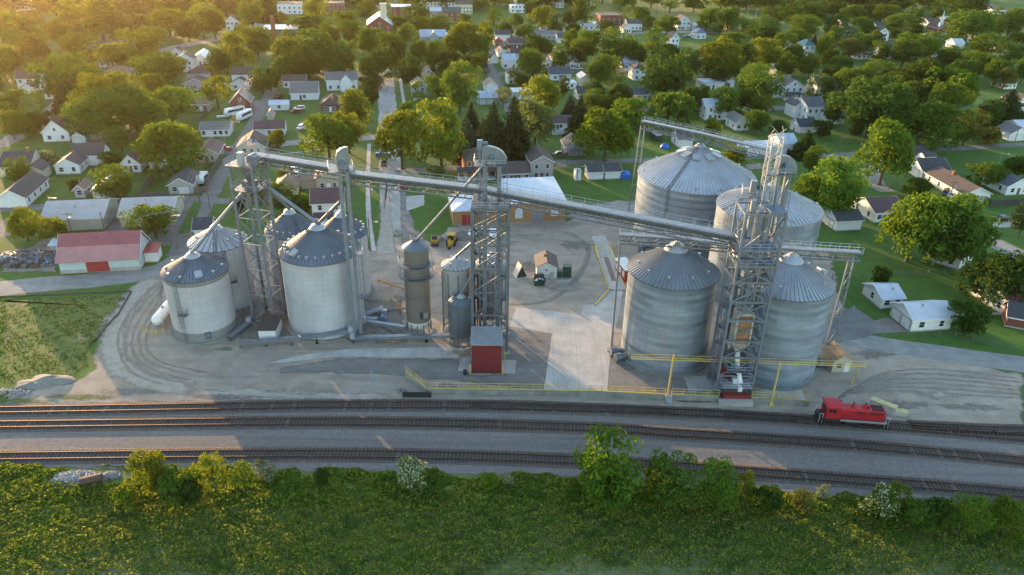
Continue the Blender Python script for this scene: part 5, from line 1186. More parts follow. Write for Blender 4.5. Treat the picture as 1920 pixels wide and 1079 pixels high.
# ---- left part of the town
H(36,172,80,8,5.5,g(3),'white','brown','white two storey farmhouse','with brown roof near the left edge', wings=((3.5,-5,4.5,5,3,'g','y',1.5),))
H(86,187,101,6,2.6,g(1.5),'white','brown','small white garage','with brown roof beside the left farmhouse')
H(83,267,132,13,3.5,g(3.8,'y'),'white','dark','white house with brick end chimney','and dark dormered roof', chim=(.12,.03), wings=((10.5,2,8,9,3,'g','x',2.2),))
H(137,270,162,6,2.4,g(1.5,'y'),'white','dark','little white garage','in front of the brick chimney house', gdoors=(('f',.7,2.4),), name='garage', cat='garage')
H(2,333,60,12,3.2,g(2.8),'cream','dark','large cream house with dark roof','at the far left edge', wings=((8.5,-4,5,6,3.2,'g','y',1.6),), chim=(.8,.5))
H(106,328,152,8,2.9,g(1.9,'y'),'white','dark','white cross gabled house','with two dark roofs', wings=((2.5,8,9,7,3.6,'g','x',2.6),))
H(228,325,266,13,2.8,g(2.7,'y'),'white','maroon','white house with maroon roof','and covered side porch', wings=((7.5,3,4,5,2.4,'s','x',.4),))
H(367,306,410,11,3.0,g(2.0,'y'),'beige','maroon','pale green house with plum roof','beside the gravel alley', nwin=2)
H(318,365,364,10,2.8,g(1.9,'y'),'beige','dark','pale garage with dark roof','and white roll door by the alley', gdoors=(('f',2.6,3.0,2.2),), name='garage', cat='garage')
H(378,258,431,8,2.7,g(1.8),'white','grey','long white ranch house','with grey roof left of the alley', nwin=5)
H(434,211,471,9,4.2,g(3.6,'y'),'rust','grey','red barn','with grey roof and two trailers in front', name='barn', cat='barn', nwin=1, door=False)
H(478,257,534,8,2.8,g(1.7),'white','maroon','long white garage','with brown roof right of the alley', nwin=0, name='garage', cat='garage')
H(507,208,541,5,2.5,g(1.0),'white','white','white shed with white roof','on the lawn by the alley', nwin=1, name='shed', cat='shed', door=False)
H(501,225,513,4,2.0,g(1.3,'y'),'beige','redm','tiny tan shed','with faded red roof on the lawn', nwin=0, name='shed', cat='shed', door=False)
H(546,189,597,11,3.2,g(3.4),'white','grey','big white outbuilding','under a broad plain grey roof', nwin=1, name='outbuilding', cat='outbuilding')
H(532,166,574,8,3.2,g(1.9),'white','brown','white bungalow with brown roof','behind the big white outbuilding', nwin=4)
H(613,171,671,9,4.8,g(2.7),'white','grey','white gabled farmhouse','with grey roof left of the main street', wings=((6.2,-2.5,5,5,4.8,'g','y',2.7),), chim=(.7,.5))
H(603,211,650,11,3.2,hp_(2.8),'dbrick','brown','dark brick bungalow','with brown hipped roof', chim=(.45,.2,'tanbrick'))
H(434,170,469,5,3.0,g(2.0,'y'),'white','brown','white cottage with two gables','beside the alley pole', wings=((0,5,8.5,7,6,'g','x',2.4),))
H(346,171,388,8,3.2,g(2.0,'y'),'lav','brown','lavender grey house','with stacked brown roofs', wings=((0,8,10,8,6,'h','x',2.2),))
H(334,136,366,8,6.2,g(2.4,'y'),'white','brown','tall white gabled house','beside the white metal building', nwin=2)
H(365,124,388,14,4.2,g(1.6,'y'),'white','white','white metal building','near the far left road', nwin=0, name='outbuilding', cat='outbuilding')
H(323,108,341,7,3.0,g(1.5,'y'),'white','brown','little white cottage','behind the tall white gabled house', nwin=1)
H(178,101,224,12,3.0,g(2.6),'white','brown','wide ranch with deep brown roof','by the far left road', nwin=3)
H(187,127,211,8,2.8,g(1.6),'white','brown','small white house','beside the grassy bank of the small drive', nwin=2)
H(197,149,245,10,3.0,hp_(2.2),'tan','tan','tan hipped house','half hidden behind trees', chim=(.5,.5))
H(362,210,394,8,3.0,g(2.0),'tan','tan','olive roofed house','behind the bright round tree', nwin=2)
H(588,419,647,8,5.6,g(2.6),'white','maroon','white two storey house','with plum roof behind the left bins', nwin=2, porch=(.4,4.8,2.2,2.6))
H(594,358,640,9,4.0,g(2.4,'y'),'tan','tan','tan house with peach roof','and chimney behind the bridge', wings=((-4.5,2,4.5,6,2.6,'g','x',1.2),), chim=(.12,.02,'tanbrick'), nwin=2)
H(518,368,559,8,2.6,hp_(2.2),'cream','tan','small tan garage','with pinkish hipped roof', nwin=0, name='garage', cat='garage', door=False)
H(447,292,498,10,3.0,g(2.6,'y'),'cream','brown','brown roofed house','just behind the flag', nwin=2)
H(-1,391,52,16,2.8,g(2.2,'y'),'white','dark','low white house with hipped dark roof','at the bottom left of the town', nwin=1, gdoors=())
H(142,372,161,6,2.6,g(1.2,'y'),'grey','tan','little grey shed','with tan roof beside the double garage', nwin=1, name='shed', cat='shed', door=False)
H(176,373,222,7,2.6,g(1.6,'y'),'white','white','white double garage','below the round green tree', gdoors=(('f',.5,2.6),('f',3.6,2.6)), name='garage', cat='garage')
H(84,435,197,13,3.3,g(2.4),'beige','beigem','beige metal warehouse','the left one of the pair behind the red roof', nwin=0, name='warehouse', cat='warehouse', door=False)
H(228,427,327,12,3.3,g(2.4),'beige','beigem','beige metal warehouse beside the alley','right one of the pair', nwin=0, name='warehouse', cat='warehouse', door=False)
t = H(115,514,264,9.5,3.3,g(4.4),'aqua','redm','pale aqua building with red roof','and red barn door by the left road', nwin=0, name='store_building', cat='building', door=False)
b = MB(); b.add([(5.6,-.07,.1),(10.4,-.07,.1),(10.4,-.07,2.4),(9.6,-.07,3.1),(6.4,-.07,3.1),(5.6,-.07,2.4)], [(0,1,2,3,4,5)]); b.build('barn_door', RDOOR, t)
b = MB(); slab(b, [(-.4,-.9,2.95),(17.2,-.9,2.95),(17.2,2.2,5.5),(-.4,2.2,5.5)], .08); b.build('lower_roof', metroof('roof_faded_red', (.42,.20,.19)), t)
b = MB(); b.box(-.05,-.05,0,16.9,0,.9); b.build('plinth', CONC, t)
H(273,493,297,4,2.6,('s','x',.4),'white','red','little white annex shed','with red roof beside the aqua building', nwin=0, name='shed', cat='shed', door=False)
H(98,478,113,3.5,2.4,('s','x',.3),'grey','pale','grey lean to','at the left end of the aqua building', nwin=0, name='shed', cat='shed', door=False)
H(366,449,398,6,2.7,g(1.8),'white','navy','small white house with navy roof','behind the weathered roof silo', nwin=0)
# ---- centre
t = H(850,424,949,12,4.2,hp_(2.0),'tanbrick','white','tan brick annex','with white hipped roof and red doors', nwin=0, name='brick_building', cat='building', door=False)
for x in (2.3,3.9): b = MB(); b.box(x,-.06,.1,x+1.4,-.004,3.0); b.build('door', RDOOR, t)
t = H(950,420,1060,17,5.6,('s','x',.9),'tanbrick','white','tan brick hall','with flat white roof and arched windows', nwin=0, name='brick_building', cat='building', door=False, ov=.25)
for x in (2.2,):
    b = MB(); n = 9; P = [(x,1.4),(x+2.1,1.4)]+[(x+1.05+1.05*math.cos(math.pi*i/n), 3.4+1.0*math.sin(math.pi*i/n)) for i in range(n+1)]
    b.add([(p[0],-.05,p[1]) for p in P], [tuple(range(len(P)))]); b.build('arched_window', M('frosted_glass', (.5,.52,.55), .4), t)
b = MB(); b.box(6.6,-.07,.05,9.9,-.004,3.6); b.box(6.4,-.09,3.6,10.1,-.004,3.8); b.build('garage_door', M('grey_door', (.20,.20,.21), .6), t)
b = MB(); b.box(12.0,-.06,1.6,14.0,-.004,3.4); b.build('window', MATS['frosted_glass'], t)
t = H(872,333,921,9,5.7,hp_(2.2),'orange','brown','orange brick house','with white posted wraparound porch', nwin=3, porch=(-2.4,11.5,3.2,2.9))
H(938,343,994,9,2.9,g(2.2),'lav','brown','low grey wing house','between the orange brick house and the tall gable', nwin=4)
H(995,338,1036,11,5.7,g(1.9,'y'),'lav','brown','grey two storey gabled house','with brown roof behind the brick hall', nwin=2)
H(1063,293,1099,9,3.0,g(2.3,'y'),'blue','grey','blue grey double garage','with dark doors beside the black pickup', gdoors=(('f',.9,2.1,2.2,MATS['grey_door']),('f',3.6,2.1,2.2,MATS['grey_door'])), name='garage', cat='garage')
H(1103,338,1131,5,2.7,g(1.3),'white','dark','white shed with dark roof','the left one of two by the blue tarp', nwin=0, name='shed', cat='shed', door=False)
H(1134,337,1163,5,2.7,g(1.3),'white','dark','white shed beside the blue tarp','with dark roof', nwin=0, name='shed', cat='shed', door=False)
H(1079,340,1089,2.5,3.0,FL,'white','white','narrow white utility box','next to the pole behind the brick hall', nwin=0, name='utility_box', cat='utility box', door=False, ov=.1)
H(1030,245,1073,9,2.7,g(1.7),'white','maroon','white house behind a white fence','with brown roof', nwin=3)
H(897,197,931,7,3.1,g(1.8),'blue','pale','pale blue garage','with three section door beyond the spruces', gdoors=(('f',.5,2.8),('f',3.6,2.8)), name='garage', cat='garage')
H(911,175,933,9,3.2,g(2.0,'y'),'white','tan','white gabled house with tan roof','beside the curving side street', nwin=1)
H(962,188,997,8,3.2,FL,'grey','white','long grey shed with white roof','behind the pale willowy tree', nwin=1, name='outbuilding', cat='outbuilding')
H(952,160,977,8,5.5,hp_(1.8),'white','dark','white two storey house with hipped roof','at the small street corner', nwin=2)
H(1031,152,1070,8,3.2,g(2.6),'white','slate','white house with blue entry awning','and slate roof', nwin=2, porch=(4.5,3,1.6,2.4))
H(1063,168,1081,6,2.8,FL,'white','white','small white flat roofed annex','right of the blue awning house', nwin=1)
H(1088,164,1106,8,4.2,g(1.4,'y'),'cream','beigem','tall cream shed','behind the round street tree', nwin=0, name='shed', cat='shed', door=False)
H(1067,130,1087,9,3.2,g(2.4,'y'),'white','dark','white cottage with dark shutters','beside the parked pickup', nwin=2)
H(1038,118,1063,13,4.0,g(2.0,'y'),'blue','pale','pale roofed garage','with wide gable in the middle of town', gdoors=(('f',.6,3.4,3.0),), name='garage', cat='garage')
H(1021,128,1033,9,3.2,g(2.0,'y'),'white','dark','narrow white cottage','left of the pale roofed garage', nwin=1)
H(1188,152,1209,9,6.0,hp_(1.8),'white','dark','tall white hipped house','with sunlit side wall', nwin=2)
H(1169,131,1194,9,4.0,g(2.2),'blue','pale','blue grey porch house','with pale roof in the middle of town', nwin=3, porch=(.5,6,1.8,2.6))
H(1170,190,1215,8,2.7,g(1.9),'blue','slate','slate roofed ranch','behind the broad yellow green tree', nwin=4)
H(1083,188,1116,8,2.9,g(2.0),'white','navy','white house with navy roof','left of the slate roofed ranch', nwin=2)
H(1188,214,1218,10,3.0,g(2.2,'y'),'grey','navy','navy roofed bungalow','under the big dark tree', nwin=1)
H(1125,50,1166,14,7.0,FL,'brick','brown','two storey brick block','beside the sports field', nwin=4, name='brick_building', cat='building')
H(1094,58,1124,10,4.0,FL,'white','white','low white building','adjoining the brick block', nwin=3, name='building', cat='building')
H(1270,57,1293,9,6.0,g(3.0,'y'),'white','brown','white schoolhouse like house','with steep gable beyond the parking lot', nwin=3)
H(1257,91,1272,8,6.0,g(2.6,'y'),'white','brown','narrow white gabled house','below the parking lot', nwin=2)
H(1304,74,1323,8,4.0,hp_(2.0),'white','bluem','little blue roofed shop','by the parking lot', nwin=2, name='shop', cat='shop')
H(1176,58,1203,9,4.5,g(2.2),'white','brown','white house with brown roof','right of the brick block', nwin=4)
H(1168,63,1184,7,3.2,g(2.0,'y'),'white','dark','small white gable','in front of the white house beside the brick block', nwin=2)
H(929,79,956,8,4.2,g(2.2),'white','dark','white house with black roof','by the curve of the side street', nwin=2)
H(927,88,943,7,3.0,hp_(1.8),'tan','red','small red roofed house','next to the side street poles', nwin=1)
H(789,83,836,9,4.4,g(3.0),'blue','pale','pale roofed gabled house','among the trees in the middle distance', wings=((5,-2,5,5,4.4,'g','y',2.8),(13,-4,5,6,4,'g','y',2.2)), nwin=4)
t = H(690,66,736,22,6.0,g(5.0,'y'),'brick','pale','brick church','with white belfry', name='church', cat='church', nwin=3)
b = MB(); b.box(8.6,3,9.5,12.2,6.6,17.5); b.box(8.2,2.6,17.5,12.6,7.0,18.1); b.box(8.2,2.6,13.0,12.6,7.0,13.4); b.build('belfry', WALLS['cream'], t)
H(735,36,772,14,8,FL,'brick','white','red brick store block','with pale roof downtown', nwin=3, name='store_building', cat='building')
H(800,19,838,10,6,g(2),'cream','brown','cream shop row','with brown roof at the top of town', nwin=6, name='store_building', cat='building')
H(840,20,880,10,6,g(2.4),'white','brown','white shop row with dormers','at the top of town', nwin=6, name='store_building', cat='building')
H(855,27,886,10,7,g(2),'cream','brown','cream two storey shop','facing the downtown street', nwin=5, name='store_building', cat='building')
H(832,40,864,14,6,g(2.4),'brick','green','brick shop with green roof','downtown', nwin=3, name='store_building', cat='building')
H(808,34,838,12,4.5,g(1.8),'grey','pale','grey shop with pale roof','left of the green roofed shop', nwin=4, name='store_building', cat='building')
H(856,11,884,10,6,g(2.4),'white','redm','white shop with red roof','at the top edge of town', nwin=4, name='store_building', cat='building')
H(745,10,770,12,7,g(2),'white','brown','white gabled hall','at the top edge behind the red brick block', nwin=3, name='building', cat='building')
H(884,10,905,10,6,g(2),'white','white','white house at the top edge','right of the shop with red roof', nwin=3)
H(521,27,567,13,7,FL,'white','tan','white flat roofed block','near the top left road', nwin=5, name='building', cat='building')
H(493,76,560,18,6,FL,'dbrick','white','brown brick school','with white roof and tall stack', nwin=8, name='school', cat='building', chim=None)
p = W(517,80); b = MB(); b.box(-1,-1,0,1,1,15); b.box(-1.15,-1.15,14.4,1.15,1.15,14.8); tag(b.build('smokestack', WALLS['brick'], None, False, (p.x,p.y-1.5,0)), 'square brick smokestack in front of the brown brick school', 'chimney')
H(608,29,646,14,8,FL,'brick','tan','red brick block with tan roof','left of downtown', nwin=5, name='building', cat='building')
H(600,6,640,12,8,FL,'brick','brown','brick block at the very top','left of downtown', nwin=6, name='building', cat='building')
H(426,58,448,10,6,g(2.4,'y'),'white','brown','white house with porch columns','near the top left road', nwin=3)
H(32,28,57,10,6,g(3),'white','brown','white house among hazy trees','in the top left corner', nwin=3)
H(773,187,800,9,5.6,g(2.2,'y'),'grey','grey','grey two storey house','right of the main street', nwin=2, porch=(.4,4,2,2.6))
H(793,152,815,8,3.2,g(2.6,'y'),'tan','rustr','orange roofed cottage','hidden behind a conical tree', nwin=1)
H(919,120,933,7,2.8,g(1.8,'y'),'white','grey','tiny white garage','inside the bend of the side street', nwin=0, name='garage', cat='garage')
H(934,108,948,9,2.8,g(1.8,'y'),'white','brown','white ranch with brown roof','above the bend of the side street', nwin=1)
H(944,130,967,8,4.4,g(2.4),'white','pale','white house with pale grey roof','below the bend of the side street', nwin=3)
H(990,76,1043,9,3.2,g(1.8),'grey','grey','long grey ranch','in the middle of town', nwin=6)
H(953,93,986,9,3.2,g(2.2),'dbrick','brown','dark low house','left of the long grey ranch', nwin=2)
H(958,112,984,8,3,g(2),'tan','maroon','plum roofed house','behind the tree at the side street', nwin=2)
H(1092,58,1112,7,3.0,g(1.6),'white','slate','white low house','left of the low white building', nwin=2)
H(1046,62,1058,8,3.0,g(2.0,'y'),'white','navy','tiny white gabled house','right of the parked cars in mid town', nwin=1)
H(1046,82,1060,8,3.0,g(2.0),'white','slate','white cottage with slate roof','behind the mid town trees', nwin=1)
H(1041,41,1054,8,3.4,g(2.0),'white','redm','white house with red roof','behind the round mid town tree', nwin=2)
H(1043,15,1057,10,5.5,g(3.0,'y'),'white','grey','white gabled house at the top','left of the water tower posts', nwin=2)
H(968,13,991,10,6,g(2.4),'white','brown','white shop at the top of town','beside the big round tree', nwin=4)
H(958,25,985,10,5,FL,'white','white','white flat shop','beside the big round tree', nwin=4, name='building', cat='building')
H(1316,169,1358,8,3.2,FL,'white','white','white pool building','behind the largest bin', nwin=0, name='building', cat='building')
H(1356,165,1376,8,3.0,g(1.6,'y'),'white','white','small white gabled building','right of the pool building', nwin=0)
H(1322,227,1373,9,5.5,g(2.2),'white','pale','white house screened by trees','behind the high conveyor gallery', nwin=3)
H(1271,277,1298,7,3.0,g(2.0),'white','dark','little white house with black roof','behind the largest bin', nwin=1)
H(1378,246,1402,9,3.2,g(2.2,'y'),'white','grey','grey roofed cottage','behind the high conveyor gallery end', nwin=2)
# ---- right
H(1396,294,1458,7,3.0,FL,'white','white','long low white shed','behind the ladder tower', nwin=0, name='outbuilding', cat='outbuilding')
H(1462,291,1491,9,4.0,g(2.2),'white','pale','white outbuilding with pale blue roof','and two roof vents', nwin=0, name='outbuilding', cat='outbuilding')
H(1468,187,1503,11,5.8,g(2.6,'y'),'white','slate','white victorian house','with slate roof and posted front porch', nwin=3, porch=(0,7.5,2.4,2.9), wings=((-3,3,4,7,5.4,'g','y',2.2),))
H(1455,148,1483,8,4.0,g(2.2),'cream','navy','cream building with navy roof','behind the white victorian house', nwin=1)
H(1530,177,1563,9,4.0,g(3.0),'cream','dark','black roofed house','with white dormer and brick chimney', chim=(.5,.5), nwin=2)
H(1514,178,1525,4,2.4,g(1.2,'y'),'yellow','tan','small yellow shed','left of the black roofed house', nwin=0, name='shed', cat='shed', door=False)
H(1510,229,1543,12,6.0,g(2.4),'white','slate','big white house with slate roof','left of the great dark tree', wings=((6,-4,8,5,3.2,'g','x',1.4),(-2,6,5,8,5,'g','y',2.2)), nwin=3, chim=(.5,.8))
H(1497,251,1530,7,2.7,g(2.0),'white','navy','white garage with navy roof','beside the dark parked car', gdoors=(('l',1.0,2.2),('l',3.8,2.2)), nwin=0, name='garage', cat='garage')
H(1670,312,1696,10,5.6,g(2.2,'y'),'white','dark','white two storey house behind a tall tree','with screened porch', wings=((8,2.5,7,7,3.0,'g','x',1.8),), nwin=2)
t = H(1726,337,1776,9,3.0,g(2.6),'white','dark','white house with roof dormer','and dark roof before the open lawn', gdoors=(('l',1.5,4.8,2.4),), nwin=2, rot=8)
b = MB(); wl, rf = gable_mesh(4.2, 3.4, 2.2, .9, 'x', .25); wl.v = [(x+2.6,y+4.4,z+3.9) for x,y,z in wl.v]; rf.v = [(x+2.6,y+4.4,z+3.9) for x,y,z in rf.v]; dm = wl.build('dormer', WALLS['white'], t); rf.build('dormer_roof', ROOFS['dark'], dm)
t = H(1804,381,1853,19.5,2.8,g(1.9,'y'),'white','brown','long white ranch with brown roof','and cars at its left side', nwin=1, chim=(.45,.62), rot=6)
H(1884,367,1930,10,3.0,g(2.2,'y'),'white','slate','white house cut by the right edge','behind a dark plank fence', nwin=2)
H(1566,434,1613,6.8,3.0,g(1.6),'white','dark','white garage with charcoal roof','right of the pale roofed bin', gdoors=(('l',1.6,3.6),), nwin=0, name='garage', cat='garage')
H(1637,418,1692,11,3.0,g(2.2),'white','maroon','brown roofed white house','behind the spreading right tree', nwin=3)
H(1796,507,1850,8,3.0,g(2.2,'y'),'white','rustr','white house with rusty roof','between two large right trees', rot=42, w=8.5, nwin=2)
H(1650,580,1689,7,2.6,g(1.4),'white','white','smaller white metal roofed garage','on the right hand lawn', nwin=2, name='garage', cat='garage', rot=9)
t = H(1706,623,1780,7,3.0,g(1.7),'white','white','larger white metal roofed garage','with two doors on its gable', gdoors=(('l',.5,2.7),('l',3.8,2.7)), nwin=2, name='garage', cat='garage', rot=9)
H(1887,596,1960,11,3.0,g(2.6),'white','redm','white house with maroon roof','at the right edge', nwin=2, porch=(-.5,7,2.6,2.6))
H(1884,612,1925,5.5,2.6,g(2.0,'x'),'rust','dark','red shed with black roof','at the right edge', rot=-24, w=8, nwin=0, name='shed', cat='shed', door=False)
H(1892,265,1926,8,3.0,g(2.0,'y'),'white','grey','white garage with grey roof','at the right edge', gdoors=(('f',1,4.5),), nwin=0, name='garage', cat='garage')
H(1908,253,1940,8,3.0,g(1.6),'white','white','white roofed building at the right edge','behind the grey roofed garage', nwin=0)
H(1904,206,1932,9,3.6,g(2.4,'y'),'white','brown','white bungalow at the right edge','beside the dark spruce', nwin=2, porch=(0,5,2,2.4))
H(1730,42,1752,10,3,g(1.8),'white','dark','white ranch among the far right trees','with dark roof', nwin=3)
H(1739,49,1763,9,3,g(1.8),'white','brown','white ranch left of the little steeple','with brown roof', nwin=3)
H(1774,49,1797,12,4,g(1.8),'white','white','white hall behind the steeple','in the far right town', nwin=3, name='building', cat='building')
H(1760,68,1784,14,5,g(3.6,'y'),'brick','brown','red brick church','with white steeple in the far right town', name='church', cat='church', nwin=2)
p = W(1763,66); b = MB(); b.box(-1.2,-1.2,0,1.2,1.2,8); b.lathe([(1.3,8),(.05,16)], 4); tag(b.build('steeple', WALLS['white'], None, False, (p.x-2.2,p.y-1.6,0)), 'thin white steeple at the left of the red brick church', 'steeple')
H(1832,85,1853,10,5,g(2.4,'y'),'white','white','white gabled hall','below the far right woods', nwin=3)
H(1788,92,1806,8,3.4,g(2),'white','white','white shed near the far right pole','with sunlit roof', nwin=1)
H(1727,77,1766,7,3.2,FL,'white','white','long white flat roofed building','in front of the red brick church', nwin=4, name='building', cat='building')
H(1747,108,1757,11,5,g(2,'y'),'grey','navy','narrow blue grey house','below the long white flat roofed building', nwin=1)
H(1868,104,1886,8,3,g(2),'tan','brown','tan house with brown roof','in the far right trees', nwin=2)
H(1844,20,1863,9,3.4,g(1.8),'tan','tan','tan farmhouse at the field edge','in the top right corner', nwin=2)
H(1859,27,1885,9,3.4,g(1.8),'white','grey','white farmhouse at the field edge','in the top right corner', nwin=3)
H(1506,105,1525,9,6.0,hp_(2.4),'white','teal','white house with teal roof','beside the bright oval tree', nwin=2)
H(1457,98,1481,8,3.4,g(1.8),'white','grey','white house with grey roof','left of the teal roofed house', nwin=4)
H(1576,53,1597,9,3.6,g(2.2),'tan','brown','tan ranch','among the upper right trees', nwin=3)
H(1580,67,1603,9,4.0,hp_(2),'white','grey','white porch house','below the tan ranch', nwin=3)
H(1643,78,1664,9,5.5,g(2.6,'y'),'white','brown','white steep gabled house','in the upper right town', nwin=2)
H(1606,112,1632,9,4.4,g(2.6),'white','slate','white house with slate roof and bright gable','in the upper right trees', nwin=3)
H(1655,111,1684,9,4.4,g(2.6),'white','dark','white house with black roof and bright gable','in the upper right trees', nwin=2)
H(1661,97,1673,8,3,g(1.8),'grey','dark','small grey house','above the white house with black roof', nwin=1)
H(1566,76,1578,7,3,g(2),'grey','navy','small navy roofed house','below the upper right spruce', nwin=1)
H(1643,58,1657,8,3,g(1.8),'white','slate','white cottage behind the round trees','in the upper right town', nwin=1)
H(1445,32,1461,9,4,g(1.8,'y'),'white','white','white hall beside the gravel lot','at the top right of centre', nwin=2)
H(1363,58,1384,10,5,hp_(3),'tan','dark','tan house with dark hipped roof','beside the stadium poles', nwin=2)
H(1300,58,1337,8,3.2,g(1.2),'white','white','low white stand','by the sports field', nwin=0, name='building', cat='building')
H(1698,22,1725,10,3,g(1.8),'white','grey','long pale ranch at the top','near the top right field', nwin=3)
H(1600,14,1625,10,3,g(1.8),'white','slate','low white house at the top','right of centre', nwin=3)
H(1880,168,1904,8,2.8,FL,'white','white','white trailer home','near the right edge', nwin=3)
# fences
def fence(label, pts, h=1.7, m=None, name='fence', post=2.4, cat='fence', bars=False):
    P = [W(*p) for p in pts]; o = P[0].copy(); t = thing(name, label, cat, (o.x,o.y,0)); b, q = MB(), MB()
    for a, c in zip(P[:-1], P[1:]):
        a, c = a-o, c-o; L = (c-a).length; n = max(1, int(L/post))
        if bars:
            for z in (.1, h*.5, h): b.tube((a.x,a.y,z),(c.x,c.y,z),.02,4)
            for k in range(int(L/.9)): e = a.lerp(c, k*.9/L); b.tube((e.x,e.y,.05),(e.x,e.y,h),.008,3)
        else:
            b.beam((a.x,a.y,h/2+.05),(c.x,c.y,h/2+.05),.04,h)
            for k in range(int(L/.3)): e = a.lerp(c, (k+.5)*.3/L); b.cbox((e.x,e.y,h/2+.07),(.22,.09,h-.02),math.atan2((c-a).y,(c-a).x))
        for k in range(n+1): e = a.lerp(c, k/n); q.cbox((e.x,e.y,(h+.15)/2),(.12,.12,h+.15),math.atan2((c-a).y,(c-a).x))
    b.build('mesh_panel' if bars else 'boards', m, t); q.build('posts', m, t); return t
PLANK = M('plank_grey', (.12,.105,.095), .9, 0, .3, 1.5); PLANKD = M('plank_dark', (.05,.048,.05), .9, 0, .3, 1.5); PICKET = M('white_vinyl', (.66,.68,.72), .5)
fence('grey plank fence enclosing the yard of the pale garage', [(298,318),(268,362),(262,375),(317,371)], 1.9, PLANK)
fence('grey plank fence along the gravel alley behind the camper', [(366,364),(386,361),(400,322),(418,298)], 1.8, PLANK)
fence('long grey plank fence behind the brick chimney house', [(172,271),(247,264),(262,248)], 1.7, PLANK)
fence('white vinyl fence in front of the house behind the spruces', [(1029,254),(1073,252)], 2.0, PICKET)
fence('dark plank fence beside the long white ranch', [(1844,379),(1856,388),(1930,384)], 1.9, PLANKD)
fence('grey plank fence beside the lavender house', [(372,232),(392,205)], 1.7, PLANK)
fence('wire mesh fence along the lawn by the east road', [(1700,631),(1790,634),(1925,661)], 1.2, M('wire', (.16,.17,.17), .5, .5), 'wire_fence', 3, bars=True)
fence('wire mesh fence crossing the right hand lawns', [(1560,523),(1640,518),(1740,514),(1800,510)], 1.2, MATS['wire'], 'wire_fence', 3, bars=True)
p = W(1165,337); b = MB(); b.add([(0,0,0),(2.7,0,0),(2.7,2.6,0),(0,2.6,0),(-.05,.1,1.5),(2.8,-.05,1.45),(2.5,2.5,2.1),(.2,2.4,2.2),(1.3,.8,2.15)], [(0,1,5,4),(1,2,6,5),(2,3,7,6),(3,0,4,7),(4,5,8),(5,6,8),(6,7,8),(7,4,8)])
tag(b.build('tarp_stack', M('tarp_blue', (.015,.11,.42), .5, 0, .25, 2), None, False, (p.x,p.y,0)), 'bright blue tarpaulin covered stack beside the white sheds', 'tarp')
p = W(1246,278); b = MB(); b.lathe([(1.6,0),(1.6,.5),(1.2,1.2),(.6,1.6),(.02,1.7)], 14); tag(b.build('tarp_dome', MATS['tarp_blue'], None, True, (p.x,p.y,0)), 'round blue tarp heap on the drive behind the largest bin', 'tarp')
# ------------------------------------------------------------------ trees
TONE = dict(
    y=(leaf('leaf_yellow', (.068,.102,.012), (.140,.180,.024)), 'yellow green'),
    b=(leaf('leaf_bright', (.056,.110,.014), (.112,.188,.028)), 'bright green'),
    m=(leaf('leaf_mid', (.042,.088,.014), (.085,.145,.027)), 'mid green'),
    d=(leaf('leaf_dark', (.025,.056,.013), (.053,.097,.023)), 'dark green'),
    p=(leaf('leaf_pale', (.070,.108,.038), (.125,.168,.068)), 'pale green'),
    k=(leaf('leaf_conifer', (.016,.034,.014), (.036,.058,.022), .2), 'blackish green'),
    u=(leaf('leaf_blue_spruce', (.026,.048,.036), (.055,.085,.062), .2), 'blue green'),
    w=(leaf('leaf_olive', (.055,.072,.020), (.105,.120,.034)), 'olive'))
BLOSS = leaf('blossom', (.24,.27,.17), (.40,.42,.30), .3)
BARK = M('bark', (.085,.070,.056), .95, 0, .35, 3, .4)
def cards(name, C, Nn, S, mats, mi=None, rng=None, asp=1.5):
    """one mesh of leaf sprays: centre, facing, size of each"""
    n = len(C); rng = rng or np.random.default_rng(1)
    a = rng.normal(size=(n,3)); a -= (a*Nn).sum(1,keepdims=True)*Nn; a /= np.linalg.norm(a,axis=1,keepdims=True)+1e-9; b = np.cross(Nn, a)
    S = S[:,None]; j = lambda: rng.uniform(.75,1.25,(n,1))
    V = np.stack([C-a*S*asp*.5*j(), C-b*S*.42*j()+a*S*.1, C+a*S*asp*.5*j()+Nn*S*.15, C+b*S*.42*j()-a*S*.05], 1).reshape(-1,3).astype(np.float32)
    me = bpy.data.meshes.new(name); me.vertices.add(4*n); me.vertices.foreach_set('co', V.ravel()); me.loops.add(4*n)
    me.loops.foreach_set('vertex_index', np.arange(4*n, dtype=np.int32)); me.polygons.add(n)
    me.polygons.foreach_set('loop_start', np.arange(0,4*n,4,dtype=np.int32)); me.polygons.foreach_set('loop_total', np.full(n,4,np.int32))
    for m in (mats if isinstance(mats,(list,tuple)) else [mats]): me.materials.append(m)
    if mi is not None: me.polygons.foreach_set('material_index', mi.astype(np.int32))
    me.update(calc_edges=True); return me
def unit(v): return v/(np.linalg.norm(v,axis=1,keepdims=True)+1e-9)
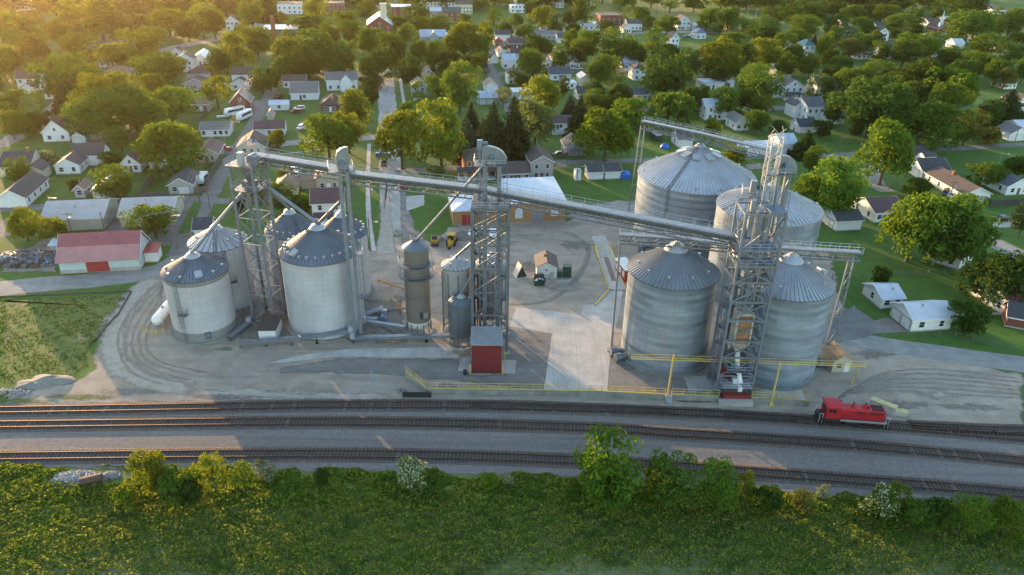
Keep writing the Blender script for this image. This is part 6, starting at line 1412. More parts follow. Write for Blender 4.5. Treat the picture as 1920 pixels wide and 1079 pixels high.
def crown_data(kind, seed):
    """unit crown: x,y in about +-.5, z 0..1"""
    g_ = np.random.default_rng(seed); C, Nn, S = [], [], []
    def clump(c, rad, n, size, flat=.85):
        d = unit(g_.normal(size=(n,3))); d[:,2] = np.where(d[:,2] < -.45, -d[:,2]*.6, d[:,2]); d = unit(d)
        rr = rad*g_.uniform(.72,1.06,(n,1)); p = c+d*rr*np.array([1,1,flat]); C.append(p); Nn.append(unit(d+g_.normal(scale=.45,size=(n,3)))); S.append(g_.uniform(.75,1.3,n)*size)
    if kind == 'c':
        z = .05
        while z < .985:
            f = (z-.05)/.95; r = .5*(1-f)**.85+.015; nb = max(5, int(20*(1-f)+4))
            for k in range(nb):
                t = 6.283*(k/nb)+g_.uniform(-.3,.3); L = r*g_.uniform(.78,1.12); m = max(4, int(30*L+4)); s = np.linspace(.25,1,m)[:,None]
                p = np.concatenate([np.cos(t)*L*s, np.sin(t)*L*s, z-.075*s*(1-f*.6)+.0*s], 1)+g_.normal(scale=.012,size=(m,3)); C.append(p)
                nn = np.tile([np.cos(t)*.45, np.sin(t)*.45, .75],(m,1)); Nn.append(unit(nn+g_.normal(scale=.4,size=(m,3)))); S.append(g_.uniform(.8,1.3,m)*(.034+.030*(1-f)))
            z += .040
    else:
        P = dict(r=(64,.40,.42,.17,64,.041,.49), s=(76,.43,.41,.145,56,.041,.50), o=(56,.38,.43,.15,64,.043,.49), a=(52,.42,.42,.125,42,.038,.52), b=(38,.37,.42,.19,72,.056,.45), f=(38,.37,.40,.18,76,.054,.45))[kind]
        nC, rx, rz, cr, per, sz, zc = P; lob = g_.normal(size=(5,3)); lob = unit(lob); amp = g_.uniform(.08,.38,5)
        for i in range(nC):
            d = unit(g_.normal(size=(1,3)))[0]
            if d[2] < -.8: d[2] *= -.5
            d = d/np.linalg.norm(d); q = g_.uniform(.55,1.0)**.5; e = 1+sum(am*max(0,np.dot(l,d))*1.6-am*.35 for l,am in zip(lob,amp))
            c = np.array([d[0]*rx*q*e, d[1]*rx*q*e, zc+d[2]*rz*q*e]); c[2] = min(max(c[2], cr*.75), 1-cr*.6)
            k_ = g_.uniform(.5,1.3); clump(c, cr*k_, int(per*max(.5,k_*k_)), sz)
        m = 420 if kind != 'a' else 120; d = unit(g_.normal(size=(m,3)))*g_.uniform(.1,.8,(m,1)); C.append(np.array([0,0,zc])+d*np.array([rx,rx,rz])); Nn.append(unit(g_.normal(size=(m,3)))); S.append(np.full(m,sz*1.5))
    return np.concatenate(C), np.concatenate(Nn), np.concatenate(S)
_cd, _cm, _tm = {}, {}, {}
def crown_mesh(kind, v, tone):
    k = (kind, v, tone)
    if k not in _cm:
        if (kind, v) not in _cd: _cd[(kind, v)] = crown_data(kind, 100*ord(kind)+v)
        C, Nn, S = _cd[(kind, v)]; g_ = np.random.default_rng(v); mats = [TONE[tone][0]]; mi = None
        if kind == 'f': mats.append(BLOSS); hi = (C[:,2] > .3) & (g_.random(len(C)) < .36); mi = hi*1
        _cm[k] = cards('crown', C, Nn, S, mats, mi, g_)
    return _cm[k]
def trunk_mesh(kind, v):
    k = (kind in 'c', kind in 'bf', v)
    if k not in _tm:
        rn = random.Random(v+5); b = MB()
        if kind == 'c': b.tube((0,0,0),(0,0,.9),.020,7,.004)
        elif kind in 'bf':
            b.tube((0,0,0),(.02,.01,.6),.03,6,.008)
        else:
            b.tube((0,0,0),(.005,0,.05),.05,8,.032); b.tube((.005,0,.05),(.01,.005,.36),.032,8,.024)
            for i in range(6):
                a = i*1.05+rn.random()*.6; z0 = .22+.05*i*.6; L = rn.uniform(.22,.34); m_ = (.01+L*.55*math.cos(a), .005+L*.55*math.sin(a), z0+.16); b.tube((.01,.005,z0), m_, .016,6,.010); b.tube(m_, (L*math.cos(a), L*math.sin(a), z0+.33), .010,5,.004)
            b.tube((.01,.005,.36),(0,.01,.78),.022,6,.006)
        me = bpy.data.meshes.new('trunk'); me.from_pydata(b.v, [], b.f); me.materials.append(BARK); _tm[k] = me
    return _tm[k]
TREES = '''
33 82 152 70 s y|85 60 150 55 r w|145 62 112 64 r y|195 14 80 100 s y|230 20 82 60 r w|320 9 72 74 s y|383 0 75 66 a y|475 5 56 52 r m|165 46 76 34 a p|118 34 92 44 s y|70 34 102 52 s m|36 24 100 60 s y|10 12 72 52 r w|41 58 112 42 r m|110 -6 40 70 s w|160 -8 42 60 r w|250 -4 40 60 s w|300 -10 30 60 r y|345 -8 40 46 s w|425 -8 34 60 r w|20 -6 30 60 s w|450 -10 25 50 s y|270 25 78 44 r w|355 36 80 44 s w
275 58 122 68 r y|143 103 192 100 r m|80 110 165 50 a w|125 150 213 50 c k|307 102 168 75 r m|205 139 240 92 s y|195 178 266 104 r m|255 152 244 84 r m|292 134 195 62 r y|325 175 234 84 s b|322 220 326 118 s b|410 138 206 58 a y|415 90 152 50 r d|443 57 138 62 o y|485 50 112 60 r m|493 128 178 54 r m|515 130 172 20 o d
550 74 142 74 r y|597 55 140 98 s m|577 26 72 62 s m|592 -2 46 42 r y|505 -12 45 40 c k|528 24 44 26 o y|30 167 230 62 r m|18 189 245 46 r m|28 210 264 36 o y|54 205 260 48 r m|75 207 258 32 o d|90 212 250 26 o d|523 242 284 34 o y|618 212 305 92 s b|97 278 312 36 f y|42 302 348 44 r m|210 280 314 45 b m|225 312 378 68 r m|143 337 362 26 b d|535 316 347 30 b y|488 346 376 42 b y|565 358 408 44 b m|530 352 405 46 r d|450 372 405 26 b d|53 393 455 60 s y|112 405 458 44 o y|293 385 448 80 r m|166 435 448 26 b b|180 92 118 20 b d
668 168 248 60 r y|655 215 290 52 s y|697 105 152 56 r m|700 132 168 42 r d|699 145 200 26 o d|698 160 200 24 o m|696 55 112 56 s m|742 64 142 52 r d|772 105 170 42 r d|786 72 130 42 s m|815 80 137 34 r m|812 116 152 22 c m|862 122 218 66 r m|825 140 198 54 r m|870 40 114 72 s y|908 40 92 30 o m|838 110 148 42 r d|872 104 134 42 s d|755 205 322 90 s y|762 187 242 38 r m|828 187 320 94 s y|820 308 336 34 a b|650 20 66 50 r m|690 2 40 38 r d|707 18 50 26 o m|750 32 60 32 r m|785 12 48 44 r d|790 32 64 34 s m|822 38 68 46 s m|724 58 100 40 s m|872 25 62 32 o m|925 12 62 34 a m
884 190 260 50 c k|878 222 305 58 c u|906 220 304 58 c u|925 188 310 78 c k|962 178 318 88 c k|1003 186 284 66 s p|943 168 203 36 a p|1023 138 228 62 r y|975 133 170 42 r d|1056 148 184 22 o d|998 83 148 46 s m|1008 70 112 58 s d|1015 8 58 50 r y|992 2 37 26 r d|968 26 52 30 s m|1070 53 100 30 o m|1100 57 120 46 s m|1148 55 128 58 r m|1136 40 66 30 r m|1090 -6 56 42 s m|1067 18 52 30 r d|1074 42 70 30 s d|1122 103 168 58 r m|1198 10 50 46 r m|1217 28 57 36 r m|1220 53 118 50 a m|1255 87 128 54 s d|1247 112 190 96 r d|1250 160 245 82 s m|1133 203 306 104 s b|1182 183 246 76 s b|1085 178 268 60 c k|1115 168 208 44 r m|1068 178 216 34 c u|1125 190 224 54 s d|1108 212 250 36 s d|1170 -8 20 40 s m|1130 -14 8 44 r d|1045 -8 12 36 s m|900 -8 22 34 a m|680 -10 14 50 r m|640 -12 10 40 r m
1325 14 62 50 r m|1362 10 64 48 r m|1400 37 70 42 r m|1430 48 88 66 r d|1367 58 94 48 s m|1352 70 150 80 s y|1428 73 132 66 s y|1500 18 64 70 s d|1505 38 78 54 r m|1497 60 92 42 s m|1560 28 74 36 r d|1596 14 46 46 s m|1620 32 74 46 r m|1650 6 48 44 s m|1540 60 112 30 o b|1525 62 88 16 c u|1592 65 116 46 s w|1632 55 104 36 s m|1710 14 58 40 s m|1712 42 76 36 r d|1668 40 66 24 r d|1675 52 78 24 r d|1715 65 120 68 s b|1783 88 138 60 r d|1833 102 152 54 r m|1838 78 110 56 s m|1808 0 48 68 r d|1752 12 44 24 r d|1820 42 84 82 s m|1887 16 74 66 s m|1905 60 90 42 s b|1900 48 66 22 o m|1912 108 160 36 r m|1878 126 170 38 s w|1800 44 66 40 s b
1625 152 262 118 s d|1580 129 176 42 s b|1633 108 170 80 a m|1715 108 200 94 r d|1575 104 154 52 s d|1785 130 214 92 s b|1720 182 286 122 s m|1805 210 276 60 o w|1848 233 272 42 b w|1880 176 238 90 c k|1648 222 352 100 s b|1555 298 415 104 s b|1500 330 408 42 s b|1517 277 330 40 r m|1507 243 298 56 c d|1415 122 196 84 r m|1420 183 222 44 r m|1417 207 254 42 r m|1458 227 256 32 r d|1358 165 228 46 s m|1388 165 214 46 r d|1332 220 258 32 o y|1540 228 262 34 b d|1372 275 326 44 b y|1290 158 218 42 s d|1312 160 214 30 s m|1850 300 352 66 s m|1900 295 334 44 b d|1722 330 374 46 b m|1700 362 496 120 s b|1780 372 505 124 s m|1868 470 580 124 r d|1812 575 632 64 b d|1648 505 548 32 b d|1910 390 445 42 s p|1742 366 400 40 s b|1480 80 140 40 s d|1555 120 165 50 s d|1670 120 170 50 s d|1695 150 215 60 s d|1760 95 140 40 s d|1250 30 70 40 s m|1290 95 150 50 r d|1560 190 240 40 s d|1620 12 40 40 s d|1560 8 34 44 r d|1525 4 36 40 s m|1480 -4 30 44 s d|1440 -4 24 40 r m|1400 -8 22 44 s m|1350 -10 18 44 r m|1300 -8 24 46 s m|1255 -6 26 44 a m|1220 -10 16 44 s m|1600 -8 16 44 s d|1640 -10 12 46 s d|1690 -4 24 40 r d|1730 -8 18 44 s d|1770 -2 26 44 s m|1515 100 150 36 s m|1470 100 150 40 s m|1550 170 215 40 r d|1600 130 185 44 s d
60 20 60 50 s w|140 15 70 60 s w|270 -14 20 60 s w|215 70 140 60 s y|240 95 135 44 r m|170 120 160 34 r y|60 125 165 44 r y|120 110 150 40 s m|10 95 150 50 s m|290 50 92 50 s y|330 110 150 44 r m|405 20 76 44 s w|455 40 90 30 o y|270 160 230 60 s m|285 190 262 60 r m|160 190 255 46 r m|230 235 290 44 s m|300 245 305 40 b d|0 130 190 40 r m|395 120 160 30 b m|455 118 160 24 o m|535 100 160 44 r m|560 110 158 40 s d|630 95 150 56 s m|650 80 150 50 r m|580 100 150 60 s m|620 40 90 40 r m|665 40 92 44 s m|715 95 150 36 r d|735 90 140 34 s m|640 120 165 36 r d|760 45 90 40 r m|850 60 112 44 s y|895 62 116 50 s m|900 95 140 44 r d|850 90 140 44 s d|948 40 76 30 r d|985 45 80 34 s m|1040 25 66 34 s m|1000 95 150 38 r m|1050 85 130 34 r m|1085 80 130 34 s d|1175 75 128 40 r m|1195 85 130 36 s m|1230 95 140 44 r d|1140 95 150 30 b d|1120 150 200 36 r d|1160 150 215 44 s d|1280 110 165 44 s d|1325 100 150 50 s m|1390 80 140 50 s d|1460 60 110 40 r m|1490 90 130 40 s d|1550 90 130 40 r d|1610 65 110 36 s d|1650 80 120 40 r m|1690 80 130 50 s d|1740 60 110 40 r m|1800 110 160 50 s d|1860 110 165 50 s m|1890 85 130 44 r d|1850 30 70 40 s d|1780 30 60 36 s d|1680 30 60 40 r m|1560 50 90 36 s m|1450 20 50 44 s m|1545 140 200 40 r d|1640 140 220 60 r d|1760 160 240 60 s m|1680 190 260 60 r m|1840 190 250 44 r d|1600 215 262 36 b d|1345 120 165 36 s d|1370 110 150 40 r m
297 857 932 54 r y|330 885 945 60 b m|407 845 928 58 a y|458 860 927 50 a b|505 873 907 32 f p|240 905 950 46 b y|605 885 915 26 b d|770 862 926 52 f p|806 883 922 34 b m|918 889 920 34 b b|950 889 910 22 f p|1130 838 952 130 o b|1247 872 956 104 s m|1345 880 954 74 r b|1393 883 947 44 a y|1640 912 977 68 f m|1672 914 966 52 a b|1538 918 937 26 f p|1702 935 987 62 b m|1795 936 998 76 a b|1876 940 998 66 s b|1440 920 960 50 b d|1500 925 960 40 b w|360 900 945 50 b d|1080 905 935 34 b m|1745 940 990 50 b d
'''
KN = dict(r=('round tree','broadleaf_tree'), s=('spreading tree','broadleaf_tree'), o=('oval tree','broadleaf_tree'), a=('airy open tree','broadleaf_tree'), c=('conical spruce','conifer_tree'), b=('bush','bush'), f=('white flowering bush','flowering_bush'))
_used = set()
_extra = [(Vector((-60.7,128,0)),'the banded silo'),(Vector((0,104,0)),'the siding track'),(Vector((58,101,0)),'the red locomotive')]
def tree_label(kind, tone, p, hgt, wid):
    size = ('tall' if hgt > 17 else 'small' if hgt < 8.5 else 'medium') if kind not in 'bf' else ('tall' if hgt > 5.5 else 'low' if hgt < 3 else 'mid sized')
    nm = KN[kind][0]; base = f"{size} {TONE[tone][1]} {nm}" if kind != 'f' else f"{size} white flowering bush"
    pc = Vector((p.x, p.y)); cand = sorted(((l[0].to_2d()-pc).length, l) for l in [(a, 'the '+b) for a, b in LAND]+_extra)[:14] if 1 else []
    for dist, (q, ph) in cand:
        d = pc-q.to_2d(); view = Vector((q.x, q.y)).normalized(); along = d.dot(view); across = d.x*view.y-d.y*view.x
        if abs(across) > abs(along)*.8: rel = ('right of' if across > 0 else 'left of')
        else: rel = ('behind' if along > 0 else 'in front of')
        lab = f"{base} {rel} {ph}"
        if lab not in _used and len(lab.split()) <= 16: _used.add(lab); return lab
    return lab
_rt = random.Random(11); _cnt = {}
def plant(x, top, base, wpx, kind, tone):
    p = W(x, base-max(1.0, (base-top)*.04)); s = scale_at(p); wid = wpx/s*1.06; hgt = max(1.2, top_z(p, top)*1.0)
    hgt = min(hgt, wid*2.0) if kind not in 'co' else min(hgt, wid*3.4)
    if wid > hgt*1.5 and kind not in 'bf': hgt = max(hgt, wid*.72)
    t = thing(KN[kind][1], tree_label(kind, tone, p, hgt, wid), 'bush' if kind in 'bf' else 'tree', p, _rt.uniform(0,6.28), 'bushes along the railway' if (kind in 'bf' and p.y < 95) else 'trees of the town' if kind not in 'bf' else None)
    v = _cnt[kind] = (_cnt.get(kind, -1)+1) % (7 if kind in 'rs' else 4)
    put('crown', crown_mesh(kind, v, tone), t, (0,0,0), 0, (wid, wid*_rt.uniform(.9,1.05), hgt))
    put('trunk', trunk_mesh(kind, v), t, (0,0,0), 0, (wid*.9, wid*.9, hgt))
    return t
for row in TREES.strip().split('\n'):
    for it in row.split('|'):
        q = it.split(); plant(*[float(k) for k in q[:4]], q[4], q[5])

# ---- far woods along the upper edge: one mass
def far_woods():
    g_ = np.random.default_rng(77); C, Nn, S, MI = [], [], [], []; skip = lambda px: 1095 < px < 1335 or px > 1838
    spots = [(px+g_.uniform(-9,9), py+g_.uniform(-5,5)) for py in (-8, 0, 8, 16) for px in range(-40, 1990, 27)]
    for px, py in spots:
        if skip(px) or (700 < px < 900 and py < 12 and g_.random() < .5) or g_.random() < .12: continue
        p = W(px, py); k = int(g_.integers(0,4)); kd = 'rsrs'[k]; c, n, s = _cd.get((kd, k)) or crown_data(kd, 100*ord(kd)+k); q = g_.random(len(c)) < .22; w = g_.uniform(12,19); h = g_.uniform(11,17); a = g_.uniform(0,6.28); R2 = np.array([[math.cos(a),math.sin(a)],[-math.sin(a),math.cos(a)]])
        c = c[q].copy(); c[:,:2] = c[:,:2] @ R2*w; c[:,2] *= h; C.append(c+np.array([p.x,p.y,0])); n = n[q].copy(); n[:,:2] = n[:,:2] @ R2; Nn.append(n); S.append(s[q]*w*1.9); MI.append(np.full(q.sum(), g_.integers(0,4)))
    me = cards('woodland', np.concatenate(C), np.concatenate(Nn), np.concatenate(S), [TONE[k][0] for k in 'mdyd'], np.concatenate(MI), g_); o = bpy.data.objects.new('woodland', me); COL.objects.link(o); tag(o, 'continuous far woods along the upper edge beyond the town', 'woods', None, 'stuff')
far_woods()
# ---- ground cover made of leaves: field crop, undergrowth by the track
def cover(name, label, n, pos, hfun, size, mats, wts, seed, cat):
    g_ = np.random.default_rng(seed); X, Y = pos(g_, n); keep = hfun(X, Y, g_); X, Y, Z = X[keep > 0], Y[keep > 0], keep[keep > 0]; k = len(X)
    C = np.stack([X, Y, Z], 1); Nn = unit(np.stack([g_.normal(scale=.6,size=k), g_.normal(scale=.6,size=k), np.abs(g_.normal(scale=.5,size=k))+.42], 1))
    mi = g_.choice(len(mats), k, p=wts); nz = wav(X+5*np.sin(Y*.3),Y,.37,1.3)+.7*wav(X,Y+3*np.sin(X*.5),1.3,.4)+g_.normal(scale=.35,size=k); mi = np.where(nz > .75, np.minimum(len(mats)-2, 2), np.where(nz < -.75, 1, mi)); me = cards(name, C, Nn, g_.uniform(size[0], size[1], k), mats, mi, g_)
    o = bpy.data.objects.new(name, me); COL.objects.link(o); tag(o, label, cat, None, 'stuff'); return o
def wav(X, Y, s, ph=0): return np.sin(X*s+ph)*np.sin(Y*s*1.3+ph*2)+.6*np.sin(X*s*2.3+1+ph)*np.sin(Y*s*2.9+ph)+.35*np.sin(X*s*5.1+2)*np.sin(Y*s*6.3)
def fieldpos(g_, n): return g_.uniform(-84,84,n), 57+26.5*g_.random(n)
def fieldh(X, Y, g_):
    den = .72+.26*wav(X,Y,.11,.7)+.20*wav(X,Y,.8)+.30*np.sin(Y*5.2+wav(X,Y,.06)*.6)*np.clip((73-Y)/5,0,1)+np.clip((Y-69)/12,-.15,.65)+np.clip(-X/160,-.2,.2)+.25*np.exp(-((X-10)/22)**2)*0
    bare = np.exp(-(((X-18)/15)**2+((Y-67.8)/2.2)**2))*.75+np.exp(-(((X-48)/10)**2+((Y-64)/4)**2))*.5+np.exp(-(((X+38)/26)**2+((Y-65)/2.5)**2))*.3
    return np.where(g_.random(len(X)) < den-bare, g_.uniform(.03,.34,len(X))*(1+.45*wav(X,Y,.25)+.75*wav(X+3*np.sin(Y),Y,1.15)+.5*wav(X,Y+2*np.sin(X*.7),2.6)).clip(.2,2.6), 0)
cover('field_crop', 'leafy green crop and weeds covering the foreground field', 260000, fieldpos, fieldh, (.13,.30), [leaf('leaf_crop', (.150,.185,.032), (.235,.262,.054)),TONE['m'][0],TONE['b'][0],TONE['y'][0]], [.66,.14,.16,.04], 21, 'crop')
def vergepos(g_, n): return g_.uniform(-95,95,n), 79.2+8.6*g_.random(n)
def vergeh(X, Y, g_):
    e = np.interp(X,[-95,-80,-26,10,27,52,77,95],[86.6,87.2,88.0,87.3,86.5,84.3,82.0,80.0])+.5*np.sin(X*.4)+.3*np.sin(X*1.3); h = (.36+.30*wav(X,Y,.23)+.16*np.sin(X*.9))*np.clip((e-Y)/1.6,0,1)*np.clip((Y-78.5)/2,.25,1)
    gap = np.exp(-(((X+61)/6)**2+((Y-85)/2.2)**2)); return np.where((h > .12) & (gap < .4), g_.uniform(.1,1,len(X))*h*1.05, 0)
cover('undergrowth', 'tangled weeds and low brush along the railway bank', 90000, vergepos, vergeh, (.18,.42), [TONE['m'][0],TONE['b'][0],MATS['leaf_crop'],TONE['w'][0],TONE['y'][0]], [.18,.26,.32,.08,.16], 22, 'undergrowth')
def lawnpos(g_, n): return g_.uniform(-110,-62,n), g_.uniform(104,140,n)
_lot = [W(*q).to_2d() for q in ((-2,562),(150,557),(240,551),(200,622),(163,660),(165,688),(128,703),(60,718),(-2,716))]
def lawnh(X, Y, g_):
    ins = np.zeros(len(X), bool)
    for a, b in zip(_lot, _lot[1:]+_lot[:1]): ins ^= ((a.y > Y) != (b.y > Y)) & (X < (b.x-a.x)*(Y-a.y)/(b.y-a.y+1e-9)+a.x)
    return np.where(ins & (wav(X,Y,.35)+.9*wav(X,Y,1.7)+g_.normal(scale=.5,size=len(X)) > -.2), g_.uniform(.01,.06,len(X)), 0)
cover('lawn_weeds', 'ragged grass and weeds on the lot at the far left', 26000, lawnpos, lawnh, (.12,.30), [TONE['m'][0],TONE['b'][0],TONE['y'][0]], [.25,.4,.35], 23, 'grass')
# ------------------------------------------------------------------ vehicles
TYRE = M('tyre_rubber', (.018,.018,.019), .85, 0, .2, 3); CGLASS = M('car_glass', (.015,.018,.022), .08); CHROME = M('rim_metal', (.35,.35,.36), .35, .8)
PAINT = {k: M('paint_'+k, c, .28, .15, .05, 1) for k, c in dict(white=(.70,.71,.72), silver=(.42,.43,.45), black=(.016,.017,.02), red=(.33,.018,.02), blue=(.05,.12,.25), dark=(.03,.034,.042), maroon=(.16,.02,.025)).items()}
PROF = dict(
    sedan=(4.6,1.78,[(-2.3,.35),(-2.3,.80),(-1.5,.92),(-.75,1.42),(.75,1.45),(1.5,.98),(2.25,.86),(2.3,.4)], [(-1.35,.95),(-.72,1.36),(.70,1.39),(1.32,.98)]),
    suv=(4.6,1.86,[(-2.3,.45),(-2.3,.95),(-1.35,1.08),(-.7,1.66),(1.9,1.68),(2.25,1.1),(2.3,.5)], [(-1.2,1.10),(-.65,1.58),(1.8,1.60),(2.05,1.12)]),
    van=(5.4,2.0,[(-2.7,.45),(-2.7,1.0),(-2.0,1.2),(-1.3,2.05),(2.6,2.1),(2.7,.5)], [(-1.9,1.22),(-1.25,1.92),(2.3,1.95),(2.35,1.25)]),
    pickup=(5.6,1.95,[(-2.8,.5),(-2.8,1.05),(-1.6,1.15),(-.95,1.78),(.55,1.80),(.75,1.15),(2.75,1.12),(2.8,.55)], [(-1.45,1.18),(-.88,1.68),(.48,1.70),(.62,1.18)]),
    rv=(8.0,2.4,[(-4,.5),(-4,1.6),(-3.4,3.0),(3.9,3.1),(4,.55)], [(-3.7,1.7),(-3.2,2.5),(3.2,2.6),(3.2,1.8)]),
    camper=(5.6,2.2,[(-2.8,.55),(-2.8,1.4),(-2.2,2.7),(2.4,2.75),(2.8,1.8),(2.8,.6)], [(-1.6,1.5),(-1.6,2.2),(1.8,2.2),(1.8,1.5)]))
def vehicle(px, py, kind, col, deg, label, cat=None, name=None, group=None):
    p = W(px, py); L, wd, pr, gl = PROF[kind]; nm = name or dict(sedan='parked_car', suv='parked_car', van='parked_van', pickup='pickup_truck', rv='motorhome', camper='camper_trailer')[kind]
    t = thing(nm, label, cat or dict(sedan='car', suv='car', van='van', pickup='pickup truck', rv='motorhome', camper='camper')[kind], (p.x, p.y, .12), R(deg), group); n = len(pr); hw = wd/2
    b = MB(); tape = lambda z: hw*(1 if z < 1.0 or kind in ('rv','camper') else .84)
    vs = [(x, s*tape(z), z) for s in (-1,1) for x, z in pr]; b.add(vs, [tuple(range(n)), tuple(range(2*n-1,n-1,-1))]+[(i,n+i,n+(i+1)%n,(i+1)%n) for i in range(n)])
    if kind == 'pickup': b.box(.95,-hw*.82,.8,2.6,hw*.82,1.135,1)
    b.build('body', [PAINT[col], DARKM], t)
    k = len(gl)
    for s in (-1,1):
        w = MB(); w.add([(x, s*(tape(z)*(.985 if z > 1.3 else 1)+.045), z) for x, z in gl], [tuple(range(k)) if s < 0 else tuple(range(k-1,-1,-1))]); w.build('side_window', CGLASS, t)
    x0, z0 = gl[0]; x1, z1 = gl[1]; w = MB(); w.add([(x0-.13,-hw*.78,z0+.03),(x0-.13,hw*.78,z0+.03),(x1-.11,hw*.7,z1),(x1-.11,-hw*.7,z1)], [(0,1,2,3)]); w.build('windscreen', CGLASS, t)
    r = .33 if kind in ('sedan','suv') else .38
    for x in (-L*.31, L*.30):
        for s in (-1,1):
            w = MB(); w.tube((x,s*(hw-.22),r),(x,s*(hw+.03),r),r,14); wh = w.build('wheel', TYRE, t); c = MB(); c.tube((x,s*(hw+.01),r),(x,s*(hw+.05),r),r*.55,10); c.build('rim', CHROME, wh)
    for s in (-1,1): w = MB(); w.box(-L/2-.03,s*hw*.72-.16,.62,-L/2+.02,s*hw*.72+.16,.78); w.build('headlight', CHROME, t)
    return t
for v in (
    (421,283,'pickup','red',10,'red pickup parked behind the pale green house'),(553,323,'suv','white',12,'white hatchback in the yard behind the bridge, upper of two'),(554,332,'sedan','white',8,'white saloon in the yard below the other white car'),
    (463,362,'suv','white',60,'white car half hidden by the left tower legs'),(1050,294,'pickup','black',8,'black pickup parked beside the blue grey double garage'),(557,213,'suv','maroon',10,'dark red car with white hood on the lawn, left of a pair'),
    (562,207,'suv','silver',10,'silver car behind the dark red car on the lawn'),(565,243,'suv','white',80,'white jeep parked on the lawn under the pole'),(441,217,'rv','white',50,'white motorhome on the left in front of the red barn'),
    (459,224,'rv','white',78,'white motorhome on the right in front of the red barn'),(381,343,'camper','white',95,'white camper trailer behind the pale garage'),(757,353,'sedan','red',95,'small red car parked on the main street'),
    (1878,414,'sedan','black',8,'black saloon parked on the lawn beside the white drive'),(1772,367,'suv','dark',55,'dark car nosing up to the long white ranch'),(1783,370,'sedan','white',50,'white car nosing up to the long white ranch'),
    (1490,244,'suv','dark',80,'dark car beside the garage with navy roof'),(907,129,'van','blue',60,'blue van parked by the bend of the side street'),(1083,132,'pickup','silver',8,'silver pickup parked before the cottage with dark shutters'),
    (1034,124,'sedan','silver',70,'silver car left of the pale roofed garage'),(1042,119,'suv','dark',70,'dark car in the drive of the pale roofed garage'),(1297,69,'suv','white',8,'white car in the parking lot left of the blue shop'),
    (1287,71,'sedan','blue',10,'blue car in the parking lot near the blue shop'),(1253,77,'pickup','maroon',20,'dark red pickup at the corner of the parking lot'),(963,70,'sedan','white',10,'white car parked by the small street tree'),
    (1018,58,'van','white',8,'white van in the row behind the long grey ranch'),(1030,57,'sedan','dark',12,'dark car in the row behind the long grey ranch'),(1036,55,'sedan','red',20,'red car in the row behind the long grey ranch'),
    (1210,118,'suv','white',60,'white car left of the dark tree in mid town'),(845,43,'suv','white',10,'white car parked on the downtown street'),(890,441,'pickup','white',62,'white pickup with dark windows beside the gravel pile'),
    (924,442,'pickup','white',94,'white pickup seen through the middle tower'),(720,311,'pickup','dark',100,'dark truck with red tail parked on the main street'),(1570,86,'sedan','black',8,'black car on the upper right street'),
    (573,175,'sedan','maroon',100,'dark red car behind the big white outbuilding'),(524,184,'pickup','maroon',80,'small dark pickup behind the white shed'),(113,424,'sedan','silver',0,'car') ):
    if v[5] != 'car': vehicle(*v)
# trailer, boat and tractor-like machines
p = W(1229,262); t = thing('utility_trailer', 'black utility trailer with pale tarp behind the largest bin', 'trailer', (p.x,p.y,0), R(105))
b = MB(); b.box(-3,-1.2,.6,3,1.2,2.2); b.build('box', DARKM, t); b = MB(); b.box(-2.9,-1.1,2.2,2.9,1.1,2.35); b.build('tarp', PAINT['silver'], t)
for x in (-.6,.6):
    for s in (-1,1): b = MB(); b.tube((x,s*.95,.4),(x,s*1.25,.4),.4,12); b.build('wheel', TYRE, t)
p = W(420,220); t = thing('jon_boat', 'white flat boat lying in the yard left of the red barn', 'boat', (p.x,p.y,.1), R(22)); b = MB(); b.add([(-2.6,-.6,0),(2.2,-.6,0),(2.8,0,.1),(2.2,.6,0),(-2.6,.6,0),(-2.7,-.75,.55),(2.3,-.75,.55),(3.1,0,.65),(2.3,.75,.55),(-2.7,.75,.55)], [(4,3,2,1,0),(0,1,6,5),(1,2,7,6),(2,3,8,7),(3,4,9,8),(4,0,5,9)]); b.build('hull', PAINT['white'], t)
CATY = M('machine_yellow', (.45,.27,.035), .55, 0, .2, 1.5)
def backhoe():
    p = W(847,458); t = thing('backhoe_loader', 'yellow backhoe loader with cab facing the camera on the gravel', 'backhoe', (p.x,p.y,0), R(86))
    b = MB(); b.box(-1.6,-.85,.7,1.8,.85,1.45); b.box(-2.9,-.55,.8,-1.4,.55,1.5); b.build('body', CATY, t)
    c = MB()
    for x in (-.9,.9):
        for y in (-.8,.8): c.box(x-.06,y-.06,1.4,x+.06,y+.06,2.7)
    c.box(-1.1,-.95,2.7,1.1,.95,2.85); cb = c.build('cab', CATY, t); c = MB(); c.box(-.86,-.78,1.5,.86,.78,2.65); c.build('glass', CGLASS, cb)
    for x, r in ((-.9,.75),(1.5,.55)):
        for s in (-1,1): w = MB(); w.tube((x,s*.75,r),(x,s*1.15,r),r,16); w.build('wheel', TYRE, t)
    b = MB(); b.beam((-2.6,0,1.1),(-3.3,0,2.9),.28,.3); b.beam((-3.3,0,2.9),(-4.1,0,1.2),.24,.26); b.build('boom', CATY, t); b = MB(); b.cbox((-4.2,0,.8),(.7,.7,.7)); b.build('bucket', DARKM, t)
    b = MB(); b.beam((1.4,-.7,1.2),(2.9,-.7,.6),.16); b.beam((1.4,.7,1.2),(2.9,.7,.6),.16); b.add([(2.8,-1.1,.1),(2.8,1.1,.1),(2.7,1.1,1.0),(2.7,-1.1,1.0),(3.7,-1.1,.1),(3.7,1.1,.1)], [(0,1,2,3),(0,4,5,1),(0,3,4),(1,5,2)]); b.build('loader', CATY, t)
backhoe()
p = W(815,456); t = thing('skid_steer', 'small orange skid steer loader left of the yellow backhoe', 'skid steer', (p.x,p.y,0), R(96))
b = MB(); b.box(-1.2,-.75,.4,1.1,.75,1.2); b.build('body', CATY, t); b = MB(); b.box(-.6,-.6,1.2,.6,.6,2.05); b.build('cab', DARKM, t)
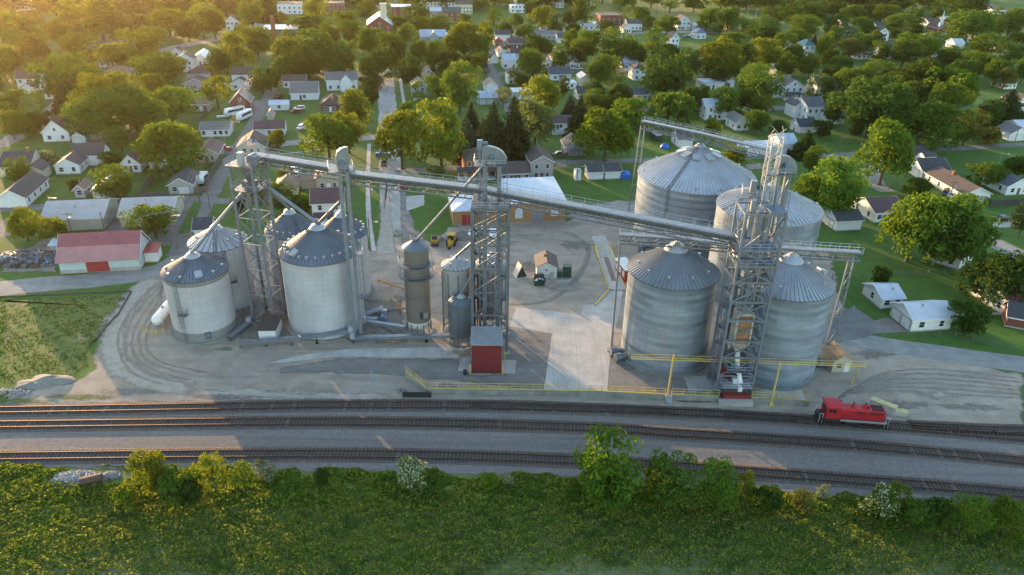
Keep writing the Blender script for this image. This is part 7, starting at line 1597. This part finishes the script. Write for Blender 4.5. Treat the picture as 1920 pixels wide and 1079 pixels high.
for s in (-1,1):
    b = MB(); b.beam((1.0,s*.8,1.5),(-1.7,s*.8,.6),.16,.2); b.build('lift_arm', CATY, t)
    for x in (-.75,.65): b = MB(); b.tube((x,s*.72,.4),(x,s*1.0,.4),.4,12); b.build('wheel', TYRE, t)
b = MB(); b.box(-2.4,-.9,.15,-1.7,.9,.75); b.build('bucket', DARKM, t)
p = W(831,452); b = MB(); rn = random.Random(2)
for k in range(26): x, y = rn.uniform(-1.9,1.9), rn.uniform(-1,1); a = rn.uniform(0,3.14); b.tube((x,y,.1),(x+1.3*math.cos(a),y+1.3*math.sin(a),rn.uniform(.2,.9)),.05,5)
tag(b.build('harrow', DARKM, None, False, (p.x,p.y,0)), 'tangled dark harrow frame between the two yellow machines', 'implement')
p = W(748,292)
b = MB(); q = W(701,291); b.box(0,0,.2,5.2,1.4,1.5); tag(b.build('blue_tank', PAINT['blue'], None, False, tuple(W(704,296))), 'long blue tank trailer across the far end of the street', 'tank')
# ------------------------------------------------------------------ poles
WOODP = M('pole_wood', (.16,.125,.10), .9, 0, .25, 1.5); RUSTP = M('pole_rust', (.17,.075,.045), .85, 0, .25, 1.5); STEELP = M('pole_steel', (.36,.37,.38), .5, .3, .1, 1); LAMPW = M('lamp_housing', (.55,.55,.55), .5)
PT = {}
def pole(bx, by, ty, label, arm=True, lamp=False, trans=False, mat=None, r=.15, key=None, cat='utility pole', name='utility_pole', deg=GRID):
    p = W(bx, by); h = max(4.0, top_z(p, ty)); t = thing(name, label, cat, p, R(deg)); MB().tube((0,0,0),(0,0,h),r,8,r*.7).build('post', mat or WOODP, t)
    if arm:
        b = MB(); b.box(-1.2,-.08,h-.55,1.2,.08,h-.4)
        for x in (-1.05,-.5,.5,1.05): b.tube((x,0,h-.4),(x,0,h-.15),.05,6)
        b.build('crossarm', WOODP, t)
    if trans: b = MB(); b.tube((.38,0,h-2.3),(.38,0,h-1.3),.3,10); b.build('transformer', STEELP, t)
    if lamp:
        b = MB(); b.tube((0,0,h*.86),(1.7,-.6,h*.90),.05,6); b.build('lamp_arm', STEELP, t); b = MB(); b.cbox((1.9,-.65,h*.89),(.7,.32,.22)); b.build('lamp_head', LAMPW, t)
    if key: PT[key] = Vector((p.x,p.y,h-.3))
    return t
pole(375,379,322,'wooden utility pole at the alley beside the pale garage', key='a', trans=True); pole(394,391,352,'bare rusty post at the lane crossing by the alley', False, mat=RUSTP, r=.12)
pole(333,467,395,'leaning pale pole with lamp beside the round alley tree', False, True, key='b'); pole(137,446,399,'wooden pole with transformer behind the red roofed building', trans=True, key='c')
pole(196,433,397,'bare pole at the corner of the left beige warehouse', False); pole(443,262,224,'wooden pole with lamp in front of the long white ranch house', True, True, key='d')
pole(476,199,146,'tall pole where the alley passes the cottage', True, key='e'); pole(566,271,246,'slim pole on the lawn by the cross street', False, r=.1); pole(168,271,228,'slanting pole right of the brick chimney house', False)
pole(113,285,265,'short pole beside the yellow blossoming bush', False); pole(698,413,346,'tall pole with transformer on the verge of the main street', True, False, True, key='f'); pole(695,472,408,'rusty red lamp pole at the near end of the main street', False, True, mat=RUSTP)
pole(1080,369,309,'pole with transformer beside the tan brick hall', True, False, True); pole(1015,291,263,'pole rising behind the grey two storey gable', False); pole(1124,293,263,'bare pole by the back lane under the yellow green tree', False); pole(1153,301,273,'bare pole by the back lane nearer the largest bin', False)
pole(803,404,326,'slim brown pole standing on the small lawn by the annex', False, r=.1); pole(1572,288,248,'leaning brown pole on the lawn right of the ladder tower', False, mat=RUSTP); pole(1681,348,312,'brown pole beside the gravel drive at right', False)
pole(1779,377,340,'pole with transformer in front of the long white ranch', True, False, True); pole(1666,356,338,'short lamp pole behind the spreading right tree', True); pole(1794,283,257,'bare pole by the right hand lane', False)
pole(1900,273,240,'brown pole at the right edge garage', False); pole(1871,313,285,'thin lamp pole on the right hand lawn', False, True, mat=STEELP, r=.08); pole(938,172,140,'leaning pole at the small street corner', True); pole(906,98,78,'left pole of the pair by the small red roofed house', True); pole(913,99,76,'right pole of the pair by the small red roofed house', False)
pole(97,394,380,'short lamp pole behind the left beige warehouse', False, True, mat=STEELP, r=.08); pole(350,103,84,'lamp pole beside the far left road', False, True); pole(417,80,60,'wooden pole at the far left road bend', True)
for i, (x, y, ty) in enumerate(((1231,25,2),(1248,27,0),(1279,29,1),(1322,22,-4))): pole(x, y, ty, 'tall wooden floodlight pole along the far edge of the sports field', False, mat=WOODP, cat='floodlight pole', name='floodlight_pole', r=.2)['group'] = 'floodlight poles of the sports field'
for x, y, ty, lab in ((1400,35,8,'tallest white floodlight pole by the gravel lot'),(1416,40,15,'white floodlight pole right of the tallest one by the gravel lot'),(1388,31,16,'short white floodlight pole by the gravel lot')): pole(x, y, ty, lab, False, True, mat=STEELP, cat='floodlight pole', name='floodlight_pole', r=.18)
for x, lab in ((1107,'left leg post of the water tower at the top edge'),(1114,'right leg post of the water tower at the top edge')):
    p = W(x, 11); b = MB(); b.tube((0,0,0),(0,0,22),.6,8); tag(b.build('tower_post', WHITE_M, None, False, (p.x,p.y,0)), lab, 'post')
def wires(a, b, label, n=3):
    t = thing('power_lines', label, 'power lines', PT[a]); d = PT[b]-PT[a]; sd = Vector((-d.y,d.x,0)).normalized()
    for k in range(n):
        o = sd*((k-(n-1)/2)*1.0); pts = [o+d*(i/12)+Vector((0,0,-1.1*math.sin(math.pi*i/12))) for i in range(13)]; MB().path(pts, .022, 4).build('wire', STEELP, t)
wires('a','d','power lines from the alley pole to the ranch pole'); wires('d','e','power lines from the ranch pole up the alley'); wires('b','a','power lines from the lamp pole to the alley pole'); wires('c','b','power lines behind the red roofed building',2)

# ------------------------------------------------------------------ evening haze over the whole place
hz = MB(); hz.box(-2600,-420,-1.0,2600,4300,90.0); hz = hz.build('haze', bpy.data.materials.new('haze_air')); hz['kind'] = 'stuff'; hz['label'] = 'thin warm evening haze'; hz['category'] = 'haze'
_m = hz.data.materials[0]; _m.use_nodes = True; _t = _m.node_tree; _t.nodes.clear(); _o = _t.nodes.new('ShaderNodeOutputMaterial'); _v = _t.nodes.new('ShaderNodeVolumePrincipled')
_v.inputs['Color'].default_value = (.96,.78,.52,1); _v.inputs['Density'].default_value = .00004; _v.inputs['Anisotropy'].default_value = .82; _t.links.new(_v.outputs[0], _o.inputs['Volume'])
